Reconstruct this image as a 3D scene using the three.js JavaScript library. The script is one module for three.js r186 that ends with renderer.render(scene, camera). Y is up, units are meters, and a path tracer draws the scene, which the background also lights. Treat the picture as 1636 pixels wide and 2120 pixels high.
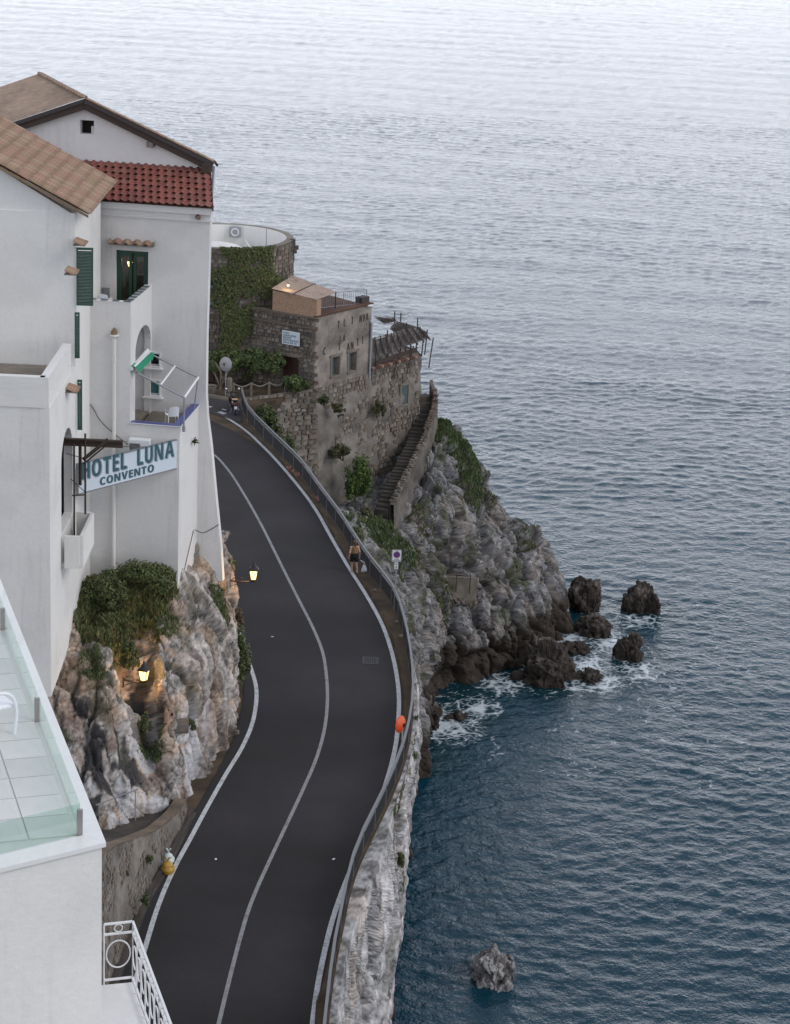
import * as THREE from 'three';
import { mergeGeometries, mergeVertices, toCreasedNormals } from 'three/addons/utils/BufferGeometryUtils.js';
import { ImprovedNoise } from 'three/addons/math/ImprovedNoise.js';
import { RoundedBoxGeometry } from 'three/addons/geometries/RoundedBoxGeometry.js';
import { MarchingCubes } from 'three/addons/objects/MarchingCubes.js';
import { FontLoader } from 'three/addons/loaders/FontLoader.js';
import { TextGeometry } from 'three/addons/geometries/TextGeometry.js';

// ------------------------------------------------------------------ camera, sky, sun, exposure
// metres, y up; the road lies at y = 0, the sea at y = -18; the camera stands on a hotel terrace 34 m above the road
const SEA_LEVEL = -18;
const scene = new THREE.Scene();
const camera = new THREE.PerspectiveCamera(26.52, 790 / 1024, 0.5, 6000);
camera.position.set(0, 34, 0);
camera.rotation.set(-18 * Math.PI / 180, 0, 2.6 * Math.PI / 180);
scene.add(camera);

// dusk sky: a pale veil of cloud, brightest and faintly warm low over the open sea, bluer overhead; the bright low band inland is added to light the walls
{
  const w = 512, h = 256, px = new Float32Array(w * h * 4);
  const cloud = new ImprovedNoise();
  const glow = new THREE.Vector3(0.10, 0.16, -0.96).normalize();
  for (let j = 0; j < h; j++) for (let i = 0; i < w; i++) {
    const lat = ((j + 0.5) / h - 0.5) * Math.PI, lon = ((i + 0.5) / w - 0.5) * 2 * Math.PI;
    const x = Math.cos(lat) * Math.cos(lon), y = Math.sin(lat), z = Math.cos(lat) * Math.sin(lon);
    const up = Math.max(0, y), low = Math.exp(-Math.pow(up / 0.36, 2));
    const toward = 0.5 + 0.5 * (x * glow.x + y * glow.y + z * glow.z);
    const veil = 1 + 0.10 * cloud.noise(x * 3, y * 9, z * 3) + 0.06 * cloud.noise(x * 8, y * 22, z * 8 + 4);
    const t = toward * toward;
    const k = (j * w + i) * 4;
    const lum = (0.38 + 0.66 * low + 0.36 * t * low) * veil;
    px[k] = lum * (0.89 + 0.06 * low); px[k + 1] = lum * 0.975; px[k + 2] = lum * (1.14 - 0.09 * low); px[k + 3] = 1;
  }
  const sky = new THREE.DataTexture(px, w, h, THREE.RGBAFormat, THREE.FloatType);
  sky.mapping = THREE.EquirectangularReflectionMapping; sky.magFilter = sky.minFilter = THREE.LinearFilter; sky.needsUpdate = true;
  scene.background = sky; scene.environment = sky;
}
const sun = new THREE.DirectionalLight(new THREE.Color().setRGB(1, 0.94, 0.88), 0.7);
sun.position.set(78, 70, -70); sun.target.position.set(-2, 0, -100);
sun.castShadow = true; sun.shadow.radius = 45; sun.shadow.mapSize.set(2048, 2048);
Object.assign(sun.shadow.camera, { left: -70, right: 70, top: 70, bottom: -70, near: 1, far: 260 });
scene.add(sun, sun.target);

const renderer = new THREE.WebGLRenderer({ antialias: true });
renderer.setSize(790, 1024);
renderer.toneMapping = THREE.LinearToneMapping;
renderer.toneMappingExposure = 1.5;
renderer.shadowMap.enabled = true;

// ------------------------------------------------------------------ helpers
let seed = 20240611;
const rnd = () => { seed = (seed + 0x6D2B79F5) | 0; let t = Math.imul(seed ^ (seed >>> 15), 1 | seed); t = (t + Math.imul(t ^ (t >>> 7), 61 | t)) ^ t; return ((t ^ (t >>> 14)) >>> 0) / 4294967296; };
const rr = (a, b) => a + (b - a) * rnd();
const V = (x, y, z) => new THREE.Vector3(x, y, z);
const clamp = (v, a = 0, b = 1) => Math.min(b, Math.max(a, v));
const mix = (a, b, t) => a + (b - a) * t;
const smooth = (a, b, v) => { const t = clamp((v - a) / (b - a)); return t * t * (3 - 2 * t); };
const perlin = new ImprovedNoise();
const noise = (x, y, z) => perlin.noise(x + 31.7, y + 11.3, z + 57.1);
function fbm(x, y, z, oct = 4) { let a = 0.5, s = 0; for (let i = 0; i < oct; i++) { s += a * noise(x, y, z); x = x * 2.03 + 7.1; y = y * 2.03 + 3.3; z = z * 2.03 + 9.7; a *= 0.5; } return s; }
function ridged(x, y, z, oct = 3) { let a = 0.5, s = 0; for (let i = 0; i < oct; i++) { s += a * (1 - 2 * Math.abs(noise(x, y, z))); x = x * 2.1 + 5.2; y = y * 2.1 + 1.7; z = z * 2.1 + 8.3; a *= 0.5; } return s; }
const hash3 = (x, y, z) => { let h = Math.imul(x, 374761393) ^ Math.imul(y, 668265263) ^ Math.imul(z, 2147483647 ^ 0x5bd1e995); h = Math.imul(h ^ (h >>> 13), 1274126177); return ((h ^ (h >>> 16)) >>> 0) / 4294967296; };
const cellOut = { f1: 0, f2: 0, id: 0, facet: 0 };
function cells(x, y, z) {            // nearest and second nearest of jittered points
  const ix = Math.floor(x), iy = Math.floor(y), iz = Math.floor(z); let f1 = 9, f2 = 9, id = 0, tx = 0, ty = 0, tz = 0, tw = 0;
  for (let a = -1; a <= 1; a++) for (let b = -1; b <= 1; b++) for (let c = -1; c <= 1; c++) {
    const X = ix + a, Y = iy + b, Z = iz + c, h = hash3(X, Y, Z), h2 = (h * 977.13) % 1, h3 = (h * 6113.7) % 1;
    const dx = X + h - x, dy = Y + h2 - y, dz = Z + h3 - z, d = dx * dx + dy * dy + dz * dz;
    if (d < f1) { f2 = f1; f1 = d; id = (h * 311.7) % 1; tx = dx; ty = dy; tz = dz; tw = h; } else if (d < f2) f2 = d;
  }
  cellOut.f1 = Math.sqrt(f1); cellOut.f2 = Math.sqrt(f2); cellOut.id = id; cellOut.facet = 2 * (((tw * 131.7) % 1 - 0.5) * tx + ((tw * 1713.1) % 1 - 0.5) * ty + ((tw * 4517.3) % 1 - 0.5) * tz); return cellOut;
}

const taken = new Map();
function numbered(name) { const n = taken.get(name) || 0; taken.set(name, n + 1); return n ? name + '_' + String(n).padStart(3, '0') : name; }
function mesh(name, geo, mat, parent) { const m = new THREE.Mesh(geo, mat); m.name = name; parent.add(m); return m; }
function part(name, geos, mat, parent) { return mesh(name, Array.isArray(geos) ? merge(geos) : geos, mat, parent); }
function merge(list) {
  const out = list.map(g => { const n = g.index ? g.toNonIndexed() : g; for (const k of Object.keys(n.attributes)) if (!['position', 'normal', 'uv'].includes(k)) n.deleteAttribute(k); if (!n.attributes.uv) n.setAttribute('uv', new THREE.BufferAttribute(new Float32Array(n.attributes.position.count * 2), 2)); if (!n.attributes.normal) n.computeVertexNormals(); return n; });
  return out.length === 1 ? out[0] : mergeGeometries(out);
}
function thing(name, label, category, at = [0, 0, 0], turn = 0, group) {
  const o = new THREE.Group(); o.name = numbered(name); scene.add(o); o.position.set(...at); o.rotation.y = turn;
  o.userData = { label, category }; if (group) o.userData.group = group; return o;
}
function single(name, geos, mat, label, category, group) { const m = part(numbered(name), geos, mat, scene); m.userData = { label, category }; if (group) m.userData.group = group; return m; }
function struct(name, geos, mat) { const m = part(numbered(name), geos, mat, scene); m.userData.kind = 'structure'; return m; }
function stuff(name, geo, mat, label, category) { const m = part(numbered(name), geo, mat, scene); m.userData = { kind: 'stuff', label, category }; return m; }

const box = (w, h, d, x = 0, y = 0, z = 0) => new THREE.BoxGeometry(w, h, d).translate(x, y, z);
const rbox = (w, h, d, x = 0, y = 0, z = 0, r = 0.02) => new RoundedBoxGeometry(w, h, d, 2, Math.min(r, w / 2.01, h / 2.01, d / 2.01)).translate(x, y, z);
function rod(a, b, r, seg = 8, r2 = r) {
  const p = V(...a), q = V(...b), d = q.clone().sub(p), g = new THREE.CylinderGeometry(r2, r, d.length(), seg);
  g.applyQuaternion(new THREE.Quaternion().setFromUnitVectors(V(0, 1, 0), d.clone().normalize())); return g.translate((p.x + q.x) / 2, (p.y + q.y) / 2, (p.z + q.z) / 2);
}
function bar(a, b, w, h) {            // rectangular bar between two points, h is the upright side
  const p = V(...a), q = V(...b), d = q.clone().sub(p), g = new THREE.BoxGeometry(w, h, d.length());
  const m = new THREE.Matrix4(), zx = d.clone().normalize(); let xx = V(0, 1, 0).cross(zx); if (xx.length() < 1e-3) xx = V(1, 0, 0); xx.normalize();
  m.makeBasis(xx, zx.clone().cross(xx), zx); g.applyMatrix4(m); return g.translate((p.x + q.x) / 2, (p.y + q.y) / 2, (p.z + q.z) / 2);
}
const tube = (pts, r, n = 24, seg = 6, closed = false) => new THREE.TubeGeometry(new THREE.CatmullRomCurve3(pts.map(p => V(...p)), closed), n, r, seg, closed);
const lathe = (pts, seg = 16) => new THREE.LatheGeometry(pts.map(p => new THREE.Vector2(...p)), seg);
function slab(outline, holes, depth, bevel = 0) {   // outline in x,y, thickness from z = -depth to 0
  const s = new THREE.Shape(outline.map(p => new THREE.Vector2(...p))); for (const h of holes) s.holes.push(new THREE.Path(h.map(p => new THREE.Vector2(...p))));
  const g = new THREE.ExtrudeGeometry(s, { depth: depth - 2 * bevel, bevelEnabled: bevel > 0, bevelSize: bevel, bevelOffset: -bevel, bevelThickness: bevel, bevelSegments: 1, curveSegments: 12 }); return g.translate(0, 0, -depth + bevel);
}
const rect = (x0, y0, x1, y1) => [[x0, y0], [x1, y0], [x1, y1], [x0, y1]];
function prism(poly, y0, y1) {        // plan outline in x,z between two heights
  const s = new THREE.Shape(poly.map(p => new THREE.Vector2(p[0], -p[1]))); return new THREE.ExtrudeGeometry(s, { depth: y1 - y0, bevelEnabled: false }).rotateX(-Math.PI / 2).translate(0, y0, 0);
}
function quads(list, uvs) {           // loose quads, each four points
  const p = [], t = []; list.forEach((q, i) => { const u = uvs ? uvs[i] : [[0, 0], [1, 0], [1, 1], [0, 1]]; for (const k of [0, 1, 2, 0, 2, 3]) { p.push(...q[k]); t.push(...u[k]); } });
  const g = new THREE.BufferGeometry(); g.setAttribute('position', new THREE.Float32BufferAttribute(p, 3)); g.setAttribute('uv', new THREE.Float32BufferAttribute(t, 2)); g.computeVertexNormals(); return g;
}
function metreUV(g, s = 1) {          // box-projected uv in metres
  const n = g.index ? g.toNonIndexed() : g, p = n.attributes.position; n.computeBoundingBox(); const uv = new Float32Array(p.count * 2);
  const a = V(), b = V(), c = V();
  for (let i = 0; i < p.count; i += 3) {
    a.fromBufferAttribute(p, i); b.fromBufferAttribute(p, i + 1).sub(a); c.fromBufferAttribute(p, i + 2).sub(a); b.cross(c); const X = Math.abs(b.x), Y = Math.abs(b.y), Z = Math.abs(b.z);
    for (let k = i; k < i + 3; k++) { const x = p.getX(k), y = p.getY(k), z = p.getZ(k); const [u, v] = Y >= X && Y >= Z ? [x, z] : X >= Z ? [z, y] : [x, y]; uv[2 * k] = u * s; uv[2 * k + 1] = v * s; }
  }
  n.setAttribute('uv', new THREE.BufferAttribute(uv, 2)); return n;
}
function curve2(pts) { return new THREE.CatmullRomCurve3(pts.map(p => V(p[0], 0, p[1])), false, 'centripetal'); }
function sampleLine(pts, step) { const c = curve2(pts), n = Math.max(2, Math.round(c.getLength() / step)); return c.getSpacedPoints(n).map(p => [p.x, p.z]); }
function offsetLine(l, d) { return l.map((p, i) => { const a = l[Math.max(0, i - 1)], b = l[Math.min(l.length - 1, i + 1)], x = b[0] - a[0], z = b[1] - a[1], k = Math.hypot(x, z); return [p[0] - z / k * d, p[1] + x / k * d]; }); }
function ribbon(a, b, y, yb = y) { const q = []; for (let i = 0; i + 1 < a.length; i++) q.push([[a[i][0], y, a[i][1]], [b[i][0], yb, b[i][1]], [b[i + 1][0], yb, b[i + 1][1]], [a[i + 1][0], y, a[i + 1][1]]]); return metreUV(quads(q)); }

// ------------------------------------------------------------------ textures and materials (linear base colours)
const rgb = (r, g, b) => new THREE.Color().setRGB(r, g, b);
function tex(n, f, srgb, rep) {
  const d = new Uint8Array(n * n * 4); for (let j = 0; j < n; j++) for (let i = 0; i < n; i++) { const c = f(i / n, j / n, i, j), k = (j * n + i) * 4; if (c.length) { d[k] = c[0]; d[k + 1] = c[1]; d[k + 2] = c[2]; } else d[k] = d[k + 1] = d[k + 2] = c; d[k + 3] = 255; }
  const t = new THREE.DataTexture(d, n, n); t.wrapS = t.wrapT = THREE.RepeatWrapping; t.magFilter = THREE.LinearFilter; t.minFilter = THREE.LinearMipmapLinearFilter; t.generateMipmaps = true; if (srgb) t.colorSpace = THREE.SRGBColorSpace; if (rep) t.repeat.set(rep, rep); t.needsUpdate = true; return t;
}
// seamless fractal noise on a torus of n pixels
function tileNoise(n, cellsAcross, oct, sd) {
  const out = new Float32Array(n * n); let amp = 1, tot = 0, c = cellsAcross;
  for (let o = 0; o < oct; o++) {
    for (let j = 0; j < n; j++) for (let i = 0; i < n; i++) {
      const x = i / n * c, y = j / n * c, xi = Math.floor(x), yi = Math.floor(y), fx = x - xi, fy = y - yi, sx = fx * fx * (3 - 2 * fx), sy = fy * fy * (3 - 2 * fy);
      const h = (a, b) => hash3((a + c) % c, (b + c) % c, sd + o * 17);
      out[j * n + i] += amp * mix(mix(h(xi, yi), h(xi + 1, yi), sx), mix(h(xi, yi + 1), h(xi + 1, yi + 1), sx), sy);
    }
    tot += amp; amp *= 0.55; c *= 2;
  }
  for (let i = 0; i < out.length; i++) out[i] /= tot; return out;
}
const N1 = tileNoise(512, 4, 6, 1), N2 = tileNoise(512, 24, 4, 5), N3 = tileNoise(512, 96, 2, 9), N4 = tileNoise(512, 3, 5, 23);
const at = (N, i, j) => N[(j & 511) * 512 + (i & 511)];
const stuccoBump = tex(512, (u, v, i, j) => 255 * clamp(0.55 * at(N1, i, j) + 0.3 * at(N2, i, j) + 0.15 * at(N3, i, j)), false, 0.4);
const stuccoMap = tex(512, (u, v, i, j) => { const s = 0.965 + 0.03 * smooth(0.30, 0.55, at(N1, i, j)) - 0.02 * smooth(0.58, 0.75, at(N4, i, j)) + 0.03 * (at(N3, i, j) - 0.5) - 0.03 * smooth(0.52, 0.72, at(N2, i * 2, j >> 3)) * smooth(0.45, 0.65, at(N4, i, j)); return [255 * clamp(s), 255 * clamp(s * 0.995), 255 * clamp(s * 0.985)]; }, true, 0.17);
const grainBump = tex(512, (u, v, i, j) => 255 * clamp(0.5 * at(N2, i, j) + 0.5 * at(N3, i, j)), false, 1);
const rockBump = tex(512, (u, v, i, j) => 255 * clamp(0.45 * at(N1, i, j) + 0.35 * at(N2, i, j) + 0.30 * at(N3, i, j) - 0.05), false, 0.8);
const asphaltMap = tex(1024, (u, v, i, j) => {      // 11 m of worn asphalt: mottling, aggregate, hairline cracks, drips
  const a = N1[((j >> 1) & 511) * 512 + ((i >> 1) & 511)], b = N4[((j >> 1) & 511) * 512 + ((i >> 1) & 511)], f = at(N3, i * 3, j * 3), crack = Math.abs(at(N1, i + 190, j + 77) - 0.5) < 0.0022 && at(N4, i + 60, j) > 0.52 ? -46 : 0;
  const s = 196 + 70 * (f - 0.5) + 120 * (a - 0.5) + 90 * (b - 0.5) + (hash3(i, j, 3) > 0.988 ? 46 : 0) + crack; return [clamp(s * 1.01, 0, 255), clamp(s * 0.985, 0, 255), clamp(s, 0, 255)]; }, true, 0.09);
const roughMap = tex(512, (u, v, i, j) => 150 + 90 * at(N1, i, j), false, 0.31);
const worn = tex(512, (u, v, i, j) => { const s = 212 + 30 * smooth(0.3, 0.6, at(N2, i, j)) - 22 * smooth(0.62, 0.75, at(N1, i, j)) + 20 * (at(N3, i, j) - 0.5); return [s, s, s]; }, true, 0.6);
const concreteMap = tex(512, (u, v, i, j) => { const s = 150 + 130 * (at(N1, i, j) - 0.3) + 40 * (at(N3, i, j) - 0.5); return [clamp(s, 0, 255), clamp(s * 0.97, 0, 255), clamp(s * 0.93, 0, 255)]; }, true, 0.35);
const std = (c, o = {}) => new THREE.MeshStandardMaterial({ color: c, roughness: 0.85, side: THREE.DoubleSide, ...o });
const M = {
  stucco: std(rgb(0.72, 0.715, 0.72), { map: stuccoMap, bumpMap: stuccoBump, bumpScale: 0.012, roughness: 0.92 }),
  stuccoWing: std(rgb(0.76, 0.757, 0.75), { map: stuccoMap, bumpMap: stuccoBump, bumpScale: 0.014, roughness: 0.92 }),
  marble: std(rgb(0.78, 0.78, 0.79), { map: stuccoMap, roughness: 0.35 }),
  asphalt: std(rgb(0.028, 0.0255, 0.0295), { map: asphaltMap, bumpMap: grainBump, bumpScale: 0.006, roughness: 0.9 }),
  asphaltOld: std(rgb(0.085, 0.08, 0.082), { map: asphaltMap, bumpMap: grainBump, bumpScale: 0.008, roughness: 0.95 }),
  paint: std(rgb(0.62, 0.63, 0.66), { map: worn, roughness: 0.7 }),
  paintGrey: std(rgb(0.30, 0.30, 0.31), { map: worn, roughness: 0.8 }),
  dirt: std(rgb(0.17, 0.125, 0.085), { map: concreteMap, bumpMap: grainBump, bumpScale: 0.03, roughness: 1 }),
  concrete: std(rgb(0.40, 0.37, 0.33), { map: concreteMap, bumpMap: grainBump, bumpScale: 0.012 }),
  plaster: std(rgb(0.50, 0.465, 0.45), { map: concreteMap, bumpMap: stuccoBump, bumpScale: 0.05 }),
  mortar: std(rgb(0.27, 0.255, 0.24), { map: concreteMap, bumpMap: rockBump, bumpScale: 0.06, roughness: 1 }),
  paleMortar: std(rgb(0.40, 0.385, 0.375), { map: concreteMap, bumpMap: rockBump, bumpScale: 0.06, roughness: 1 }),
  steel: std(rgb(0.30, 0.30, 0.32), { metalness: 0.6, roughness: 0.5 }),
  galv: std(rgb(0.30, 0.31, 0.33), { metalness: 0.2, roughness: 0.5, bumpMap: grainBump, bumpScale: 0.002 }),
  railGrey: std(rgb(0.19, 0.19, 0.205), { roughness: 0.6, bumpMap: grainBump, bumpScale: 0.003 }),
  fence: std(rgb(0.055, 0.055, 0.06), { metalness: 0.3, roughness: 0.6 }),
  iron: std(rgb(0.035, 0.032, 0.03), { metalness: 0.3, roughness: 0.6 }),
  rust: std(rgb(0.07, 0.05, 0.04), { metalness: 0.2, roughness: 0.85, bumpMap: grainBump, bumpScale: 0.004 }),
  whiteMetal: std(rgb(0.75, 0.75, 0.76), { roughness: 0.4 }),
  plastic: std(rgb(0.78, 0.80, 0.83), { roughness: 0.35 }),
  green: std(rgb(0.012, 0.055, 0.035), { roughness: 0.45 }),
  shutter: std(rgb(0.030, 0.085, 0.062), { roughness: 0.55 }),
  awning: std(rgb(0.02, 0.27, 0.15), { roughness: 0.8 }),
  blueTile: std(rgb(0.055, 0.07, 0.26), { roughness: 0.3 }),
  tealTile: std(rgb(0.10, 0.14, 0.16), { roughness: 0.35 }),
  tealCurtain: std(rgb(0.10, 0.30, 0.33), { roughness: 0.9 }),
  dark: std(rgb(0.018, 0.018, 0.018), { roughness: 0.9 }),
  room: std(rgb(0.12, 0.11, 0.10), { roughness: 0.95 }),
  glass: new THREE.MeshPhysicalMaterial({ color: rgb(0.9, 0.95, 0.93), transmission: 1, thickness: 0, roughness: 0.03, ior: 1.5 }),
  greenGlass: new THREE.MeshPhysicalMaterial({ color: rgb(0.88, 0.95, 0.92), transmission: 1, thickness: 0, roughness: 0.04, ior: 1.5 }),
  blackPlastic: std(rgb(0.012, 0.012, 0.013), { roughness: 0.4 }),
  rubber: std(rgb(0.015, 0.015, 0.015), { roughness: 0.8 }),
  wood: std(rgb(0.055, 0.045, 0.045), { roughness: 0.8, bumpMap: grainBump, bumpScale: 0.006 }),
  reed: std(rgb(0.23, 0.195, 0.18), { roughness: 0.95, map: worn, bumpMap: grainBump, bumpScale: 0.01 }),
  canvas: std(rgb(0.46, 0.30, 0.205), { roughness: 0.95, map: worn, bumpMap: grainBump, bumpScale: 0.004 }),
  canvasTop: std(rgb(0.46, 0.35, 0.285), { roughness: 0.95, map: worn }),
  doorRed: std(rgb(0.055, 0.018, 0.013), { roughness: 0.6, map: worn }),
  brick: std(rgb(0.22, 0.115, 0.085), { roughness: 0.95, map: concreteMap }),
  foamWhite: std(rgb(0.7, 0.74, 0.76), { roughness: 0.9 })
};
const tileMats = [[0.27, 0.085, 0.066], [0.31, 0.10, 0.076], [0.23, 0.075, 0.062], [0.29, 0.115, 0.088]].map(c => std(rgb(...c), { roughness: 0.75, map: worn }));
const oldTileMats = [[0.60, 0.41, 0.32], [0.66, 0.50, 0.40], [0.54, 0.41, 0.30], [0.62, 0.40, 0.32]].map(c => std(rgb(...c), { roughness: 0.95, map: concreteMap }));
const stoneMats = [[0.42, 0.39, 0.36], [0.31, 0.275, 0.25], [0.55, 0.525, 0.50], [0.37, 0.31, 0.265], [0.24, 0.22, 0.21], [0.46, 0.40, 0.35]].map(c => std(rgb(...c), { roughness: 0.95, map: concreteMap, bumpMap: rockBump, bumpScale: 0.03 }));
const leafMats = {
  ivy: [[0.080, 0.110, 0.026], [0.05, 0.075, 0.019], [0.12, 0.14, 0.036], [0.09, 0.075, 0.03]], bush: [[0.070, 0.100, 0.028], [0.045, 0.070, 0.020], [0.115, 0.135, 0.04]],
  bright: [[0.085, 0.125, 0.03], [0.055, 0.09, 0.022], [0.12, 0.15, 0.04]], grass: [[0.09, 0.135, 0.042], [0.06, 0.10, 0.034], [0.15, 0.165, 0.06]], dry: [[0.15, 0.11, 0.055], [0.11, 0.085, 0.04]]
};

// ------------------------------------------------------------------ surveyed lines, in metres
const EDGE_LINE_SEA = [[-9.27,-119.56],[-7.44,-115.23],[-5.66,-110.04],[-4.12,-104.84],[-2.93,-99.67],[-2.05,-95.93],[-1.09,-92.13],[-0.37,-88.86],[0.06,-86.05],[0.34,-83.37],[0.49,-80.82],[0.5,-78.39],[0.41,-75.63],[0.13,-72.6],[-0.25,-69.76],[-0.68,-67.1],[-1.09,-64.61],[-1.39,-62.28],[-1.57,-60.09],[-1.7,-57.48]];
const EDGE_LINE_ROCK = [[-5.72,-83.43],[-5.29,-81.15],[-5.16,-79.67],[-5.15,-77.28],[-5.37,-74.99],[-5.73,-72.81],[-6.16,-69.93],[-6.5,-67.43],[-6.82,-65.08],[-7.03,-62.71],[-7.13,-59.74]];
const CENTRE_LINE = [[-10.18,-113.66],[-9.06,-110.83],[-7.98,-107.12],[-6.59,-101.75],[-5.28,-96.17],[-4.23,-91.72],[-3.32,-87.9],[-2.78,-85.14],[-2.5,-82.51],[-2.35,-79.99],[-2.34,-77.14],[-2.52,-74.43],[-2.9,-71.46],[-3.33,-68.49],[-3.73,-65.73],[-3.99,-63.82],[-4.18,-61.86]];
const FENCE_LINE = [[-8.52,-119.49],[-7.05,-115.29],[-5.15,-110.12],[-3.92,-105.67],[-2.6,-100.97],[-2.16,-99.13],[-1.1,-95.05],[-0.57,-93.28],[-0.05,-91.51],[0.34,-89.43],[0.6,-87.13],[0.83,-84.49],[0.99,-81.38],[1.01,-78.45],[0.78,-74.79],[0.36,-71.8],[-0.22,-68.62],[-0.7,-66.03],[-0.95,-63.95],[-1.09,-61.67],[-1.25,-58.94]];
const HEADLAND_SECTIONS = [[[-3.5,-3.6,-143.5],[-1,-3,-142],[1.5,-5.5,-142.5],[3,-8,-143],[4.5,-11,-144],[6,-14,-145],[8,-16,-146],[9.5,-18,-146.5],[10,-20,-147]],[[-0.5,-4.59,-140.5],[2.0,-3.99,-139],[3.14,-4.53,-138.5],[4.43,-4.99,-138],[6.2,-8.01,-138],[7.91,-11.24,-138.3],[10.54,-12.37,-138.8],[12.03,-16.45,-138.5],[12.51,-19.5,-136.35]],[[-1.06,-4.8,-137.0],[1.44,-4.2,-135.5],[2.8,-4.72,-133.6],[4.48,-6.99,-134.4],[5.89,-9.58,-135],[7.42,-11.67,-134.5],[9.42,-13.74,-134],[10.35,-16.38,-133.5],[11.14,-19.5,-132.22]],[[-1.46,-5.39,-134.5],[1.04,-4.79,-133],[2.38,-5.92,-130.6],[3.72,-8.25,-130.6],[4.91,-10.45,-130.6],[6.09,-12.57,-130.3],[7.68,-14.77,-129.8],[8.51,-16.52,-129.3],[9.18,-19.5,-128.64]],[[-2.01,-6.26,-132.0],[0.49,-5.66,-130.5],[1.53,-6.98,-127.8],[2.69,-9.35,-128],[3.56,-11.62,-128.2],[4.4,-13.33,-127.7],[5.41,-15.35,-127.2],[5.93,-16.73,-126.8],[6.35,-19.5,-126.93]],[[-3.07,-7.11,-128.5],[-0.57,-6.51,-127],[0.43,-7.01,-124.4],[1.5,-9.25,-124.8],[2.18,-11.17,-125],[2.72,-13.2,-124.6],[3.17,-15.28,-124.3],[3.49,-16.91,-124],[3.89,-19.5,-123.82]],[[-4.56,-6.16,-122.5],[-2.06,-5.56,-121],[-0.86,-6.17,-119],[0.18,-7.25,-118],[0.87,-8.85,-117.6],[1.52,-10.82,-117.4],[2.06,-12.93,-117.5],[2.46,-15.25,-118],[2.81,-19.5,-119.67]],[[-3.6,-0.5,-101],[-2.4,0,-101],[-1.2,-2.5,-103],[0,-5,-106],[1.0,-8,-108.5],[1.6,-11,-110],[1.9,-14,-111],[2.1,-17,-111.5],[2.3,-19.5,-112]],[[-1.5,-0.5,-93],[-0.3,0,-93],[0.2,-1,-93.5],[0.6,-3,-94.5],[0.9,-5.5,-95.5],[1.0,-8,-96],[1.0,-12,-96.5],[1.0,-16,-97],[1.2,-19.5,-97]],[[-0.65,-0.5,-88],[0.55,0,-88],[0.8,-0.8,-88],[1.0,-2.5,-88.3],[1.1,-5,-88.5],[1.0,-8,-88.6],[0.9,-12,-88.7],[0.9,-16,-88.8],[1.1,-19.5,-89]],[[-0.2,-0.5,-83.5],[1.0,0,-83.5],[1.15,-0.35,-83.42],[1.3,-1.0,-83.29],[1.25,-3.6,-83.29],[1.0,-8,-83.29],[0.8,-12,-83.29],[0.7,-16,-83.29],[0.9,-19.5,-83.29]],[[-0.1,-0.5,-80],[1.1,0,-80],[1.27,-0.35,-80.4],[1.45,-1.4,-80.99],[1.4,-3.84,-80.99],[1.15,-8,-80.99],[0.95,-12,-80.99],[0.85,-16,-80.99],[1.05,-19.5,-80.99]],[[-0.2,-0.5,-76.5],[1.0,0,-76.5],[1.09,-0.35,-77.05],[1.18,-2,-77.87],[1.13,-4.2,-77.87],[0.88,-8,-77.87],[0.68,-12,-77.87],[0.58,-16,-77.87],[0.78,-19.5,-77.87]],[[-0.45,-0.5,-73.5],[0.75,0,-73.5],[0.81,-0.35,-74.11],[0.87,-2,-75.02],[0.82,-4.2,-75.02],[0.57,-8,-75.02],[0.37,-12,-75.02],[0.27,-16,-75.02],[0.47,-19.5,-75.02]],[[-0.8,-0.5,-71],[0.4,0,-71],[0.46,-0.35,-71.61],[0.52,-2,-72.53],[0.47,-4.2,-72.53],[0.22,-8,-72.53],[0.02,-12,-72.53],[-0.08,-16,-72.53],[0.12,-19.5,-72.53]],[[-1.3,-0.5,-68.3],[-0.1,0,-68.3],[0.41,-0.35,-69.63],[0.91,-3,-71.63],[0.86,-4.8,-71.63],[0.61,-8,-71.63],[0.41,-12,-71.63],[0.31,-16,-71.63],[0.51,-19.5,-71.63]],[[-1.7,-0.5,-66],[-0.5,0,-66],[0.19,-0.35,-67.37],[0.87,-3.2,-69.42],[0.82,-4.92,-69.42],[0.57,-8,-69.42],[0.37,-12,-69.42],[0.27,-16,-69.42],[0.47,-19.5,-69.42]],[[-2.1,-0.5,-63.5],[-0.9,0,-63.5],[-0.27,-0.35,-64.66],[0.37,-3,-66.41],[0.32,-4.8,-66.41],[0.07,-8,-66.41],[-0.13,-12,-66.41],[-0.23,-16,-66.41],[-0.03,-19.5,-66.41]],[[-2.25,-0.5,-61],[-1.05,0,-61],[-0.58,-0.35,-62.43],[-0.12,-3,-64.57],[-0.17,-4.8,-64.57],[-0.42,-8,-64.57],[-0.62,-12,-64.57],[-0.72,-16,-64.57],[-0.52,-19.5,-64.57]],[[-2.4,-0.5,-58],[-1.2,0,-58],[-0.89,-0.35,-59.62],[-0.57,-3,-62.06],[-0.62,-4.8,-62.06],[-0.87,-8,-62.06],[-1.07,-12,-62.06],[-1.17,-16,-62.06],[-0.97,-19.5,-62.06]],[[-2.6,-0.5,-52],[-1.4,0,-52],[-1,-0.5,-52],[-0.6,-2,-52],[-0.5,-4,-52],[-0.4,-8,-52],[-0.4,-12,-52],[-0.4,-16,-52],[-0.3,-19.5,-52]],[[-2.8,-0.5,-40],[-1.6,0,-40],[-1,-0.5,-40],[-0.7,-2,-40],[-0.6,-4,-40],[-0.6,-8,-40],[-0.6,-12,-40],[-0.6,-16,-40],[-0.5,-19.5,-40]]];
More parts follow.
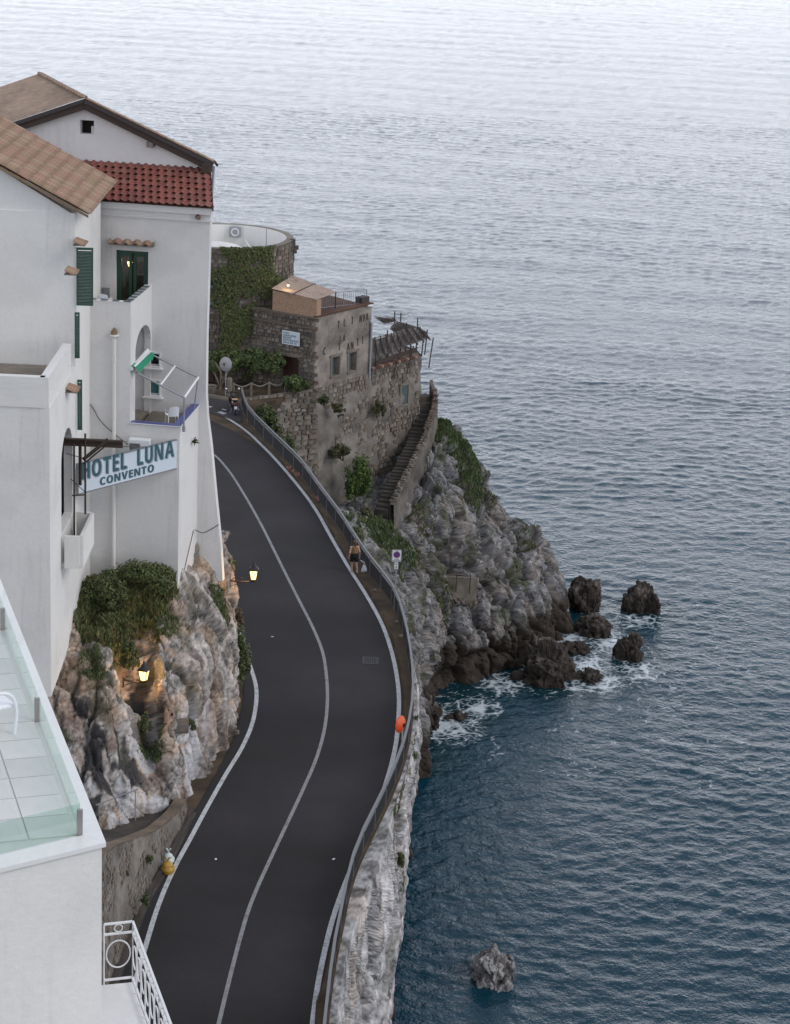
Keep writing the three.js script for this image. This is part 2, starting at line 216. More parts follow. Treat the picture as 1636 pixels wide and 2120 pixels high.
const HOTEL_ROCK_SECTIONS = [[[-14.91,6.32,-74.5],[-14.71,6.07,-71.5],[-14.38,5.09,-69],[-14.13,3.73,-68],[-13.65,2.42,-67],[-13.01,1.14,-66],[-12.58,0.44,-65.3],[-12.58,-0.56,-65.3]],[[-12.41,6.32,-74.5],[-12.21,6.07,-71.5],[-11.88,5.09,-69],[-11.63,3.73,-68],[-11.15,2.42,-67],[-10.51,1.14,-66],[-10.08,0.44,-65.3],[-10.08,-0.56,-65.3]],[[-11.2,6.18,-75],[-11.0,5.93,-72],[-10.76,5.17,-69.8],[-10.39,4.12,-68.5],[-9.85,2.93,-67.6],[-9.42,1.84,-66.9],[-9.11,0.93,-66.2],[-9.11,-0.07,-66.2]],[[-10.37,6.12,-77],[-10.17,5.87,-74],[-9.83,5.46,-71],[-9.46,4.46,-69.5],[-9.09,3.19,-68.7],[-8.83,1.89,-68],[-8.56,0.78,-67.3],[-8.56,-0.22,-67.3]],[[-9.47,6.76,-78.2],[-9.27,6.51,-75.2],[-9.11,5.34,-73.3],[-8.85,4.0,-72],[-8.54,2.58,-71],[-8.2,1.5,-69.7],[-7.85,0.51,-68.3],[-7.85,-0.49,-68.3]],[[-8.49,6.8,-79],[-8.29,6.55,-76],[-8.08,5.5,-73.5],[-7.81,4.38,-71.2],[-7.59,2.97,-70.2],[-7.34,1.59,-69.6],[-7.21,0.4,-69.3],[-7.21,-0.6,-69.3]],[[-7.8,6.81,-81],[-7.6,6.56,-78],[-7.11,5.28,-75.2],[-6.87,4.07,-73],[-6.75,2.42,-72],[-6.74,1.03,-71.3],[-6.74,-0.07,-70.6],[-6.74,-1.07,-70.6]],[[-7.1,6.12,-82.5],[-6.9,5.87,-79.5],[-6.33,4.61,-77.6],[-6.07,3.48,-76],[-6.05,1.93,-75],[-6.11,0.61,-74],[-6.23,-0.12,-72.5],[-6.23,-1.12,-72.5]],[[-6.71,5.51,-84],[-6.51,5.26,-81],[-6.05,3.72,-80],[-5.84,2.29,-79],[-5.55,1.17,-78.3],[-5.55,0.29,-77.5],[-5.54,-0.2,-76.4],[-5.54,-1.2,-76.4]],[[-8.0,5.6,-82.5],[-6.6,4.96,-82.5],[-6.35,3.68,-82.5],[-6.25,2.56,-82.5],[-6.15,1.6,-82.5],[-6.1,0.8,-82.5],[-6.05,0.1,-82.5],[-6.0,-1,-82.5]],[[-9.5,4.9,-86],[-8.1,4.34,-86],[-7.85,3.22,-86],[-7.75,2.24,-86],[-7.65,1.4,-86],[-7.6,0.7,-86],[-7.55,0.1,-86],[-7.5,-1,-86]],[[-12.6,4.9,-96],[-11.2,4.34,-96],[-10.95,3.22,-96],[-10.85,2.24,-96],[-10.75,1.4,-96],[-10.7,0.7,-96],[-10.65,0.1,-96],[-10.6,-1,-96]]];
const STAIR_LINE = [[1.36,-1.9,-135.73],[1.55,-2.56,-135.45],[1.52,-3.21,-134.9],[1.3,-3.87,-133.76],[0.8,-4.53,-131.31],[0.18,-5.19,-128.88],[-0.41,-5.84,-126.39],[-0.82,-6.5,-124.92]];
const STAIR_PARAPET = [[1.17,-1.0,-133.73],[1.67,-1.2,-133.14],[1.9,-1.6,-131.97],[1.93,-2.2,-131.07],[1.79,-3,-130.22],[1.33,-3.9,-127.89],[0.7,-4.8,-126.18],[0.08,-5.6,-124.53],[-0.5,-6.4,-123.16]];
const SEA_ROCK_DATA = [[13.37,-139.72,2.05,2.42],[17.33,-139.85,1.92,2.03],[13.61,-135.19,2.32,1.66],[15.59,-131.13,1.94,1.55],[10.51,-125.91,4.53,3.09],[12.87,-127.21,1.77,0.89],[4.24,-120.14,1.16,0.69],[12.1,-131.8,1.89,1.01],[2.36,-118.64,1.72,2.16],[9.51,-130.22,2.17,2.0],[5.54,-89.49,2.02,1.81]];
const MISC = {"c0":[-7.91,12.4,-75.5],"agave":[-3.16,-1.48,-113],"ledge":[[3.33,-11.66,-129.2],[5.4,-11.56,-129.2],[5.46,-12.69,-129.2],[3.39,-12.79,-129.2]],"gull":[9.05,-11.18,-138.5],"plaque":[[-7.64,2.46,-73],[-7.06,2.56,-73],[-7.06,2.2,-73],[-7.64,2.05,-73]],"poststub":[[-6.77,4.91,-77],[-6.76,4.32,-77]],"handrail":[[-9.54,1.47,-66.6],[-8.24,2.04,-66.6]]};

// ------------------------------------------------------------------ sea
const SEA_ROCKS = SEA_ROCK_DATA.map(([x, z, w, h]) => ({ x, z: z - w * 0.35, w, h }));
const waves = []; {
  const s0 = seed; seed = 77;
  for (let i = 0; i < 52; i++) {
    const L = i < 5 ? rr(7, 16) : i < 16 ? rr(1.9, 4.2) : i < 38 ? rr(0.8, 1.9) : rr(0.36, 0.78), a = -0.06 + (rnd() + rnd() + rnd() - 1.5) * (i < 5 ? 0.5 : 1.35);
    waves.push({ kx: Math.sin(a) * 2 * Math.PI / L, kz: Math.cos(a) * 2 * Math.PI / L, p: rr(0, 6.28), A: (i < 5 ? 0.0008 : i < 16 ? 0.0034 : 0.0066) * L, L });
  }
  seed = s0;
}
function seaHeight(x, z, minL) {
  const wx = x + 1.3 * noise(x * 0.08, 0, z * 0.08) + 0.16 * noise(x * 0.4, 3, z * 0.4), wz = z + 1.3 * noise(x * 0.08, 7, z * 0.08) + 0.16 * noise(x * 0.4, 9, z * 0.4);
  const gust = 0.80 + 0.45 * noise(x * 0.02, 1.5, z * 0.035) + 0.28 * noise(x * 0.07, 4.5, z * 0.13); let h = 0;
  for (const w of waves) if (w.L > minL) { const s = Math.sin(wx * w.kx + wz * w.kz + w.p); h += w.A * (w.L > 6.5 ? s : gust * (1.45 * Math.exp(1.1 * (s - 1)) - 0.6)); }
  return h;
}
const waterCol = [0.0016, 0.0350, 0.0600], foamCol = [0.62, 0.68, 0.72], shallow = [0.006, 0.030, 0.038];
const shoreLine = [[1.6, -112], [2.8, -119.5], [3.9, -123.8], [6.3, -127], [9.1, -128.8], [11.1, -132.2], [12.5, -136.5]];
function shoreDist(x, z) {
  let d = 99; for (let i = 0; i + 1 < shoreLine.length; i++) { const [ax, az] = shoreLine[i], [bx, bz] = shoreLine[i + 1], ex = bx - ax, ez = bz - az, t = clamp(((x - ax) * ex + (z - az) * ez) / (ex * ex + ez * ez)); d = Math.min(d, Math.hypot(x - ax - t * ex, z - az - t * ez)); }
  for (const r of SEA_ROCKS) d = Math.min(d, Math.max(0, Math.hypot(x - r.x, z - r.z) - r.w * 0.5)); return d;
}
const surf = [[3.6, -119.6, 2.6], [5.6, -122.2, 1.6], [11.9, -134.4, 2.2], [14.6, -133.6, 2.3], [12.9, -130.2, 1.8], [7.4, -126.2, 1.7], [11.6, -127.0, 1.4], [16.9, -138.6, 1.5], [13.6, -127.2, 1.6], [16.0, -129.6, 1.7]];
function foamAt(x, z) {
  let m = 0; for (const [sx, sz, r] of surf) m = Math.max(m, 1 - Math.hypot(x - sx, (z - sz) * 0.8) / (r * 1.2));
  m += 0.35 * fbm(x * 0.5, 2, z * 0.5, 3); if (m <= 0) { const d = shoreDist(x, z); m = d < 1.4 ? 0.26 * (1 - d / 1.4) : 0; }
  if (m <= 0) return 0;
  const wx = x + 0.45 * noise(x * 0.8, 5, z * 0.8) + 0.12 * noise(x * 3, 5, z * 3), wz = z + 0.45 * noise(x * 0.8, 8, z * 0.8) + 0.12 * noise(x * 3, 2, z * 3); m = clamp(m);
  let k = cells(wx * 0.9, 0.5, wz * 1.1); let e = k.f2 - k.f1; const l1 = smooth(0.05 + 0.30 * m * m, 0.0, e); k = cells(wx * 2.2 + 5, 0.5, wz * 2.6); e = k.f2 - k.f1; const l2 = smooth(0.05 + 0.36 * m * m, 0.0, e);
  const broken = smooth(0.02, 0.25, m + 0.5 * fbm(x * 1.7, 6, z * 1.7, 3));
  return clamp((l1 + 0.8 * l2 * smooth(0.1, 0.5, m)) * broken) * 0.9;
}
{
  const pos = [], nor = [], col = [], idx = [], uv = [];
  function band(x0, x1, z0, z1, step, minL, drop, hole, foam) {
    const nx = Math.round((x1 - x0) / step), nz = Math.round((z1 - z0) / step), b = pos.length / 3, W = nx + 3, hh = new Float32Array(W * (nz + 3));
    for (let j = -1; j <= nz + 1; j++) for (let i = -1; i <= nx + 1; i++) hh[(j + 1) * W + i + 1] = seaHeight(x0 + i * step, z0 + j * step, minL);
    for (let j = 0; j <= nz; j++) for (let i = 0; i <= nx; i++) {
      const x = x0 + i * step, z = z0 + j * step, o = (j + 1) * W + i + 1, gx = (hh[o + 1] - hh[o - 1]) / (2 * step), gz = (hh[o + W] - hh[o - W]) / (2 * step), l = Math.hypot(gx, 1, gz);
      pos.push(x, SEA_LEVEL + hh[o] - drop, z); nor.push(-gx / l, 1 / l, -gz / l); uv.push(x, z);
      let f = 0, s = 0; if (foam) { f = foamAt(x, z); s = smooth(3.5, 0, shoreDist(x, z)) * 0.8; }
      for (let k = 0; k < 3; k++) col.push(mix(mix(waterCol[k], shallow[k], s), foamCol[k], f));
    }
    for (let j = 0; j < nz; j++) for (let i = 0; i < nx; i++) {
      const x = x0 + i * step, z = z0 + j * step; if (hole && x > hole[0] && x + step < hole[1] && z > hole[2] && z + step < hole[3]) continue;
      const a = b + j * (nx + 1) + i; idx.push(a, a + nx + 1, a + 1, a + 1, a + nx + 1, a + nx + 2);
    }
  }
  band(0, 24, -143, -112, 0.09, 0, 0, null, true);
  band(-3, 32, -112.4, -64, 0.13, 0, 0.003, null, false);
  band(-8, 64, -206, -64, 0.23, 0.79, 0.006, [0.4, 23.6, -142.6, -112.4], false);
  band(-92, 104, -392, -204, 0.5, 0.8, 0.008, null, false);
  band(-150, 210, -760, -390, 1.0, 1.6, 0.02, null, false);
  band(-4000, 4000, -6000, 2000, 100, 99, 0.75, null, false);
  const g = new THREE.BufferGeometry(); g.setAttribute('position', new THREE.Float32BufferAttribute(pos, 3)); g.setAttribute('color', new THREE.Float32BufferAttribute(col, 3)); g.setAttribute('uv', new THREE.Float32BufferAttribute(uv, 2)); g.setAttribute('normal', new THREE.Float32BufferAttribute(nor, 3)); g.setIndex(idx);
  const ripple = tex(512, (u, v, i, j) => 255 * clamp(0.5 + 0.9 * (at(N2, i, j) - 0.5) + 0.3 * (at(N3, i, j) - 0.5)), false, 0.17);
  const m = new THREE.Mesh(g, new THREE.MeshPhysicalMaterial({ color: 0xffffff, vertexColors: true, roughness: 0.08, ior: 1.333, bumpMap: ripple, bumpScale: 0.05, side: THREE.DoubleSide }));
  m.name = 'sea'; m.userData.kind = 'structure'; scene.add(m);
}

// ------------------------------------------------------------------ rock
const cr = (a, b, c, d, t) => 0.5 * (2 * b + (c - a) * t + (2 * a - 5 * b + 4 * c - d) * t * t + (3 * b - a - 3 * c + d) * t * t * t);
function splineAt(P, s) { const n = P.length - 1, f = clamp(s, 0, 1) * n, i = Math.min(n - 1, Math.floor(f)), t = f - i, a = P[Math.max(0, i - 1)], b = P[i], c = P[i + 1], d = P[Math.min(n, i + 2)]; return [0, 1, 2].map(k => cr(a[k], b[k], c[k], d[k], t)); }
// a sheet lofted through cross-sections, then broken up into limestone blocks along its normals
function rockSheet(sections, step, strength, colour, limit, hollows = [], from = 0, to = sections.length - 1) {
  const rows = sections[0].length; let lenU = [0], lenV = 0;
  for (let i = 0; i + 1 < sections.length; i++) lenU.push(lenU[i] + Math.max(0.4, V(...sections[i][4]).distanceTo(V(...sections[i + 1][4])) * 0.6 + V(...sections[i][2]).distanceTo(V(...sections[i + 1][2])) * 0.4));
  for (const s of sections) { let l = 0; for (let k = 0; k + 1 < rows; k++) l += V(...s[k]).distanceTo(V(...s[k + 1])); lenV = Math.max(lenV, l); }
  const first = lenU[from], total = lenU[to] - first, nu = Math.round(total / step), nv = Math.round(lenV / step), base = [];
  for (let i = 0; i <= nu; i++) {
    const L = first + i / nu * total; let k = 0; while (k < lenU.length - 2 && lenU[k + 1] < L) k++; const fu = (k + (L - lenU[k]) / (lenU[k + 1] - lenU[k])) / (sections.length - 1);
    const line = []; for (let r = 0; r < rows; r++) line.push(splineAt(sections.map(s => s[r]), fu));
    for (let j = 0; j <= nv; j++) base.push(splineAt(line, j / nv));
  }
  const pos = new Float32Array(base.length * 3), col = new Float32Array(base.length * 3), uv = new Float32Array(base.length * 2), idx = [];
  const g = new THREE.BufferGeometry(); base.forEach((p, i) => pos.set(p, i * 3)); g.setAttribute('position', new THREE.BufferAttribute(pos, 3));
  for (let i = 0; i < nu; i++) for (let j = 0; j < nv; j++) { const a = i * (nv + 1) + j, b = a + nv + 1; idx.push(a, a + 1, b, b, a + 1, b + 1); }
  g.setIndex(idx); g.computeVertexNormals(); const nor = g.attributes.normal, c = [0, 0, 0];
  let flip = 0; for (let i = 0; i < nor.count; i++) flip += nor.getY(i); const sg = flip < 0 ? -1 : 1;
  for (let i = 0; i < base.length; i++) {
    const [x, y, z] = base[i], j = i % (nv + 1);
    const wx = x + 0.28 * noise(x * 0.6, y * 0.6, z * 0.6), wy = y + 0.28 * noise(x * 0.6 + 9, y * 0.6, z * 0.6), wz = z + 0.28 * noise(x * 0.6, y * 0.6 + 5, z * 0.6);
    const tilt = wy + 0.22 * wx + 0.12 * wz;
    let d = 0.5 * fbm(x * 0.28, y * 0.22, z * 0.28, 3);
    let k = cells(wx * 0.46, tilt * 0.15, wz * 0.46); d += 0.50 * k.facet + 0.66 * (k.id - 0.5) - 1.0 * Math.exp(-(k.f2 - k.f1) * 10);
    k = cells(wx * 1.05 + 4, tilt * 0.40, wz * 1.05); d += 0.26 * k.facet + 0.38 * (k.id - 0.5) - 0.42 * Math.exp(-(k.f2 - k.f1) * 9);
    k = cells(wx * 2.4 + 1, wy * 1.3, wz * 2.4 + 2); d += 0.13 * k.facet + 0.15 * (k.id - 0.5) - 0.12 * Math.exp(-(k.f2 - k.f1) * 8);
    d += 0.10 * ridged(x * 1.3, y * 0.28, z * 1.3, 3) + 0.03 * fbm(x * 6, y * 5, z * 6, 2);
    for (const [hx, hy, hz, hr, ha] of hollows) { const q = ((x - hx) ** 2 + ((y - hy) * (hr[1])) ** 2 + (z - hz) ** 2) / (hr[0] * hr[0]); if (q < 6) d -= ha * Math.exp(-q); }
    d *= smooth(0, 0.10, j / nv) * (typeof strength === 'function' ? strength(x, y, z) : strength) * sg;
    pos[i * 3] += nor.getX(i) * d; pos[i * 3 + 1] += nor.getY(i) * d; pos[i * 3 + 2] += nor.getZ(i) * d;
    if (limit) limit(pos, i * 3);
  }
  relax(g, 5); g.computeVertexNormals();
  for (let i = 0; i < base.length; i++) {               // fine relief and colour on the evened-out mesh
    const x = pos[i * 3], y = pos[i * 3 + 1], z = pos[i * 3 + 2], k = cells(x * 4.3, y * 3.1, z * 4.3), d = (0.05 * k.facet + 0.05 * (k.id - 0.5) + 0.05 * fbm(x * 7, y * 6, z * 7, 2)) * (y > -0.5 && y < 0.3 && limit ? 0 : 1) * sg;
    pos[i * 3] += nor2(g, i, 0) * d; pos[i * 3 + 1] += nor2(g, i, 1) * d; pos[i * 3 + 2] += nor2(g, i, 2) * d; if (limit) limit(pos, i * 3);
    colour(pos[i * 3], pos[i * 3 + 1], pos[i * 3 + 2], 0, 1, 0, c); col.set(c, i * 3);
    uv[2 * i] = x * 0.8 + z * 0.6; uv[2 * i + 1] = y;
  }
  g.setAttribute('color', new THREE.BufferAttribute(col, 3)); g.setAttribute('uv', new THREE.BufferAttribute(uv, 2)); return creased(g, 0.55);
}
const nor2 = (g, i, k) => g.attributes.normal.array[i * 3 + k];
// slides vertices along the surface until the triangles are even again
function relax(g, rounds) {
  const ix = g.index.array, p = g.attributes.position.array, nv = p.length / 3, sum = new Float32Array(nv * 3), cnt = new Uint16Array(nv), edge = new Uint8Array(nv); const use = new Map();
  g.computeBoundingBox();
  for (let r = 0; r < rounds; r++) {
    g.computeVertexNormals(); const n = g.attributes.normal.array; sum.fill(0); cnt.fill(0);
    for (let f = 0; f < ix.length; f += 3) for (let k = 0; k < 3; k++) { const a = ix[f + k], b = ix[f + (k + 1) % 3]; for (let q = 0; q < 3; q++) { sum[a * 3 + q] += p[b * 3 + q]; sum[b * 3 + q] += p[a * 3 + q]; } cnt[a]++; cnt[b]++; }
    for (let i = 0; i < nv; i++) { if (cnt[i] < 11) continue; const o = i * 3, dx = sum[o] / cnt[i] - p[o], dy = sum[o + 1] / cnt[i] - p[o + 1], dz = sum[o + 2] / cnt[i] - p[o + 2], t = dx * n[o] + dy * n[o + 1] + dz * n[o + 2]; p[o] += 0.7 * (dx - 0.85 * t * n[o]); p[o + 1] += 0.7 * (dy - 0.85 * t * n[o + 1]); p[o + 2] += 0.7 * (dz - 0.85 * t * n[o + 2]); }
  }
}
// smooth inside a block, sharp across its edges: face normals within the angle are averaged at each shared vertex
function creased(g, angle) {
  const ix = g.index.array, p = g.attributes.position.array, nf = ix.length / 3, fn = new Float32Array(nf * 3), nv = p.length / 3, start = new Uint32Array(nv + 1), lim = Math.cos(angle);
  for (let f = 0; f < nf; f++) { const a = ix[3 * f] * 3, b = ix[3 * f + 1] * 3, c = ix[3 * f + 2] * 3, ux = p[b] - p[a], uy = p[b + 1] - p[a + 1], uz = p[b + 2] - p[a + 2], vx = p[c] - p[a], vy = p[c + 1] - p[a + 1], vz = p[c + 2] - p[a + 2], x = uy * vz - uz * vy, y = uz * vx - ux * vz, z = ux * vy - uy * vx; fn[3 * f] = x; fn[3 * f + 1] = y; fn[3 * f + 2] = z; for (let k = 0; k < 3; k++) start[ix[3 * f + k] + 1]++; }
  for (let i = 0; i < nv; i++) start[i + 1] += start[i]; const fill = start.slice(0, nv), list = new Uint32Array(ix.length); for (let f = 0; f < nf; f++) for (let k = 0; k < 3; k++) list[fill[ix[3 * f + k]]++] = f;
  const len = new Float32Array(nf); for (let f = 0; f < nf; f++) len[f] = Math.hypot(fn[3 * f], fn[3 * f + 1], fn[3 * f + 2]) || 1e-9;
  const out = g.toNonIndexed(), n = new Float32Array(ix.length * 3);
  for (let f = 0; f < nf; f++) for (let k = 0; k < 3; k++) { const v = ix[3 * f + k]; let x = 0, y = 0, z = 0; for (let q = start[v]; q < start[v + 1]; q++) { const h = list[q], dot = (fn[3 * f] * fn[3 * h] + fn[3 * f + 1] * fn[3 * h + 1] + fn[3 * f + 2] * fn[3 * h + 2]) / (len[f] * len[h]); if (dot >= lim) { x += fn[3 * h]; y += fn[3 * h + 1]; z += fn[3 * h + 2]; } } const l = Math.hypot(x, y, z) || 1e-9, o = (3 * f + k) * 3; n[o] = x / l; n[o + 1] = y / l; n[o + 2] = z / l; }
  out.setAttribute('normal', new THREE.BufferAttribute(n, 3)); return out;
}
const rockMat = std(rgb(1, 1, 1), { vertexColors: true, roughness: 0.95, bumpMap: rockBump, bumpScale: 0.018 });
function limestone(x, y, z, c, warm) {       // grey limestone with pale and ochre patches and dark lichen
  const a = fbm(x * 0.7, y * 0.5, z * 0.7, 4), b = fbm(x * 2.4 + 3, y * 1.8, z * 2.4, 3), l = smooth(0.10, 0.28, fbm(x * 1.3 + 20, y * 1.0, z * 1.3, 4)), o = smooth(-0.02, 0.25, fbm(x * 0.6 + 40, y * 0.45, z * 0.6, 3)) * warm, f = fbm(x * 9, y * 9, z * 9, 2);
  const v = Math.max(0.05, 0.25 + 0.30 * a + 0.34 * b + 0.36 * f);
  c[0] = v * mix(1, 1.14, o); c[1] = v * mix(0.975, 0.90, o); c[2] = v * mix(0.965, 0.70, o);
  const k = 1 - 0.55 * l; c[0] *= k; c[1] *= k; c[2] *= k * 1.02;
}
function headlandColour(x, y, z, nx, ny, nz, c) {
  const pale = smooth(-92, -84, z);                                 // the bare cliff under the near road is paler
  limestone(x, y, z, c, 0.45); for (let k = 0; k < 3; k++) c[k] *= mix(0.72, 1.4, pale);
  const tide = -15.2 + 1.3 * fbm(x * 0.35, 3, z * 0.35, 3) + 0.8 * fbm(x * 1.5, y, z * 1.5, 2);   // brown algae band above the water
  const t = smooth(tide + 0.35, tide - 0.55, y); const m = [0.034, 0.025, 0.018], v = 1 + 1.2 * fbm(x * 2, y * 2, z * 2, 3); for (let k = 0; k < 3; k++) c[k] = mix(c[k], m[k] * v, t);
  const green = smooth(0.10, 0.24, fbm(x * 0.55 + 70, y * 0.35, z * 0.55, 4)) * (z < -94 ? 0.75 : 0.25) * (1 - t); const gm = [0.060, 0.066, 0.030]; for (let k = 0; k < 3; k++) c[k] = mix(c[k], gm[k], green);
}
const cliffBelowRoad = (p, i) => { if (p[i + 2] > -126 && p[i + 1] > -0.1) p[i + 1] = -0.1; }, cliffRelief = (x, y, z) => mix(1.0, 0.38, smooth(-100, -88, z)) * (z > -103 ? smooth(-0.3, -1.5, y) : 1);
const caves = [[4.3, -11.0, -129.8, [1.3, 1.3], 1.7], [5.2, -10.9, -130.6, [0.8, 1.3], 0.9], [0.75, -9.5, -118.2, [0.8, 0.4], 1.0], [3.1, -15.5, -124.6, [1.0, 0.6], 0.9], [6.6, -9.6, -134.6, [0.7, 0.5], 0.8], [2.2, -8.2, -129.0, [0.6, 0.4], 0.7]];
const headland = struct('headland_cliff', rockSheet(HEADLAND_SECTIONS, 0.08, cliffRelief, headlandColour, cliffBelowRoad, caves, 0, 8), rockMat);
const roadCliff = struct('road_cliff', rockSheet(HEADLAND_SECTIONS, 0.10, cliffRelief, headlandColour, cliffBelowRoad, caves, 8, HEADLAND_SECTIONS.length - 1), rockMat);
function hotelRockColour(x, y, z, nx, ny, nz, c) {
  limestone(x, y, z, c, 0.9); for (let k = 0; k < 3; k++) c[k] *= [1.34, 1.26, 1.17][k];
  // black seepage streaks and white lime flows that run straight down the face
  const s = noise(x * 1.5 + 3, y * 0.10, z * 1.5) + 0.4 * noise(x * 4, y * 0.35, z * 4), lowLeft = smooth(-7.9, -8.7, x) * smooth(5.2, 4.0, y);
  const black = smooth(0.06, 0.22, s) * (0.25 + 0.75 * lowLeft), white = smooth(-0.05, -0.26, s) * smooth(3.4, 2.4, y + 0.8 * noise(x, y, z)) * smooth(-6.2, -6.9, x);
  const bl = [0.045, 0.043, 0.046], wh = [0.52, 0.53, 0.56], oc = [0.25, 0.155, 0.105];
  const ochre = smooth(0.02, 0.3, fbm(x * 0.8 + 11, y * 0.5, z * 0.8, 3)) * 0.75, moss = smooth(0.05, 0.2, fbm(x * 1.1 + 33, y * 0.5, z * 1.1, 4)) * smooth(1.2, 3.2, y + 1.5 * noise(x * 0.7, y * 0.7, z * 0.7)) * 0.55;
  for (let k = 0; k < 3; k++) { c[k] = mix(c[k], oc[k] * (1 + fbm(x * 4, y * 4, z * 4, 2)), ochre * 0.85); c[k] = mix(c[k], wh[k] * (1 + 0.6 * fbm(x * 5, y * 3, z * 5, 3)), white * 0.7); c[k] = mix(c[k], bl[k], black); c[k] = mix(c[k], [0.062, 0.064, 0.034][k], moss); }
}
const hotelRock = struct('rock_outcrop', rockSheet(HOTEL_ROCK_SECTIONS, 0.05, 0.5, hotelRockColour, null, [[-8.9, 3.6, -71.6, [0.5, 0.4], 0.5], [-8.1, 2.6, -70.4, [0.35, 0.3], 0.6], [-9.0, 2.2, -68.6, [0.3, 0.3], 0.4]]), rockMat);

// boulders standing in the surf, each a displaced ball of its own
function boulder(r, label, i, spike) {
  const g0 = new THREE.IcosahedronGeometry(1, 40), g = mergeVertices((g0.deleteAttribute('uv'), g0.deleteAttribute('normal'), g0)), p = g.attributes.position, col = new Float32Array(p.count * 3), uv = new Float32Array(p.count * 2), o = i * 13.7, c = [0, 0, 0];
  for (let k = 0; k < p.count; k++) {
    let x = p.getX(k), y = p.getY(k), z = p.getZ(k); const q = cells(x * 1.25 + o, y * 1.25, z * 1.25), blk = 0.34 * q.facet + 0.42 * (q.id - 0.5) - 0.16 * Math.exp(-(q.f2 - q.f1) * 12), q2 = cells(x * 3.1 + o, y * 3.1, z * 3.1);
    const d = 1 + blk + 0.26 * fbm(x * 1.3 + o, y * 1.3, z * 1.3, 4) + 0.13 * q2.facet + 0.14 * (q2.id - 0.5) + 0.10 * fbm(x * 7 + o, y * 7, z * 7, 2), top = spike ? smooth(0.1, 1, y) * spike * (0.3 + ridged(x * 1.6 + o, 0, z * 1.6, 2)) : 0;
    x *= d * r.w * 0.56; z *= d * r.w * 0.48; y = (y > 0 ? Math.pow(y, 0.55) : y) * d * r.h * 0.78 + top * r.h * 0.55 - 0.25; p.setXYZ(k, x, y, z);
  }
  relax(g, 8); g.computeVertexNormals();
  for (let k = 0; k < p.count; k++) {
    let x = p.getX(k), y = p.getY(k), z = p.getZ(k); const q = cells(x * 3.2 + o, y * 2.6, z * 3.2), d = 0.07 * q.facet + 0.08 * (q.id - 0.5) + 0.06 * fbm(x * 6 + o, y * 6, z * 6, 2); x += nor2(g, k, 0) * d; y += nor2(g, k, 1) * d; z += nor2(g, k, 2) * d; p.setXYZ(k, x, y, z); uv[2 * k] = x + z * 0.5; uv[2 * k + 1] = y;
    if (r.pale) limestone(x + o, y, z, c, 0.3); else { const v = 1 + 1.3 * fbm(x * 2.2 + o, y * 2.2, z * 2.2, 4); c[0] = 0.038 * v; c[1] = 0.029 * v; c[2] = 0.023 * v; const dry = smooth(0.0, 0.25, fbm(x * 0.9 + o + 5, y * 0.9, z * 0.9, 3)) * smooth(0.3, 0.8, y / r.h + 0.25 * noise(x * 3, y * 3, z * 3)); c[0] += 0.10 * dry; c[1] += 0.085 * dry; c[2] += 0.075 * dry; }
    col.set(c, k * 3);
  }
  g.setAttribute('color', new THREE.BufferAttribute(col, 3)); g.setAttribute('uv', new THREE.BufferAttribute(uv, 2)); g.computeVertexNormals();
  const m = mesh(numbered('sea_rock'), creased(g, 0.5), rockMat, scene); m.position.set(r.x, SEA_LEVEL, r.z); m.rotation.y = i * 1.3; m.userData = { label, category: 'sea rock', group: 'rocks standing in the surf' };
}
['dark tall sea rock touching the right foot of the headland', 'farthest lone sea rock with a pale peak, out to the right', 'dark blocky sea rock above the white channel', 'twin-peaked brown sea rock right of the others', 'largest brown rock shelf running out from the headland foot', 'low brown rock awash at the outer end of the shelf', 'small rock awash in the foam ring below the road', 'flat brown rock between the blocky rock and the shelf', 'dark rock at the cliff foot beside the foam ring', 'brown knobbly rock joining the headland to the shelf', 'pale grey rock stack in the sea at the bottom edge'].forEach((l, i) => {
  const r = SEA_ROCKS[i]; if (i === 4) { r.w *= 0.78; r.h *= 0.85; r.x -= 0.3; } if (i === 10) { r.pale = true; r.w *= 1.1; } boulder(r, l, i + 1, [0.25, 0.5, 0.1, 0.5, 0.1, 0, 0, 0.1, 0, 0.3, 0.15][i]);
});

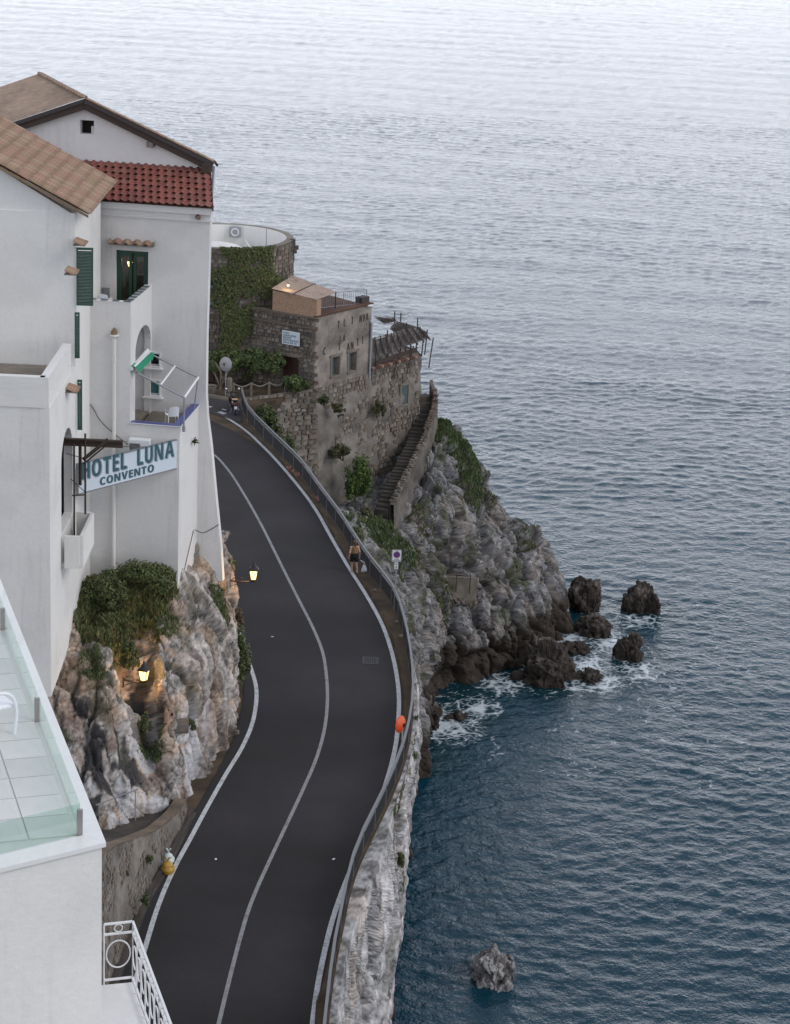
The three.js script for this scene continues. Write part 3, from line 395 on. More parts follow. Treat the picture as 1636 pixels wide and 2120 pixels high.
// ------------------------------------------------------------------ road, verge, kerbs
const seaEdge = sampleLine([[-19, -131], [-13.2, -125.6], ...EDGE_LINE_SEA, [-1.75, -50], [-1.7, -38]], 0.5);
const centre = sampleLine([[-20, -124], [-14, -119.2], ...CENTRE_LINE, [-4.55, -52], [-4.5, -38]], 0.5);
const roadLeft = offsetLine(centre, 3.35), roadRight = offsetLine(centre, -3.0);
const land = sampleLine([[-24, -150], [-8, -141], [-4.2, -133], [-4.6, -128.2], [-6.6, -126.6], [-9.2, -121.5], ...FENCE_LINE.map(p => [p[0] + 0.06, p[1]]), [-1.3, -52], [-1.3, -38]], 0.5);
struct('ground', prism([...land, [-70, -38], [-70, -150]], -1.2, -0.03), M.dirt);
const road = thing('road'); road.userData = { kind: 'structure' };
{
  const rd = road;
  part('asphalt', ribbon(roadLeft, roadRight, 0.0), M.asphalt, rd);
  const strip = (line, w, y) => ribbon(offsetLine(line, w / 2), offsetLine(line, -w / 2), y);
  part('edge_line', strip(seaEdge.slice(18), 0.17, 0.006), M.paint, rd);
  const le = sampleLine([[-6.6, -88], ...EDGE_LINE_ROCK, [-7.25, -52], [-7.2, -38]], 0.5);
  part('edge_line', strip(le, 0.16, 0.006), M.paint, rd);
  part('centre_line', strip(centre, 0.13, 0.006), M.paintGrey, rd);
  part('old_asphalt_apron', prism([[-15, -127], [-9.35, -123.9], [-8.9, -121.4], [-9.15, -119.9], [-10.4, -121.2], [-12.5, -123], [-16, -125.5]], -0.02, 0.012), M.asphaltOld, rd);
  for (const [x, z, w, d, a] of [[-11.3, -123.05, 0.62, 0.26, 0.55], [-10.3, -121.75, 0.55, 0.30, 0.75], [-10.25, -122.5, 0.3, 0.14, 0.6]]) { const m = part('give_way_mark', box(w, 0.004, d), M.paint, rd); m.position.set(x, 0.017, z); m.rotation.y = -a; }
  const grateMat = std(rgb(0.075, 0.075, 0.08)), grate = new THREE.Group(); grate.name = 'drain_grate'; rd.add(grate); grate.position.set(-0.74, 0.008, -84.4);
  part('frame', [box(0.66, 0.02, 0.05, 0, 0, 0.36), box(0.66, 0.02, 0.05, 0, 0, -0.36), box(0.05, 0.02, 0.68, 0.31, 0, 0), box(0.05, 0.02, 0.68, -0.31, 0, 0)], grateMat, grate);
  for (let i = 0; i < 8; i++) part('bar', box(0.035, 0.018, 0.66, -0.25 + i * 0.072, 0, 0), grateMat, grate);
}
// dirt verge with a stony kerb on the sea side
{
  const f = sampleLine(FENCE_LINE, 0.4).concat([[-1.35, -56], [-1.4, -50], [-1.4, -40]]), e = sampleLine(EDGE_LINE_SEA, 0.4), near = p => { let b = e[0], d = 99; for (const q of e) { const k = Math.hypot(p[0] - q[0], p[1] - q[1]); if (k < d) { d = k; b = q; } } return b; };
  const pos = []; const nU = f.length, nV = 8;
  for (let i = 0; i < nU; i++) { const q = near(f[i]), a = [q[0], q[1]], dx = f[i][0] - a[0], dz = f[i][1] - a[1], L = Math.hypot(dx, dz) || 1; for (let j = 0; j <= nV; j++) { const t = (0.16 + (L + 0.07 - 0.16) * j / nV) / L, x = a[0] + dx * t, z = a[1] + dz * t; pos.push([x, (j === 0 ? -0.01 : 0.075 + 0.05 * fbm(x * 1.6, 0, z * 1.6, 3)), z]); } }
  const q = []; for (let i = 0; i + 1 < nU; i++) for (let j = 0; j < nV; j++) { const a = i * (nV + 1) + j; q.push([pos[a], pos[a + 1], pos[a + nV + 2], pos[a + nV + 1]]); }
  struct('road_verge', metreUV(mergeQuadNormals(quads(q))), M.dirt);
}
function mergeQuadNormals(g) { const u = g.attributes.uv; g.deleteAttribute('uv'); g.deleteAttribute('normal'); const m = mergeVertices(g, 1e-3); m.computeVertexNormals(); return m; }

// ------------------------------------------------------------------ tiles, chairs and other repeated pieces
function panTile(w, l, rise, th = 0.018) {          // one interlocking roof tile: a roll and a pan, x across, +z down the slope
  const n = 8, top = [], q = []; for (let i = 0; i <= n; i++) { const t = i / n, y = t < 0.55 ? rise * Math.sin(Math.PI * t / 0.55) : -rise * 0.16 * Math.sin(Math.PI * (t - 0.55) / 0.45); top.push([(t - 0.5) * w * 1.04, y]); }
  for (let i = 0; i < n; i++) { const [x0, y0] = top[i], [x1, y1] = top[i + 1]; q.push([[x0, y0 - 0.02, -l * 0.56], [x0, y0 + 0.022, l * 0.5], [x1, y1 + 0.022, l * 0.5], [x1, y1 - 0.02, -l * 0.56]], [[x0, y0 + 0.022, l * 0.5], [x0, y0 + 0.022 - th, l * 0.5], [x1, y1 + 0.022 - th, l * 0.5], [x1, y1 + 0.022, l * 0.5]]); }
  const g = quads(q); g.deleteAttribute('uv'); return metreUV(toCreasedNormals(g, 0.6));
}
function barrelTile(r, l, r2 = r * 0.82) {          // half-round clay tile, x across, +z down the slope
  const n = 7, q = []; for (let i = 0; i < n; i++) { const a = Math.PI * i / n, b = Math.PI * (i + 1) / n, p = (t, k, R) => [Math.cos(t) * R, Math.sin(t) * R * 0.85, k]; q.push([p(a, l / 2, r), p(b, l / 2, r), p(b, -l / 2, r2), p(a, -l / 2, r2)], [p(a, l / 2, r), p(a, l / 2, r - 0.02), p(b, l / 2, r - 0.02), p(b, l / 2, r)]); }
  const g = quads(q); g.deleteAttribute('uv'); return metreUV(toCreasedNormals(g, 0.8));
}
function plasticChair(at, turn, label) {
  const c = thing('plastic_chair', label, 'chair', at, turn, 'white plastic balcony chairs');
  const sheet = (w0, w1, f) => { const q = [], n = 6; for (let i = 0; i < n; i++) for (let j = 0; j < n; j++) { const P = (a, b) => { const u = a / n - 0.5, v = b / n; return f(u * mix(w0, w1, v), v, u); }; q.push([P(i, j), P(i + 1, j), P(i + 1, j + 1), P(i, j + 1)]); } return mergeQuadNormals(quads(q)); };
  part('seat', sheet(0.40, 0.44, (x, v, u) => [x, 0.43 - 0.05 * (0.25 - u * u) * 4 * Math.sin(Math.PI * v) + 0.01, -0.2 + v * 0.42]), M.plastic, c);
  part('backrest', sheet(0.42, 0.36, (x, v, u) => [x, 0.42 + v * 0.42 - 0.05 * u * u * 4 * v, -0.2 - 0.12 * v - 0.05 * (0.25 - u * u) * 4]), M.plastic, c);
  for (const [x, z] of [[-0.18, 0.19], [0.18, 0.19], [-0.18, -0.2], [0.18, -0.2]]) part('leg', rod([x * 1.12, 0, z * 1.15], [x, 0.43, z * 0.95], 0.022, 6), M.plastic, c);
  for (const s of [-1, 1]) part('armrest', tube([[s * 0.2, 0.44, 0.18], [s * 0.235, 0.60, 0.12], [s * 0.235, 0.63, -0.08], [s * 0.19, 0.64, -0.24]], 0.018, 12, 5), M.plastic, c);
  return c;
}
const archHole = (x0, x1, y0, spring, top) => { const p = [[x0, y0], [x1, y0], [x1, spring]]; for (let i = 1; i < 12; i++) { const a = Math.PI * i / 12; p.push([(x0 + x1) / 2 + Math.cos(a) * (x1 - x0) / 2, spring + Math.sin(a) * (top - spring)]); } p.push([x0, spring]); return p; };
function room(x0, x1, y0, y1, z, d, parent, name = 'room') {   // an open-fronted box behind an opening
  part(name, [box(x1 - x0 + 0.5, 0.05, d, (x0 + x1) / 2, y0 - 0.2, z - d / 2), box(x1 - x0 + 0.5, 0.05, d, (x0 + x1) / 2, y1 + 0.2, z - d / 2), box(0.05, y1 - y0 + 0.5, d, x0 - 0.25, (y0 + y1) / 2, z - d / 2), box(0.05, y1 - y0 + 0.5, d, x1 + 0.25, (y0 + y1) / 2, z - d / 2), box(x1 - x0 + 0.6, y1 - y0 + 0.6, 0.05, (x0 + x1) / 2, (y0 + y1) / 2, z - d)], M.room, parent);
}

// ------------------------------------------------------------------ white hotel block; local x runs along its front, -z into the building
const HX = -7.91, HZ = -75.5, HT = -7 * Math.PI / 180;
const hotel = thing('hotel_building', 'tall white stucco hotel block with red tiled lean-to roof and brown gable', 'building', [HX, 0, HZ], HT);
const DM = 3.1;                                     // the main wall stands this far behind the projecting front
{
  const h = hotel, S = M.stucco;
  const edge = [[1.05, 5.4], [0.95, 6.75], [0.72, 8.7], [0.5, 10.7], [0.33, 11.9], [0.27, 12.8], [0.26, 15], [0.30, 18], [0.34, 19.82]];
  const door = rect(-3.19, 15.78, -1.98, 18.0), w1 = rect(-2.0, 13.70, -1.50, 14.20), w2 = rect(-2.03, 12.58, -1.49, 13.14), hole = rect(-5.15, 21.85, -4.62, 22.36);
  part('main_wall', metreUV(slab([[-9, 5.4], ...edge, [-9, 19.82]], [door, w1, w2], 0.35).translate(0, 0, -DM)), S, h);
  // far side follows the bend of the road
  part('side_wall', metreUV(quads(edge.slice(0, -1).map((p, i) => { const n = edge[i + 1]; return [[p[0], p[1], -DM], [n[0], n[1], -DM], [n[0] - 4.2, n[1], -DM - 9], [p[0] - 4.2, p[1], -DM - 9]]; }))), S, h);
  // front block: upper balcony left, lower balcony right, a pier below
  part('front_wall', metreUV(slab([[-9, 5.0], [-2.6, 5.6], [-0.45, 6.3], [-0.45, 5.1], [0, 4.6], [0, 12.31], [-1.84, 12.31], [-1.84, 16.74], [-9, 16.74]], [], 0.24)), S, h);
  part('pier_wall', metreUV(slab([[0.24, 4.6], [0.24, 12.31], [DM, 12.31], [DM, 6.2], [1.5, 5.3], [0.6, 4.6]], [], 0.24).rotateY(Math.PI / 2).translate(0, 0, 0).translate(0, 0, 0)), S, h);
  part('arch_wall', metreUV(slab([[0.24, 11.5], [0.24, 16.74], [DM, 16.74], [DM, 11.5]], [archHole(0.72, DM - 0.08, 11.6, 14.75, 15.5)], 0.24).rotateY(Math.PI / 2).translate(-1.84, 0, 0)), S, h);
  part('balcony_floor', box(1.62, 0.18, DM - 0.26, -0.95, 11.87, -DM / 2 - 0.11), M.concrete, h);
  part('upper_balcony_floor', box(7, 0.2, DM - 0.26, -5.4, 16.02, -DM / 2 - 0.11), M.concrete, h); part('loggia_floor', box(7, 0.2, DM - 0.26, -5.4, 11.87, -DM / 2 - 0.11), M.concrete, h);
  // cornice above the main wall
  part('cornice', [box(9.5, 0.28, 0.12, -4.36, 19.68, -DM + 0.055), box(9.48, 0.07, 0.07, -4.37, 19.30, -DM + 0.033)], S, h);
  // green-tiled coping of the upper parapet, tile by tile, blue coping of the lower one
  const cop = new THREE.Group(); cop.name = 'upper_coping'; h.add(cop);
  part('bed', [box(7.2, 0.035, 0.27, -5.44, 16.76, -0.12), box(0.27, 0.035, DM - 0.26, -1.96, 16.76, -DM / 2 - 0.13)], S, cop);
  for (let i = 0; i < 7; i++) part('tile', rbox(0.25, 0.014, 0.24, -1.99 - i * 0.42, 16.786, -0.12, 0.005), M.tealTile, cop);
  for (let i = 0; i < 6; i++) part('tile', rbox(0.24, 0.014, 0.30, -1.96, 16.787, -0.45 - i * 0.45, 0.005), M.tealTile, cop);
  part('lower_coping', [box(1.90, 0.05, 0.30, -0.93, 12.335, -0.12), box(0.30, 0.05, DM - 0.28, -0.12, 12.335, -DM / 2 - 0.14)], M.blueTile, h);
  part('coping_edge', [box(1.98, 0.03, 0.03, -0.93, 12.34, 0.045), box(0.03, 0.03, DM, 0.045, 12.34, -DM / 2 + 0.02), box(1.6, 0.03, 0.02, -1.1, 12.34, -0.283)], M.whiteMetal, h);
  // lean-to roof of red tiles, laid one by one
  const slope = Math.atan2(1.0, 2.35), rl = 0.365, tw = 0.285, geo = panTile(tw, rl, 0.062);
  const deck = part('roof_deck', quads([[[-8.5, 19.80, -2.86], [0.44, 19.80, -2.86], [-0.18, 20.80, -5.21], [-8.5, 20.80, -5.21]], [[-8.5, 19.8, -2.86], [0.44, 19.8, -2.86], [0.44, 19.82, -3.3], [-8.5, 19.82, -3.3]]]), M.brick, h);
  for (let r = 0; r < 7; r++) for (let c = 0; c < 30; c++) {
    const x = 0.30 - c * tw, t = (r + 0.5) / 7, m = mesh('roof_tile', geo, tileMats[Math.floor(rnd() * 4)], deck); m.position.set(x - 0.62 * (1 - t), 20.85 - t * 1.0 + 0.02 + rr(-0.004, 0.004), -5.21 + t * 2.38); m.rotation.set(slope + rr(-0.01, 0.01), rr(-0.012, 0.012), rr(-0.01, 0.01));
  }
  part('roof_edge_trim', bar([0.47, 19.76, -2.84], [-0.16, 20.82, -5.2], 0.05, 0.1), M.doorRed, h);
  // gable behind the lean-to
  part('gable_wall', metreUV(slab([[-9.8, 19.6], [-0.35, 19.6], [-0.35, 20.95], [-4.9, 22.88], [-9.8, 21.02]], [hole], 0.3).translate(0, 0, -5.24)), S, h);
  room(-5.15, -4.62, 21.85, 22.36, -5.5, 0.9, h, 'attic_space');
  part('attic_prop', box(0.09, 0.3, 0.1, -4.72, 21.98, -5.45), S, h);
  part('beam_stub', rbox(0.26, 0.24, 0.30, -2.42, 21.66, -5.12, 0.03), M.plaster, h);
  const gr = new THREE.Group(); gr.name = 'gable_roof'; h.add(gr); const bx = -3.6, bz = -6.2;
  const P = (x, y, z) => [x, y, z]; const R0 = P(-4.9, 23.22, -4.95), R1 = P(-4.9 + bx, 23.22, -4.95 + bz), E0 = P(-0.08, 21.20, -4.95), E1 = P(-0.08 + bx, 21.20, -4.95 + bz), W0 = P(-10.0, 21.26, -4.95), W1 = P(-10.0 + bx, 21.26, -4.95 + bz);
  part('roof_slope', quads([[R0, E0, E1, R1]]), oldTileMats[2], gr); part('roof_slope', quads([[W0, R0, R1, W1]]), oldTileMats[1], gr);
  part('barge_board', [bar([-4.9, 22.95, -5.02], [-0.1, 20.95, -5.02], 0.12, 0.30), bar([-4.9, 22.95, -5.02], [-10, 21.02, -5.02], 0.12, 0.30)], M.rust, gr);
  part('verge_board', [bar([-4.92, 23.13, -4.96], [0.0, 21.08, -4.96], 0.16, 0.14), bar([-4.88, 23.13, -4.96], [-10.1, 21.15, -4.96], 0.16, 0.14)], M.wood, gr);
  part('eave_block', rbox(0.34, 0.36, 0.4, -0.26, 20.92, -5.0, 0.03), M.rust, gr); part('gutter_end', rod([-0.04, 21.14, -5.3], [0.16, 21.06, -4.9], 0.05), M.doorRed, gr);
  part('downpipe', tube([[0.0, 21.0, -5.0], [0.0, 20.6, -5.0], [0.06, 20.2, -4.6], [0.38, 19.85, -3.1]], 0.05, 14, 6), M.galv, gr);
  const rg = barrelTile(0.11, 0.42); for (let i = 0; i < 16; i++) { const m = mesh('ridge_tile', rg, oldTileMats[i % 4], gr), t = (i + 0.3) / 16; m.position.set(-4.9 + bx * t, 23.24, -4.95 + bz * t); m.rotation.y = Math.atan2(-bx, -bz); }
  const vg = barrelTile(0.075, 0.36); for (let i = 0; i < 16; i++) { const m = mesh('verge_tile', vg, oldTileMats[(i * 3) % 4], gr), t = (i + 0.5) / 16; m.position.set(-4.9 + 4.9 * t, 23.22 - 2.03 * t, -4.97); m.rotation.set(0, Math.PI / 2, 0); m.rotation.order = 'ZYX'; m.rotation.z = -Math.atan2(2.03, 4.9); }
  // upper balcony door
  const d = new THREE.Group(); d.name = 'balcony_door'; h.add(d); const dz = -DM - 0.12;
  part('door_frame', [box(0.09, 2.2, 0.10, -3.15, 16.88, dz), box(0.09, 2.2, 0.10, -2.02, 16.88, dz), box(1.22, 0.09, 0.10, -2.585, 17.95, dz)], M.green, d);
  for (const cx of [-2.865, -2.305]) { part('door_leaf', [box(0.11, 2.06, 0.06, cx - 0.195, 16.86, dz), box(0.11, 2.06, 0.06, cx + 0.195, 16.86, dz), box(0.3, 0.12, 0.06, cx, 17.84, dz), box(0.3, 0.3, 0.06, cx, 15.95, dz)], M.green, d); part('pane', box(0.29, 1.68, 0.012, cx, 16.94, dz), M.glass, d); }
  part('interior', [box(1.9, 2.5, 0.05, -2.6, 16.9, -DM - 2.3), box(1.9, 0.05, 2, -2.6, 15.7, -DM - 1.35), box(1.9, 0.05, 2, -2.6, 18.15, -DM - 1.35), box(0.05, 2.5, 2, -3.55, 16.9, -DM - 1.35), box(0.05, 2.5, 2, -1.65, 16.9, -DM - 1.35)], M.room, d);
  // little clay-tile hood over the door
  const hood = new THREE.Group(); hood.name = 'tile_hood'; h.add(hood); part('shelf', box(1.66, 0.05, 0.36, -2.56, 18.27, -DM + 0.17), M.plaster, hood);
  const hg = barrelTile(0.105, 0.38); for (let i = 0; i < 4; i++) { const m = mesh('tile', hg, oldTileMats[i % 4], hood); m.position.set(-3.12 + i * 0.375, 18.33, -DM + 0.19); m.rotation.x = 0.25; }
  const hp = barrelTile(0.12, 0.38); for (let i = 0; i < 5; i++) { const m = mesh('tile', hp, oldTileMats[(i + 2) % 4], hood); m.position.set(-3.30 + i * 0.37, 18.40, -DM + 0.17); m.rotation.set(0.22, 0, Math.PI); }
  // two small windows beside the arch
  for (const [x0, y0, x1, y1, cur] of [[-2.0, 13.70, -1.50, 14.20, false], [-2.03, 12.58, -1.49, 13.14, true]]) {
    const w = new THREE.Group(); w.name = 'window'; h.add(w); const cx = (x0 + x1) / 2, cy = (y0 + y1) / 2, W = x1 - x0, H2 = y1 - y0;
    part('frame', [box(0.06, H2 + 0.10, 0.06, x0 - 0.005, cy, -DM + 0.012), box(0.06, H2 + 0.10, 0.06, x1 + 0.005, cy, -DM + 0.012), box(W - 0.05, 0.06, 0.056, cx, y1 + 0.015, -DM + 0.012), box(W - 0.05, 0.06, 0.056, cx, y0 - 0.015, -DM + 0.012)], M.marble, w);
    part('sill', rbox(W + 0.26, 0.06, 0.16, cx, y0 - 0.09, -DM + 0.06, 0.01), M.marble, w);
    part('sash', [box(0.045, H2, 0.04, x0 + 0.045, cy, -DM - 0.1), box(0.045, H2, 0.04, x1 - 0.045, cy, -DM - 0.1), box(W, 0.045, 0.038, cx, y1 - 0.03, -DM - 0.1), box(W, 0.045, 0.038, cx, y0 + 0.03, -DM - 0.1)], M.whiteMetal, w);
    part('pane', box(W - 0.1, H2 - 0.1, 0.01, cx, cy, -DM - 0.1), M.glass, w); room(x0, x1, y0, y1, -DM - 0.36, 0.8, w);
    if (cur) for (let i = 0; i < 8; i++) part('curtain_fold', rod([x0 + 0.05 + i * 0.064, y0 + 0.05, -DM - 0.17], [x0 + 0.05 + i * 0.064, y1 - 0.05, -DM - 0.17], 0.036, 6), M.tealCurtain, w);
  }
  part('side_door', [box(0.05, 2.5, 0.09, -1.965, 12.8, -0.79), box(0.05, 2.5, 0.07, -1.965, 12.8, -1.0), box(0.03, 2.4, 0.12, -1.967, 12.75, -0.9)], M.green, h);
  part('meter_box', rbox(0.26, 0.42, 0.08, -3.55, 16.35, -DM + 0.04, 0.01), M.galv, h);
  // drainpipe with a terracotta cowl on top
  const dp = new THREE.Group(); dp.name = 'drainpipe'; h.add(dp); part('pipe', [rod([-2.41, 6.6, 0.10], [-2.41, 15.52, 0.10], 0.075, 14), ...[8.2, 10.3, 12.5, 14.6].map(y => rod([-2.41, y, 0.10], [-2.41, y + 0.09, 0.10], 0.088, 14))], M.stuccoWing, dp);
  part('collar', lathe([[0.075, 0], [0.16, 0.08], [0.165, 0.14], [0, 0.145]]).translate(-2.41, 15.46, 0.10), M.stuccoWing, dp);
  part('cowl', lathe([[0.13, 0], [0.12, 0.1], [0.07, 0.2], [0.0, 0.26]], 10).translate(-2.41, 15.6, 0.10), oldTileMats[2], dp);
  part('drain_pot', lathe([[0.08, 0], [0.10, 0.2], [0.07, 0.2], [0.06, 0.02]], 10).rotateX(1.2).translate(-0.10, 19.4, -DM + 0.05), oldTileMats[3], h);
  // loose cables pinned to the wall
  part('cable', [tube([[0.06, 7.6, -2.5], [0.3, 7.35, -2.95], [0.6, 7.5, -3.06], [0.86, 7.7, -3.06]], 0.014, 16, 4), tube([[-0.44, 7.0, 0.02], [-0.2, 6.1, 0.03], [0.02, 5.4, 0.03], [0.03, 6.2, -0.6], [0.03, 7.6, -2.4]], 0.014, 20, 4), tube([[-3.9, 13.3, 0.03], [-3.3, 12.9, 0.04], [-2.9, 12.3, 0.05], [-1.5, 11.3, 0.2]], 0.014, 20, 4)], M.iron, h);
}
const toWorld = (x, y, z) => { const p = V(x, y, z).applyAxisAngle(V(0, 1, 0), HT); return [p.x + HX, p.y, p.z + HZ]; };
plasticChair(toWorld(-2.95, 16.12, -0.62), HT + Math.PI, 'white plastic chair on the upper balcony by the green door');
plasticChair(toWorld(-4.2, 16.12, -0.7), HT + Math.PI, 'white plastic chair half hidden by the green shutter');
plasticChair(toWorld(-0.60, 11.96, -1.3), HT + Math.PI + 0.5, 'white plastic chair on the blue-edged lower balcony');
{ // lamp burning inside the room behind the green door
  const l = thing('wall_lamp', 'small warm lamp lit behind the glass of the green balcony door', 'lamp', toWorld(-2.9, 17.3, -DM - 0.9));
  part('shade', lathe([[0.05, -0.08], [0.10, 0.08], [0.09, 0.08], [0.045, -0.08]], 12), new THREE.MeshStandardMaterial({ color: rgb(0.8, 0.6, 0.3), emissive: rgb(1, 0.55, 0.16), emissiveIntensity: 4, side: THREE.DoubleSide }), l);
  part('stem', rod([0, -0.35, 0], [0, -0.08, 0], 0.012), M.iron, l);
  const pl = new THREE.PointLight(rgb(1, 0.62, 0.28), 0.25); pl.position.set(0, 0.16, 0.05); pl.castShadow = true; l.add(pl);
}
{ // folded awning on its pipe frame over the lower balcony
  const a = thing('awning_frame', 'grey pipe awning frame with rolled green canvas over the lower balcony', 'awning', [HX, 0, HZ], HT);
  const fA = [-1.82, 14.30, -0.05], fB = [0.14, 13.42, -0.05], bA = [-1.82, 14.42, -2.3], bB = [0.14, 13.6, -2.3], mid = (p, q, t) => p.map((v, i) => mix(v, q[i], t));
  part('side_arm', rod(fA, fB, 0.035), M.galv, a); part('side_arm', rod(bA, bB, 0.035), M.galv, a);
  part('cross_bar', rod(mid(fA, fB, 0.55), mid(bA, bB, 0.55), 0.04), M.whiteMetal, a); part('cross_bar', rod(fB, bB, 0.045), M.whiteMetal, a);
  part('post', [rod(fB, [0.14, 12.33, -0.05], 0.035), rod([0.14, 12.15, -0.05], [0.14, 12.35, -0.05], 0.06)], M.galv, a); part('post', rod(bB, [0.0, 12.36, -2.3], 0.025), M.galv, a);
  part('roller', rod([-1.80, 14.36, 0.02], [-1.80, 14.48, -2.35], 0.075, 12), M.whiteMetal, a);
  const q = []; for (let i = 0; i < 10; i++) { const z0 = 0.02 - i * 0.237, z1 = z0 - 0.237; q.push([[-1.80, 14.46, z0], [-1.80, 14.47, z1], [-1.56, 14.39, z1], [-1.56, 14.38, z0]], [[-1.56, 14.38, z0], [-1.56, 14.39, z1], [-1.55, 14.18 + 0.05 * (i % 2), z1], [-1.55, 14.18 + 0.05 * ((i + 1) % 2), z0]]); }
  part('canvas', quads(q), M.awning, a); part('canvas_stripe', quads([[[-1.72, 14.47, 0.03], [-1.72, 14.48, -2.36], [-1.64, 14.45, -2.36], [-1.64, 14.44, 0.03]]]), M.whiteMetal, a);
}
{ // air conditioner
  const a = thing('air_conditioner', 'white air conditioner unit on the hotel wall above the blue sign', 'air conditioner', toWorld(-1.42, 11.52, 0.2), HT);
  part('casing', rbox(0.78, 0.62, 0.32, 0, 0, 0, 0.03), M.plastic, a); const gr = part('grille', rbox(0.40, 0.44, 0.03, -0.15, -0.05, 0.165, 0.01), M.galv, a);
  for (let i = 0; i < 9; i++) part('slat', box(0.38, 0.012, 0.02, -0.15, -0.23 + i * 0.045, 0.185), M.blackPlastic, gr); part('bracket', [box(0.04, 0.04, 0.36, -0.3, -0.33, -0.02), box(0.04, 0.04, 0.36, 0.3, -0.33, -0.02)], M.galv, a);
}
{ // small succulent growing out of the pier
  const p = thing('wall_plant', 'small green tuft sprouting from the white pier wall', 'plant', toWorld(0.06, 11.2, -2.05), HT); const q = [];
  for (let i = 0; i < 26; i++) { const a = rr(-1.3, 1.3), b = rr(-0.5, 1.3), l = rr(0.12, 0.3), d = V(Math.cos(a) * Math.cos(b), Math.sin(b), Math.sin(a) * Math.cos(b)), s = V(0, 1, 0).cross(d).normalize().multiplyScalar(0.014); const e = d.clone().multiplyScalar(l), m = d.clone().multiplyScalar(l * 0.6).add(V(0, 0.02, 0)); q.push([[s.x, s.y, s.z], [m.x + s.x, m.y, m.z + s.z], [e.x, e.y - 0.03, e.z], [m.x - s.x, m.y, m.z - s.z]]); }
  part('leaves', quads(q), std(rgb(0.07, 0.11, 0.03)), p); part('root', new THREE.IcosahedronGeometry(0.06, 1), M.rust, p);
}

// ------------------------------------------------------------------ hotel sign strung between the pier and the wing's balcony
const font = await new FontLoader().loadAsync('fonts/droid/droid_sans_bold.typeface.json');
{
  const A = V(-11.07, 11.29, -71.96), B = V(-7.99, 11.29, -75.58), L = A.distanceTo(B), s = thing('hotel_sign', 'long white sign board reading HOTEL LUNA CONVENTO in teal letters', 'sign', [(A.x + B.x) / 2, 11.29, (A.z + B.z) / 2], Math.atan2(-(B.z - A.z), B.x - A.x));
  part('board', rbox(L, 1.06, 0.06, 0, 0, 0, 0.01), std(rgb(0.62, 0.69, 0.76), { roughness: 0.5 }), s);
  part('border', [box(L + 0.06, 0.045, 0.09, 0, 0.54, 0), box(L + 0.06, 0.045, 0.09, 0, -0.54, 0), box(0.045, 1.04, 0.09, L / 2, 0, 0), box(0.045, 1.04, 0.09, -L / 2, 0, 0)], M.steel, s);
  const face = std(rgb(0.045, 0.13, 0.165), { roughness: 0.6, map: worn }), shade = std(rgb(0.25, 0.31, 0.35), { roughness: 0.7 });
  const write = (text, x0, x1, y, hgt) => {
    const widths = [...text].map(c => { if (c === ' ') return hgt * 0.62; const g = new TextGeometry(c, { font, size: hgt, depth: 0.02, curveSegments: 4 }); g.computeBoundingBox(); return g.boundingBox.max.x - g.boundingBox.min.x; }), tot = widths.reduce((a, b) => a + b, 0), gap = hgt * 0.22, k = (x1 - x0) / (tot + gap * (text.length - 1)); let x = x0;
    [...text].forEach((c, i) => {
      if (c !== ' ') for (const [m, nm, ox, oy, oz] of [[shade, 'letter_shadow', hgt * 0.09, -hgt * 0.07, 0.032], [face, 'letter', 0, 0, 0.040]]) { const g = new TextGeometry(c, { font, size: hgt, depth: 0.012, curveSegments: 4 }); g.computeBoundingBox(); g.translate(-g.boundingBox.min.x, 0, 0).scale(k, 1, 1); const o = part(nm, g, m, s); o.position.set(x + ox, y + oy, oz); }
      x += (widths[i] + gap) * k;
    });
  };
  write('HOTEL LUNA', -L / 2 + 0.16, L / 2 - 0.22, -0.04, 0.62); write('CONVENTO', -L / 2 + 1.0, L / 2 - 1.2, -0.42, 0.28);
  const br = thing('sign_bracket', 'rusty steel beam bracket holding the left end of the hotel sign', 'bracket', [0, 0, 0]);
  part('beam', [box(2.1, 0.05, 0.16, -10.5, 12.84, -71.6), box(2.1, 0.16, 0.04, -10.5, 12.74, -71.6), box(2.1, 0.05, 0.16, -10.5, 12.64, -71.6)], M.rust, br);
  part('brace', [bar([-9.95, 12.90, -71.55], [-10.8, 12.15, -71.5], 0.07, 0.12)], M.rust, br); part('brace', rod([-10.0, 12.7, -71.55], [-10.78, 12.0, -71.5], 0.03), M.rust, br);
  part('post', rod([-10.72, 10.2, -71.45], [-10.72, 13.1, -71.45], 0.035), M.rust, br); part('post', rod([-11.08, 9.4, -71.3], [-11.08, 12.75, -71.3], 0.035), M.rust, br); part('post', rod([-10.92, 11.2, -71.6], [-10.92, 12.7, -71.6], 0.06, 6), M.rust, br);
  part('tie', [rod([-11.15, 10.9, -71.3], [-10.7, 10.9, -71.45], 0.025), rod([-11.2, 11.5, -71.3], [-10.7, 10.95, -71.5], 0.015), rod([-9.6, 12.65, -71.6], [-9.0, 11.9, -74.2], 0.012), rod([-11.3, 12.5, -71.0], [-10.8, 12.2, -71.5], 0.015)], M.rust, br);
}

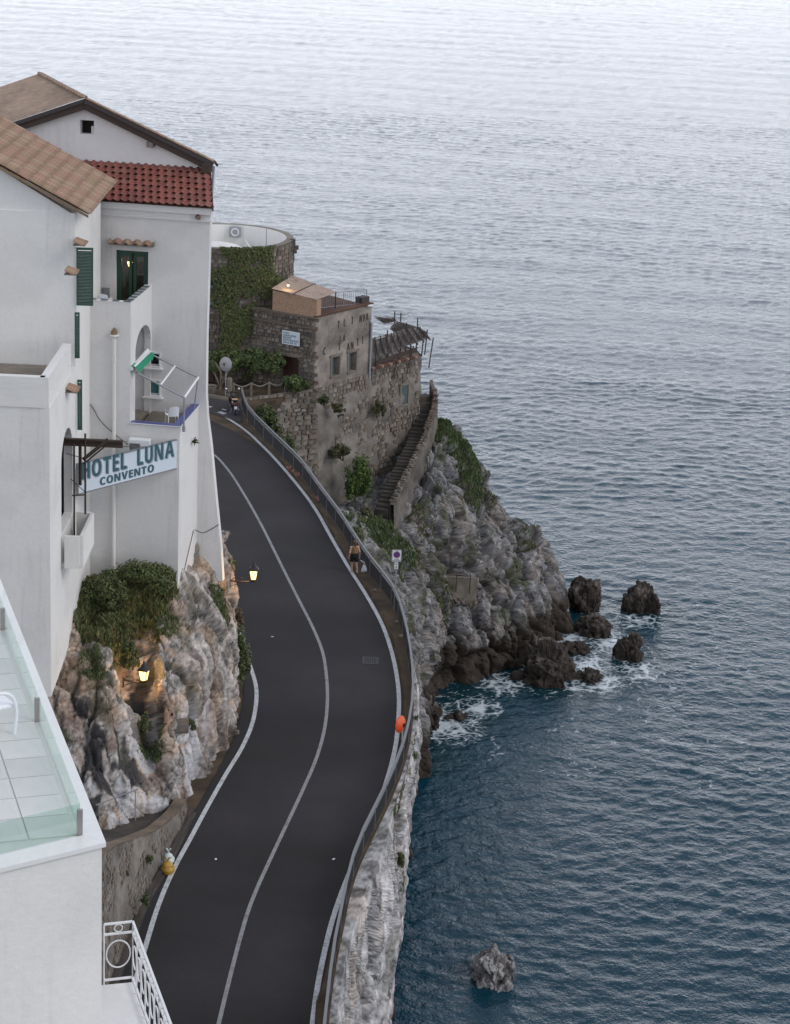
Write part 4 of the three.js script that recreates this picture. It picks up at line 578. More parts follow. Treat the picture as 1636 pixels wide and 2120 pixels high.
// ------------------------------------------------------------------ nearer white wing on the left
const wing = thing('hotel_wing', 'near white hotel wing with arched balcony opening and old clay roof', 'building');
{
  const w = wing, S = M.stuccoWing, X = -11.2;
  // right-hand wall with the arch, z runs along local x after the turn
  part('side_wall', metreUV(slab([[67, 5.2], [72.4, 5.6], [72.4, 15.2], [67, 15.2]], [archHole(69.3, 71.7, 10.15, 12.5, 13.5)], 0.3).rotateY(Math.PI / 2).translate(X, 0, 0)), S, w);
  part('front_wall', metreUV(slab([[-19, 3], [X - 0.3, 5.2], [X - 0.3, 15.2], [-19, 15.2]], [], 0.3).translate(0, 0, -67.0)), S, w);
  room(69.1, 71.9, 9.9, 13.6, -11.45, 2.5, (() => { const g = new THREE.Group(); g.name = 'loggia'; g.rotation.y = Math.PI / 2; w.add(g); return g; })(), 'loggia_room');
  part('terrace_floor', box(7.4, 0.2, 5.2, -15.1, 15.1, -69.8), M.concrete, w);
  part('terrace_parapet', [box(0.28, 1.0, 4.6, X - 0.16, 15.7, -69.3), box(7.4, 1.0, 0.28, -15.05, 15.7, -67.1)], S, w);
  part('upper_wall', metreUV(prism([[-19, -78.5], [X - 0.01, -78.5], [X - 0.01, -72.45], [-19, -72.45]], 5.5, 20.5)), S, w);
  part('gable_wall', metreUV(slab([[-19, 20.4], [X - 0.01, 20.4], [-16.2, 23.3], [-19, 23.3]], [], 0.3).translate(0, 0, -72.5)), S, w);
  part('balcony', [box(0.62, 0.14, 2.5, X + 0.32, 9.05, -70.5), box(0.12, 1.15, 2.5, X + 0.68, 9.58, -70.5), box(0.50, 1.15, 0.12, X + 0.37, 9.58, -69.19), box(0.50, 1.15, 0.12, X + 0.37, 9.58, -71.81)], S, w);
  for (const [z, y0, y1] of [[-72.4, 17.35, 19.35], [-72.0, 15.6, 17.2], [-72.55, 12.9, 14.7]]) {
    const s = new THREE.Group(); s.name = 'shutter'; w.add(s); const W = y0 > 17 ? 0.56 : 0.16, cy = (y0 + y1) / 2; s.position.set(X + 0.02, 0, z); s.rotation.y = y0 > 17 ? 0.08 : 0.1;
    part('frame', [box(0.06, y1 - y0, 0.05, 0.05, cy, 0), box(0.06, y1 - y0, 0.05, W, cy, 0), box(W - 0.1, 0.08, 0.048, W / 2 + 0.02, y1 - 0.04, 0), box(W - 0.1, 0.08, 0.048, W / 2 + 0.02, y0 + 0.04, 0)], M.shutter, s);
    const n = Math.floor((y1 - y0 - 0.16) / 0.05); for (let i = 0; i < n; i++) { const m = part('slat', box(W - 0.08, 0.05, 0.012, W / 2 + 0.02, 0, 0), M.shutter, s); m.position.set(0, y0 + 0.11 + i * 0.05, 0); m.rotation.x = 0.5; }
  }
  const cg = barrelTile(0.09, 0.42);
  for (const [z, y] of [[-72.3, 19.55], [-70.4, 18.95], [-70.6, 14.9]]) { const c = new THREE.Group(); c.name = 'tile_hood'; w.add(c); c.position.set(X + 0.2, y, z); c.rotation.y = Math.PI / 2; part('shelf', box(0.75, 0.04, 0.4, 0, -0.04, 0), M.plaster, c); for (let i = 0; i < 4; i++) { const m = mesh('tile', cg, oldTileMats[i], c); m.position.set(-0.28 + i * 0.19, 0, 0); m.rotation.x = 0.35; } }
  // old clay roof falling towards the sea, tile by tile
  const sl = Math.atan2(2.5, 4.9), rg = barrelTile(0.125, 0.5, 0.10), deck = part('roof_deck', quads([[[-10.72, 20.52, -72.2], [-10.72, 20.52, -79], [-16.6, 23.52, -79], [-16.6, 23.52, -72.2]], [[-10.72, 20.50, -72.2], [-16.6, 23.50, -72.2], [-16.6, 23.40, -72.2], [-10.72, 20.40, -72.2]]]), oldTileMats[2], w);
  for (let c = 0; c < 26; c++) for (let r = 0; r < 11; r++) { const m = mesh('roof_tile', rg, oldTileMats[Math.floor(rnd() * 4)], deck), t = (r + 0.35) * 0.46; m.position.set(-10.72 - Math.cos(sl) * t, 20.58 + Math.sin(sl) * t + rr(-0.01, 0.012), -72.3 - c * 0.25 + rr(-0.02, 0.02)); m.rotation.order = 'ZYX'; m.rotation.set(0, Math.PI / 2 + rr(-0.04, 0.04), -sl); }
}

// ------------------------------------------------------------------ rubble masonry laid stone by stone
const stoneGeos = []; for (let k = 0; k < 8; k++) {
  const g0 = new THREE.BoxGeometry(1, 1, 1, 2, 2, 1); g0.deleteAttribute('uv'); g0.deleteAttribute('normal'); const g = mergeVertices(g0), p = g.attributes.position;
  for (let i = 0; i < p.count; i++) { const x = p.getX(i), y = p.getY(i), z = p.getZ(i), corner = Math.abs(x) > 0.4 && Math.abs(y) > 0.4; const s = corner ? rr(0.74, 0.95) : rr(0.9, 1.06); p.setXYZ(i, x * s + rr(-0.05, 0.05), y * s + rr(-0.05, 0.05), z * (z > 0 && (Math.abs(x) > 0.4 || Math.abs(y) > 0.4) ? rr(0.45, 0.85) : rr(0.9, 1.15))); }
  stoneGeos.push(metreUV(toCreasedNormals(g.toNonIndexed(), 0.7)));
}
// at(s, y) gives a point and outward normal; keep(s, y) tells where stones show through the plaster
function rubble(parent, at, s0, s1, y0, y1, rowH, keep, sdepth = 0.13, cap = 300, mats = stoneMats) {
  const all = []; let y = y0;
  while (y < y1) {
    const h = rowH * rr(0.7, 1.35); let s = s0 + rr(0, rowH);
    while (s < s1) { const w = rowH * rr(0.75, 2.1), cs = s + w / 2, cy = y + h / 2 + rr(-0.25, 0.25) * rowH * 0.4; if (keep(cs, cy)) all.push({ s: cs, y: cy, w: w * rr(0.86, 0.98), h: h * rr(0.84, 1.0) }); s += w; }
    y += h;
  }
  all.sort((a, b) => b.w * b.h - a.w * a.h); const rest = [], restCol = [], m4 = new THREE.Matrix4(), up = V(0, 1, 0);
  all.forEach((k, i) => {
    const { p, n } = at(k.s, k.y), t = up.clone().cross(n).normalize(), u = n.clone().cross(t); m4.makeBasis(t, u, n); const roll = new THREE.Matrix4().makeRotationZ(rr(-0.12, 0.12)); m4.multiply(roll); m4.scale(V(k.w, k.h, sdepth * rr(0.7, 1.3))); m4.setPosition(p.x + n.x * rr(-0.02, 0.025), p.y, p.z + n.z * rr(-0.02, 0.025));
    const geo = stoneGeos[Math.floor(rnd() * 8)], mi = Math.floor(rnd() * mats.length);
    if (i < cap) { const o = mesh('stone', geo, mats[mi], parent); o.applyMatrix4(m4); }
    else { const g = geo.clone().applyMatrix4(m4), c = mats[mi].color, a = new Float32Array(g.attributes.position.count * 3); for (let q = 0; q < a.length; q += 3) { a[q] = c.r; a[q + 1] = c.g; a[q + 2] = c.b; } g.setAttribute('color', new THREE.BufferAttribute(a, 3)); rest.push(g); }
  });
  if (rest.length) { const o = mesh('small_stones', mergeGeometries(rest), restMat, parent); o.userData.kind = 'stuff'; }
}
const restMat = std(rgb(1, 1, 1), { vertexColors: true, roughness: 0.95, map: concreteMap, bumpMap: rockBump, bumpScale: 0.03 });
// a gently uneven wall sheet between a top and a bottom line (lists of x, y, z)
function wallSheet(top, bottom, rows, cols, rough = 0.06) {
  const P = []; for (let j = 0; j <= rows; j++) for (let i = 0; i <= cols; i++) { const a = polyAt(top, i / cols), b = polyAt(bottom, i / cols), t = j / rows, p = [mix(a[0], b[0], t), mix(a[1], b[1], t), mix(a[2], b[2], t)]; const d = rough * 2 * fbm(p[0] * 1.1, p[1] * 1.1, p[2] * 1.1, 4); P.push([p[0] + d, p[1], p[2] + d]); }
  const q = []; for (let j = 0; j < rows; j++) for (let i = 0; i < cols; i++) { const a = j * (cols + 1) + i; q.push([P[a], P[a + cols + 1], P[a + cols + 2], P[a + 1]]); } return metreUV(mergeQuadNormals(quads(q)));
}
function polyAt(l, t) { let L = 0; const seg = []; for (let i = 0; i + 1 < l.length; i++) { const d = Math.hypot(l[i + 1][0] - l[i][0], l[i + 1][2] - l[i][2]); seg.push(d); L += d; } let s = clamp(t) * L; for (let i = 0; i < seg.length; i++) { if (s <= seg[i] || i === seg.length - 1) { const k = seg[i] ? s / seg[i] : 0; return [0, 1, 2].map(c => mix(l[i][c], l[i + 1][c], k)); } s -= seg[i]; } }

// ------------------------------------------------------------------ round watch tower
const TX = -11.2, TZ = -133, TTOP = 8.25;
const tower = thing('watch_tower', 'round stone tower overgrown with ivy, white walls inside its open top', 'tower', [TX, 0, TZ]);
{
  const t = tower, R = y => 4.15 + 0.12 * (1 - y / TTOP);
  part('wall', metreUV(new THREE.CylinderGeometry(4.15, 4.3, TTOP + 1.5, 64, 8, true).translate(0, TTOP / 2 - 0.75, 0)), M.mortar, t);
  part('parapet_top', new THREE.RingGeometry(3.72, 4.17, 64).rotateX(-Math.PI / 2).translate(0, TTOP, 0), M.concrete, t);
  part('inner_wall', metreUV(new THREE.CylinderGeometry(3.72, 3.72, 1.3, 64, 1, true).translate(0, TTOP - 0.65, 0)), M.stuccoWing, t);
  part('roof_floor', metreUV(new THREE.CircleGeometry(3.72, 48).rotateX(-Math.PI / 2).translate(0, TTOP - 1.28, 0)), M.stuccoWing, t);
  part('roof_dome', lathe([[1.9, 0], [1.8, 0.5], [1.3, 0.85], [0.6, 1.02], [0, 1.06]], 32).translate(-0.4, TTOP - 1.28, 1.2), M.stuccoWing, t);
  const f = new THREE.Group(); f.name = 'fan_box'; t.add(f); f.position.set(0.25, TTOP - 0.42, -3.55); part('case', rbox(0.72, 0.66, 0.2, 0, 0, 0, 0.03), M.galv, f); part('fan_ring', new THREE.TorusGeometry(0.22, 0.04, 8, 20).translate(0, 0, 0.11), M.whiteMetal, f);
  part('pole', rod([2.4, TTOP - 1.28, -1.2], [2.4, TTOP + 0.35, -1.2], 0.03), M.galv, t);
  part('pipe', tube([[0.9, TTOP - 0.9, -3.4], [1.2, TTOP - 1.1, -2.6], [1.35, TTOP - 1.22, -1.8]], 0.07, 14, 6), M.whiteMetal, t);
  part('corbel', [box(0.5, 0.22, 0.3, 4.25, TTOP - 0.5, 0.2), box(0.4, 0.18, 0.3, 4.2, TTOP - 0.75, 0.3), box(0.3, 0.5, 0.3, 4.15, TTOP - 0.2, 0.3)], stoneMats[4], t);
  for (const a of [-0.35, -0.16, 0.03, 0.55, 0.75]) { const b = part('putlog_stone', rbox(0.3, 0.34, 0.2, 0, 0, 0, 0.02), stoneMats[5], t); b.position.set(Math.sin(a) * 4.16, TTOP - 1.25, Math.cos(a) * 4.16); b.rotation.y = a; }
  rubble(t, (s, y) => { const a = s / 4.2, n = V(Math.sin(a), 0, Math.cos(a)); return { p: V(n.x * R(y), y, n.z * R(y)), n }; }, -0.75 * 4.2, 1.75 * 4.2, 0.2, TTOP - 0.12, 0.235, () => rnd() < 0.93);
  const w = new THREE.Group(); w.name = 'window'; t.add(w); w.position.set(Math.sin(-0.15) * 4.24, 5.4, Math.cos(-0.15) * 4.24); w.rotation.y = -0.15; part('frame', [box(0.08, 1.3, 0.14, -0.36, 0, 0), box(0.08, 1.3, 0.14, 0.36, 0, 0), box(0.8, 0.08, 0.142, 0, 0.65, 0), box(0.8, 0.08, 0.142, 0, -0.65, 0)], M.green, w); part('pane', box(0.66, 1.24, 0.02), std(rgb(0.30, 0.38, 0.38), { roughness: 0.2 }), w);
}

// ------------------------------------------------------------------ restaurant: two faces meeting at a sharp corner towards the road
const Q0 = [-5.23, -127.0], RDIR = Math.atan2(4.3, 3.23);        // right face runs from Q0 away and to the right
const restaurant = thing('stone_restaurant', 'stone restaurant block with brown roof-terrace screen beside the tower', 'building');
const rf = new THREE.Group(), lf = new THREE.Group(); rf.name = 'seaward_face'; lf.name = 'road_face'; restaurant.add(rf, lf);
rf.position.set(Q0[0], 0, Q0[1]); rf.rotation.y = RDIR; lf.position.set(Q0[0], 0, Q0[1]); lf.rotation.y = -Math.atan2(2.1, 4.07);
{
  const wins = [[1.64, 0.80, 2.34, 1.97], [3.28, 0.78, 3.99, 1.98]];
  part('plaster_wall', metreUV(slab([[0, 0.3], [5.38, 0.1], [5.38, 4.72], [0, 4.72]], wins.map(w => rect(...w)), 0.45)), M.plaster, rf);
  for (const [x0, y0, x1, y1] of wins) {
    const w = new THREE.Group(); w.name = 'window'; restaurant.add(w); w.position.copy(rf.position); w.rotation.y = RDIR; const cx = (x0 + x1) / 2, cy = (y0 + y1) / 2;
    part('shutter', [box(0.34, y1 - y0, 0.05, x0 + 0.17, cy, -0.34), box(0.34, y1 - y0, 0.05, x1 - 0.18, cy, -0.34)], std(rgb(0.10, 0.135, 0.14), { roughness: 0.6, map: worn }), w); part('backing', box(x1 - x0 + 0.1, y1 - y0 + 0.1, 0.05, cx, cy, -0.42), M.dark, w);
    part('surround', [box(0.13, y1 - y0, 0.05, x0 - 0.07, cy, 0.02), box(0.13, y1 - y0, 0.05, x1 + 0.07, cy, 0.02), box(x1 - x0 + 0.5, 0.16, 0.07, cx, y1 + 0.09, 0.03), box(x1 - x0 + 0.3, 0.09, 0.09, cx, y0 - 0.06, 0.04)], M.concrete, w);
  }
  // weathered letters left on the plaster
  const put = (txt, x, y, h, sx = 0.62) => { const g = new TextGeometry(txt, { font, size: h, depth: 0.02, curveSegments: 3 }).scale(sx, 1, 1); const m = part('painted_letter', g, std(rgb(0.13, 0.105, 0.09), { map: concreteMap }), rf); m.position.set(x, y, 0.003); };
  [['T', 2.05, 3.72], ['L', 2.62, 3.74], ['I', 3.4, 3.78], ['N', 4.15, 3.76], ['V', 4.5, 3.76], ['A', 4.8, 3.78]].forEach(a => put(a[0], a[1], a[2], 0.46)); [['L', 2.3, 2.82], ['A', 2.62, 2.82]].forEach(a => put(a[0], a[1], a[2], 0.42));
  [['C', 0.75, 2.28], ['T', 2.2, 2.32], ['A', 3.05, 2.18], ['N', 3.4, 2.2], ['T', 3.98, 2.32], ['I', 4.5, 2.36]].forEach(a => put(a[0], a[1], a[2], 0.46));
  part('rubble_wall', metreUV(slab([[-4.7, -0.6], [-0.02, -0.6], [-0.02, 4.70], [-4.7, 4.70]], [rect(-2.26, -0.5, -1.12, 2.05)], 0.42).translate(0, 0, -0.03)), M.mortar, lf);
  rubble(lf, (s, y) => ({ p: V(s, y, -0.03), n: V(0, 0, 1) }), -4.6, -0.05, 0.1, 4.65, 0.215, (s, y) => !(s > -2.42 && s < -1.0 && y < 2.22) && !(s > -2.35 && s < -0.95 && y > 2.7 && y < 3.7) && rnd() < 0.95);
  part('string_course', [box(4.7, 0.09, 0.16, -2.36, 4.02, 0.03), box(4.74, 0.12, 0.2, -2.36, 4.68, 0.05)], stoneMats[3], lf);
  part('terrace_coping', box(5.5, 0.10, 0.55, 2.7, 4.77, -0.2), M.brick, rf);
  for (const dx of [-1.98, -1.41]) part('door_leaf', box(0.55, 2.5, 0.06, dx, 0.8, -0.2), M.doorRed, lf);
  part('lintel', rbox(1.5, 0.2, 0.2, -1.69, 2.16, 0.02, 0.02), stoneMats[0], lf);
  // white notice board
  const cv = document.createElement('canvas'); cv.width = 256; cv.height = 180; const x = cv.getContext('2d'); x.fillStyle = '#c9d4dc'; x.fillRect(0, 0, 256, 180); x.fillStyle = '#26333b'; x.textBaseline = 'middle';
  [['TORRE', 30], ['SARACENA', 40], ['NIGHT', 40], ['RISTORANTE', 40], ['SALA DA TE', 40]].forEach(([s, f], i) => { x.font = 'bold ' + f + 'px sans-serif'; x.fillText(s, 10, 22 + i * 34); });
  const ct = new THREE.CanvasTexture(cv); ct.colorSpace = THREE.SRGBColorSpace;
  const nb = thing('notice_board', 'white board lettered in black on the stone wall above the red door', 'sign', [0, 0, 0]); nb.position.copy(lf.position); nb.rotation.y = lf.rotation.y;
  const pl = new THREE.PlaneGeometry(1.16, 0.78); mesh('panel', pl, std(rgb(1, 1, 1), { map: ct, roughness: 0.6 }), nb).position.set(-1.65, 3.22, 0.126); part('frame', rbox(1.22, 0.84, 0.05, -1.65, 3.22, 0.095, 0.01), M.whiteMetal, nb);
  // terrace, screen, shade cloth, railing
  part('terrace_floor', prism([[-9.2, -129.2], [-5.3, -127.3], [-2.2, -131.3], [-5.5, -134.6], [-9, -133]], 4.5, 4.62), M.brick, restaurant);
  part('screen', [wallSheet([[-3.05, 5.95, 0.02], [0.02, 5.82, 0.02]], [[-3.05, 4.74, 0.02], [0.02, 4.74, 0.02]], 6, 16, 0.02), quads([[[0.02, 5.82, 0.02], [0.02, 4.74, 0.02], [0.12, 4.74, -0.35], [0.12, 5.8, -0.35]]])], M.canvas, lf);
  const A = [-8.05, 6.05, -128.45], B = [-5.25, 5.78, -127.1], C = [-4.1, 5.72, -129.7], D = [-6.9, 6.32, -131.3], q = [], n = 12, P = (u, v) => { const k = i => mix(mix(A[i], B[i], u), mix(D[i], C[i], u), v); return [k(0), k(1) - 0.12 * Math.sin(Math.PI * ((u * 2) % 1)) * Math.sin(Math.PI * v) + 0.03 * noise(u * 5, v * 5, 2), k(2)]; };
  for (let i = 0; i < n; i++) for (let j = 0; j < n; j++) q.push([P(i / n, j / n), P((i + 1) / n, j / n), P((i + 1) / n, (j + 1) / n), P(i / n, (j + 1) / n)]);
  const sc = part('shade_cloth', mergeQuadNormals(quads(q)), M.canvasTop, restaurant); sc.geometry = metreUV(sc.geometry); part('seam', tube([P(0.5, 0), P(0.49, 0.5), P(0.5, 1)].map(p => [p[0], p[1] + 0.03, p[2]]), 0.03, 12, 5), M.doorRed, sc);
  for (const [px, pz] of [[-8, -128.5], [-5.3, -127.2], [-4.2, -129.6], [-6.9, -131.2]]) part('canopy_post', rod([px, 4.6, pz], [px, 5.75, pz], 0.035), M.iron, restaurant);
  const rail = new THREE.Group(); rail.name = 'railing'; restaurant.add(rail); const ra = [-5.1, -129.4], rb = [-2.35, -131.35];
  part('top_rail', bar([ra[0], 5.62, ra[1]], [rb[0], 5.62, rb[1]], 0.04, 0.04), M.galv, rail); part('bottom_rail', bar([ra[0], 4.78, ra[1]], [rb[0], 4.78, rb[1]], 0.03, 0.03), M.galv, rail);
  for (let i = 0; i <= 24; i++) { const x = mix(ra[0], rb[0], i / 24), z = mix(ra[1], rb[1], i / 24); part(i % 12 ? 'baluster' : 'post', rod([x, 4.62, z], [x, 5.62, z], i % 12 ? 0.012 : 0.03, 5), M.galv, rail); }
  part('planter', [box(0.75, 0.35, 0.5, 5.05, 5.0, -0.5)], M.wood, rf);
  part('downpipe', [rod([5.30, -0.1, 0.09], [5.30, 3.55, 0.09], 0.075, 10), rod([5.30, 3.55, 0.09], [5.3, 3.72, -0.1], 0.075, 10)], M.galv, rf); part('spout', rod([4.75, 4.74, 0.2], [5.2, 4.72, 0.2], 0.06), M.whiteMetal, rf);
}
{ // bulb glowing through the shade cloth
  const b = thing('terrace_bulb', 'tiny lit bulb hanging over the brown terrace cloth', 'lamp', [-7.05, 6.25, -128.6]);
  part('bulb', new THREE.SphereGeometry(0.06, 10, 8), new THREE.MeshStandardMaterial({ color: rgb(0.9, 0.7, 0.3), emissive: rgb(1, 0.7, 0.25), emissiveIntensity: 6 }), b); part('socket', rod([0, 0.05, 0], [0, 0.14, 0], 0.03), M.iron, b); part('wire', rod([0, 0.14, 0], [-0.9, 0.5, -1.0], 0.008, 4), M.iron, b);
  const pl = new THREE.PointLight(rgb(1, 0.7, 0.35), 0.5); pl.castShadow = true; b.add(pl);
}

// ------------------------------------------------------------------ bastion and retaining wall below the restaurant, pergola on top
const bastion = thing('stone_bastion', 'tall rubble bastion wall below the restaurant, with one shuttered window', 'wall');
{
  const b = bastion, rd = s => [Q0[0] + 0.6006 * s, Q0[1] - 0.7996 * s], nrm = [0.7996, 0.6006];
  const top = [[-9.6, 0.05, -124.7], [-7.4, 0.15, -126.2], [-5.25, 0.32, -126.96]], bot = [[-9.0, -2.5, -122.6], [-6.4, -5.5, -123.0], [-4.6, -8, -124.8]];
  for (const s of [1.3, 2.7, 4, 5.38]) { const [x, z] = rd(s); top.push([x, 0.3, z]); bot.push([x + 0.9, -8, z + 0.6]); }
  for (const s of [5.6, 7, 8.6, 10.1]) { const [x, z] = rd(s); top.push([x, 0.5, z]); bot.push([x + 0.75, -8, z + 0.5]); }
  top.push([1.25, 0.5, -135.9], [1.0, 0.5, -137.2], [0, 0.5, -138.5]); bot.push([1.7, -8, -135.6], [1.4, -8, -137.2], [0.2, -8, -138.7]);
  part('wall', wallSheet(top, bot, 22, 60, 0.10), M.paleMortar, b);
  part('roof_floor', prism([[-2.1, -131.4], [0.85, -135.2], [1.2, -135.9], [0.9, -137.2], [-0.2, -138.6], [-4.5, -134.5]], 0.3, 0.44), M.concrete, b);
  const T = [[0, 0]]; // stones show where plaster has fallen
  rubble(b, (s, y) => { const [x, z] = rd(s), k = clamp((0.4 - y) / 8.4); return { p: V(x + 0.85 * k * 0.95, y, z + 0.57 * k * 0.95), n: V(nrm[0], 0.1, nrm[1]).normalize() }; }, -0.2, 10.2, -7.4, 0.3, 0.23, (s, y) => !(s > 8.1 && s < 9.45 && y > -2.5 && y < -0.8) && fbm(s * 0.55, y * 0.6, 3, 3) + (y < -4.4 ? 0.10 : 0) + (y > -0.5 ? 0.22 : 0) + (s > 6 ? 0.06 : 0) > -0.09 + 0.09 * rnd());
  const sl = [[-9.4, -124.0], [-7.1, -124.7], [-5.1, -125.8]];
  rubble(b, (s, y) => { const t = clamp(s / 4.8), k = clamp((0.2 - y) / 6.5); const p0 = polyAt(top.slice(0, 3), t), p1 = polyAt(bot.slice(0, 3), t), k2 = clamp((p0[1] - y) / (p0[1] - p1[1])); return { p: V(mix(p0[0], p1[0], k2), y, mix(p0[2], p1[2], k2) + 0.03), n: V(0.45, 0.2, 0.85).normalize() }; }, 0, 4.9, -5.2, 0.1, 0.27, (s, y) => y > -2.2 - s * 0.7 && y < 0.1 && rnd() < 0.9);
  // window in the bastion
  const w = new THREE.Group(); w.name = 'window'; b.add(w); w.position.set(Q0[0] + nrm[0] * 0.16, 0, Q0[1] + nrm[1] * 0.16); w.rotation.y = RDIR;
  part('shutter', box(0.68, 1.22, 0.05, 8.78, -1.62, 0.08), std(rgb(0.085, 0.115, 0.12), { map: worn }), w); part('surround', [box(0.14, 1.3, 0.14, 8.36, -1.62, 0.08), box(0.14, 1.3, 0.14, 9.2, -1.62, 0.08), box(1.0, 0.14, 0.15, 8.78, -0.93, 0.08), box(1.0, 0.1, 0.2, 8.78, -2.3, 0.08)], M.concrete, w);
  // brick coping along the bastion edge
  for (let i = 0; i < 16; i++) { const s0 = 5.6 + i * 0.29, [x, z] = rd(s0 + 0.14), m = part('coping_brick', rbox(0.27, 0.16, 0.45, 0, 0, 0, 0.02), i % 3 ? M.brick : oldTileMats[3], b); m.position.set(x - nrm[0] * 0.1, 0.58 + rr(-0.02, 0.03), z - nrm[1] * 0.1); m.rotation.y = RDIR + rr(-0.06, 0.06); }
  // hollow where a window was, its shade drawn as a near-black slab
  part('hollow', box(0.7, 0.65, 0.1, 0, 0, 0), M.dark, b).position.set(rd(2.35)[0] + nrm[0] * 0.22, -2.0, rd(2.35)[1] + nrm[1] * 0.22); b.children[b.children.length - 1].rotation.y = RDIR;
}
{ // pergola of reed mats on dark poles
  const p = thing('reed_pergola', 'ragged pergola of brown reed mats on dark poles above the bastion', 'pergola');
  const pts = { a: [-1.85, 1.12, -131.7], b: [0.5, 1.42, -134.9], c: [1.7, 1.62, -136.1], d: [1.1, 2.0, -137.2], e: [-0.5, 2.1, -138.4], f: [-1.95, 2.15, -138.9], g: [-1.95, 1.75, -134.4] };
  const mat = (A, B, C, D, name = 'reed_mat') => { const q = [], n = 10, P = (u, v) => { const k = i => mix(mix(A[i], B[i], u), mix(D[i], C[i], u), v); return [k(0), k(1) + 0.07 * noise(u * 4 + A[0], v * 4, 1) - 0.06 * Math.sin(Math.PI * u) * Math.sin(Math.PI * v), k(2)]; }; for (let i = 0; i < n; i++) for (let j = 0; j < n; j++) { q.push([P(i / n, j / n), P((i + 1) / n, j / n), P((i + 1) / n, (j + 1) / n), P(i / n, (j + 1) / n)]); }
    const m = part(name, metreUV(quads(q)), M.reed, p); const reeds = []; for (let i = 0; i < 70; i++) { const u = rnd(); const s = P(u, rr(0, 0.4)), e = P(clamp(u + rr(-0.03, 0.03)), rr(0.6, 1)); reeds.push(rod([s[0], s[1] + 0.02, s[2]], [e[0], e[1] + 0.02, e[2]], 0.012, 3)); } const r = part('reeds', reeds, M.reed, m); r.userData.kind = 'stuff'; };
  const hf = (A, B) => A.map((v, i) => mix(v, B[i], 0.5));
  mat(pts.a, hf(pts.a, pts.b), hf(pts.g, pts.d), pts.g); mat(hf(pts.a, pts.b), pts.b, pts.d, hf(pts.g, pts.d)); mat(pts.b, pts.c, [1.5, 1.85, -136.7], pts.d); mat(hf(pts.g, pts.d), pts.d, pts.e, [-0.9, 1.95, -136.8]); mat([-1.2, 2.0, -137.8], pts.e, [-0.6, 2.15, -139.2], pts.f);
  for (const [x, y, z, dx] of [[-1.7, 1.55, -131.9, -0.12], [-0.9, 1.65, -133.0, 0], [-0.1, 1.75, -134.1, 0.05], [0.55, 1.85, -135.0, 0.05], [1.35, 1.95, -136.0, 0.1], [1.55, 1.95, -136.5, 0.1], [-1.0, 2.25, -134.6, 0], [0.2, 2.4, -136.3, 0], [-0.6, 2.7, -138.2, 0], [-0.2, 2.6, -138.3, 0], [0.9, 2.5, -137.3, 0]]) part('pole', rod([x - dx, 0.4, z], [x, y + 0.1, z], 0.045, 6), M.wood, p);
  for (const [x, y, z, X, Y, Z] of [[-1.9, 0.25, -131.35, -1.5, 1.3, -131.9], [-0.72, -0.35, -133.1, -0.35, 1.35, -133.4], [0.15, -0.35, -134.3, 0.5, 1.4, -134.7], [1.55, -0.3, -136.0, 1.75, 1.6, -136.2]]) part('strut', rod([x + 0.2, y, z + 0.1], [X + 0.2, Y, Z], 0.045, 6), M.wood, p);
  const rafters = [[pts.a, pts.g], [hf(pts.a, pts.b), hf(pts.g, pts.d)], [pts.b, pts.d], [pts.a, pts.b], [pts.g, pts.d], [pts.b, pts.c], [pts.f, pts.e]]; for (const [A, B] of rafters) part('rafter', rod([A[0], A[1] + 0.06, A[2]], [B[0], B[1] + 0.06, B[2]], 0.035, 6), M.reed, p);
  part('fascia', wallSheet([[-1.85, 0.98, -131.6], [0.95, 1.2, -135.3]], [[-1.85, 0.70, -131.6], [0.95, 0.85, -135.3]], 3, 14, 0.03), M.rust, p);
  for (let i = 0; i < 9; i++) { const t = (i + 0.5) / 9, A = pts.a.map((v, k) => mix(v, pts.c[k], t)), B = pts.g.map((v, k) => mix(v, pts.d[k], t)); part('beam', rod([A[0] + 0.25, A[1] + 0.02, A[2] + 0.2], [B[0], B[1] + 0.10, B[2]], 0.05, 6), M.wood, p); }
}

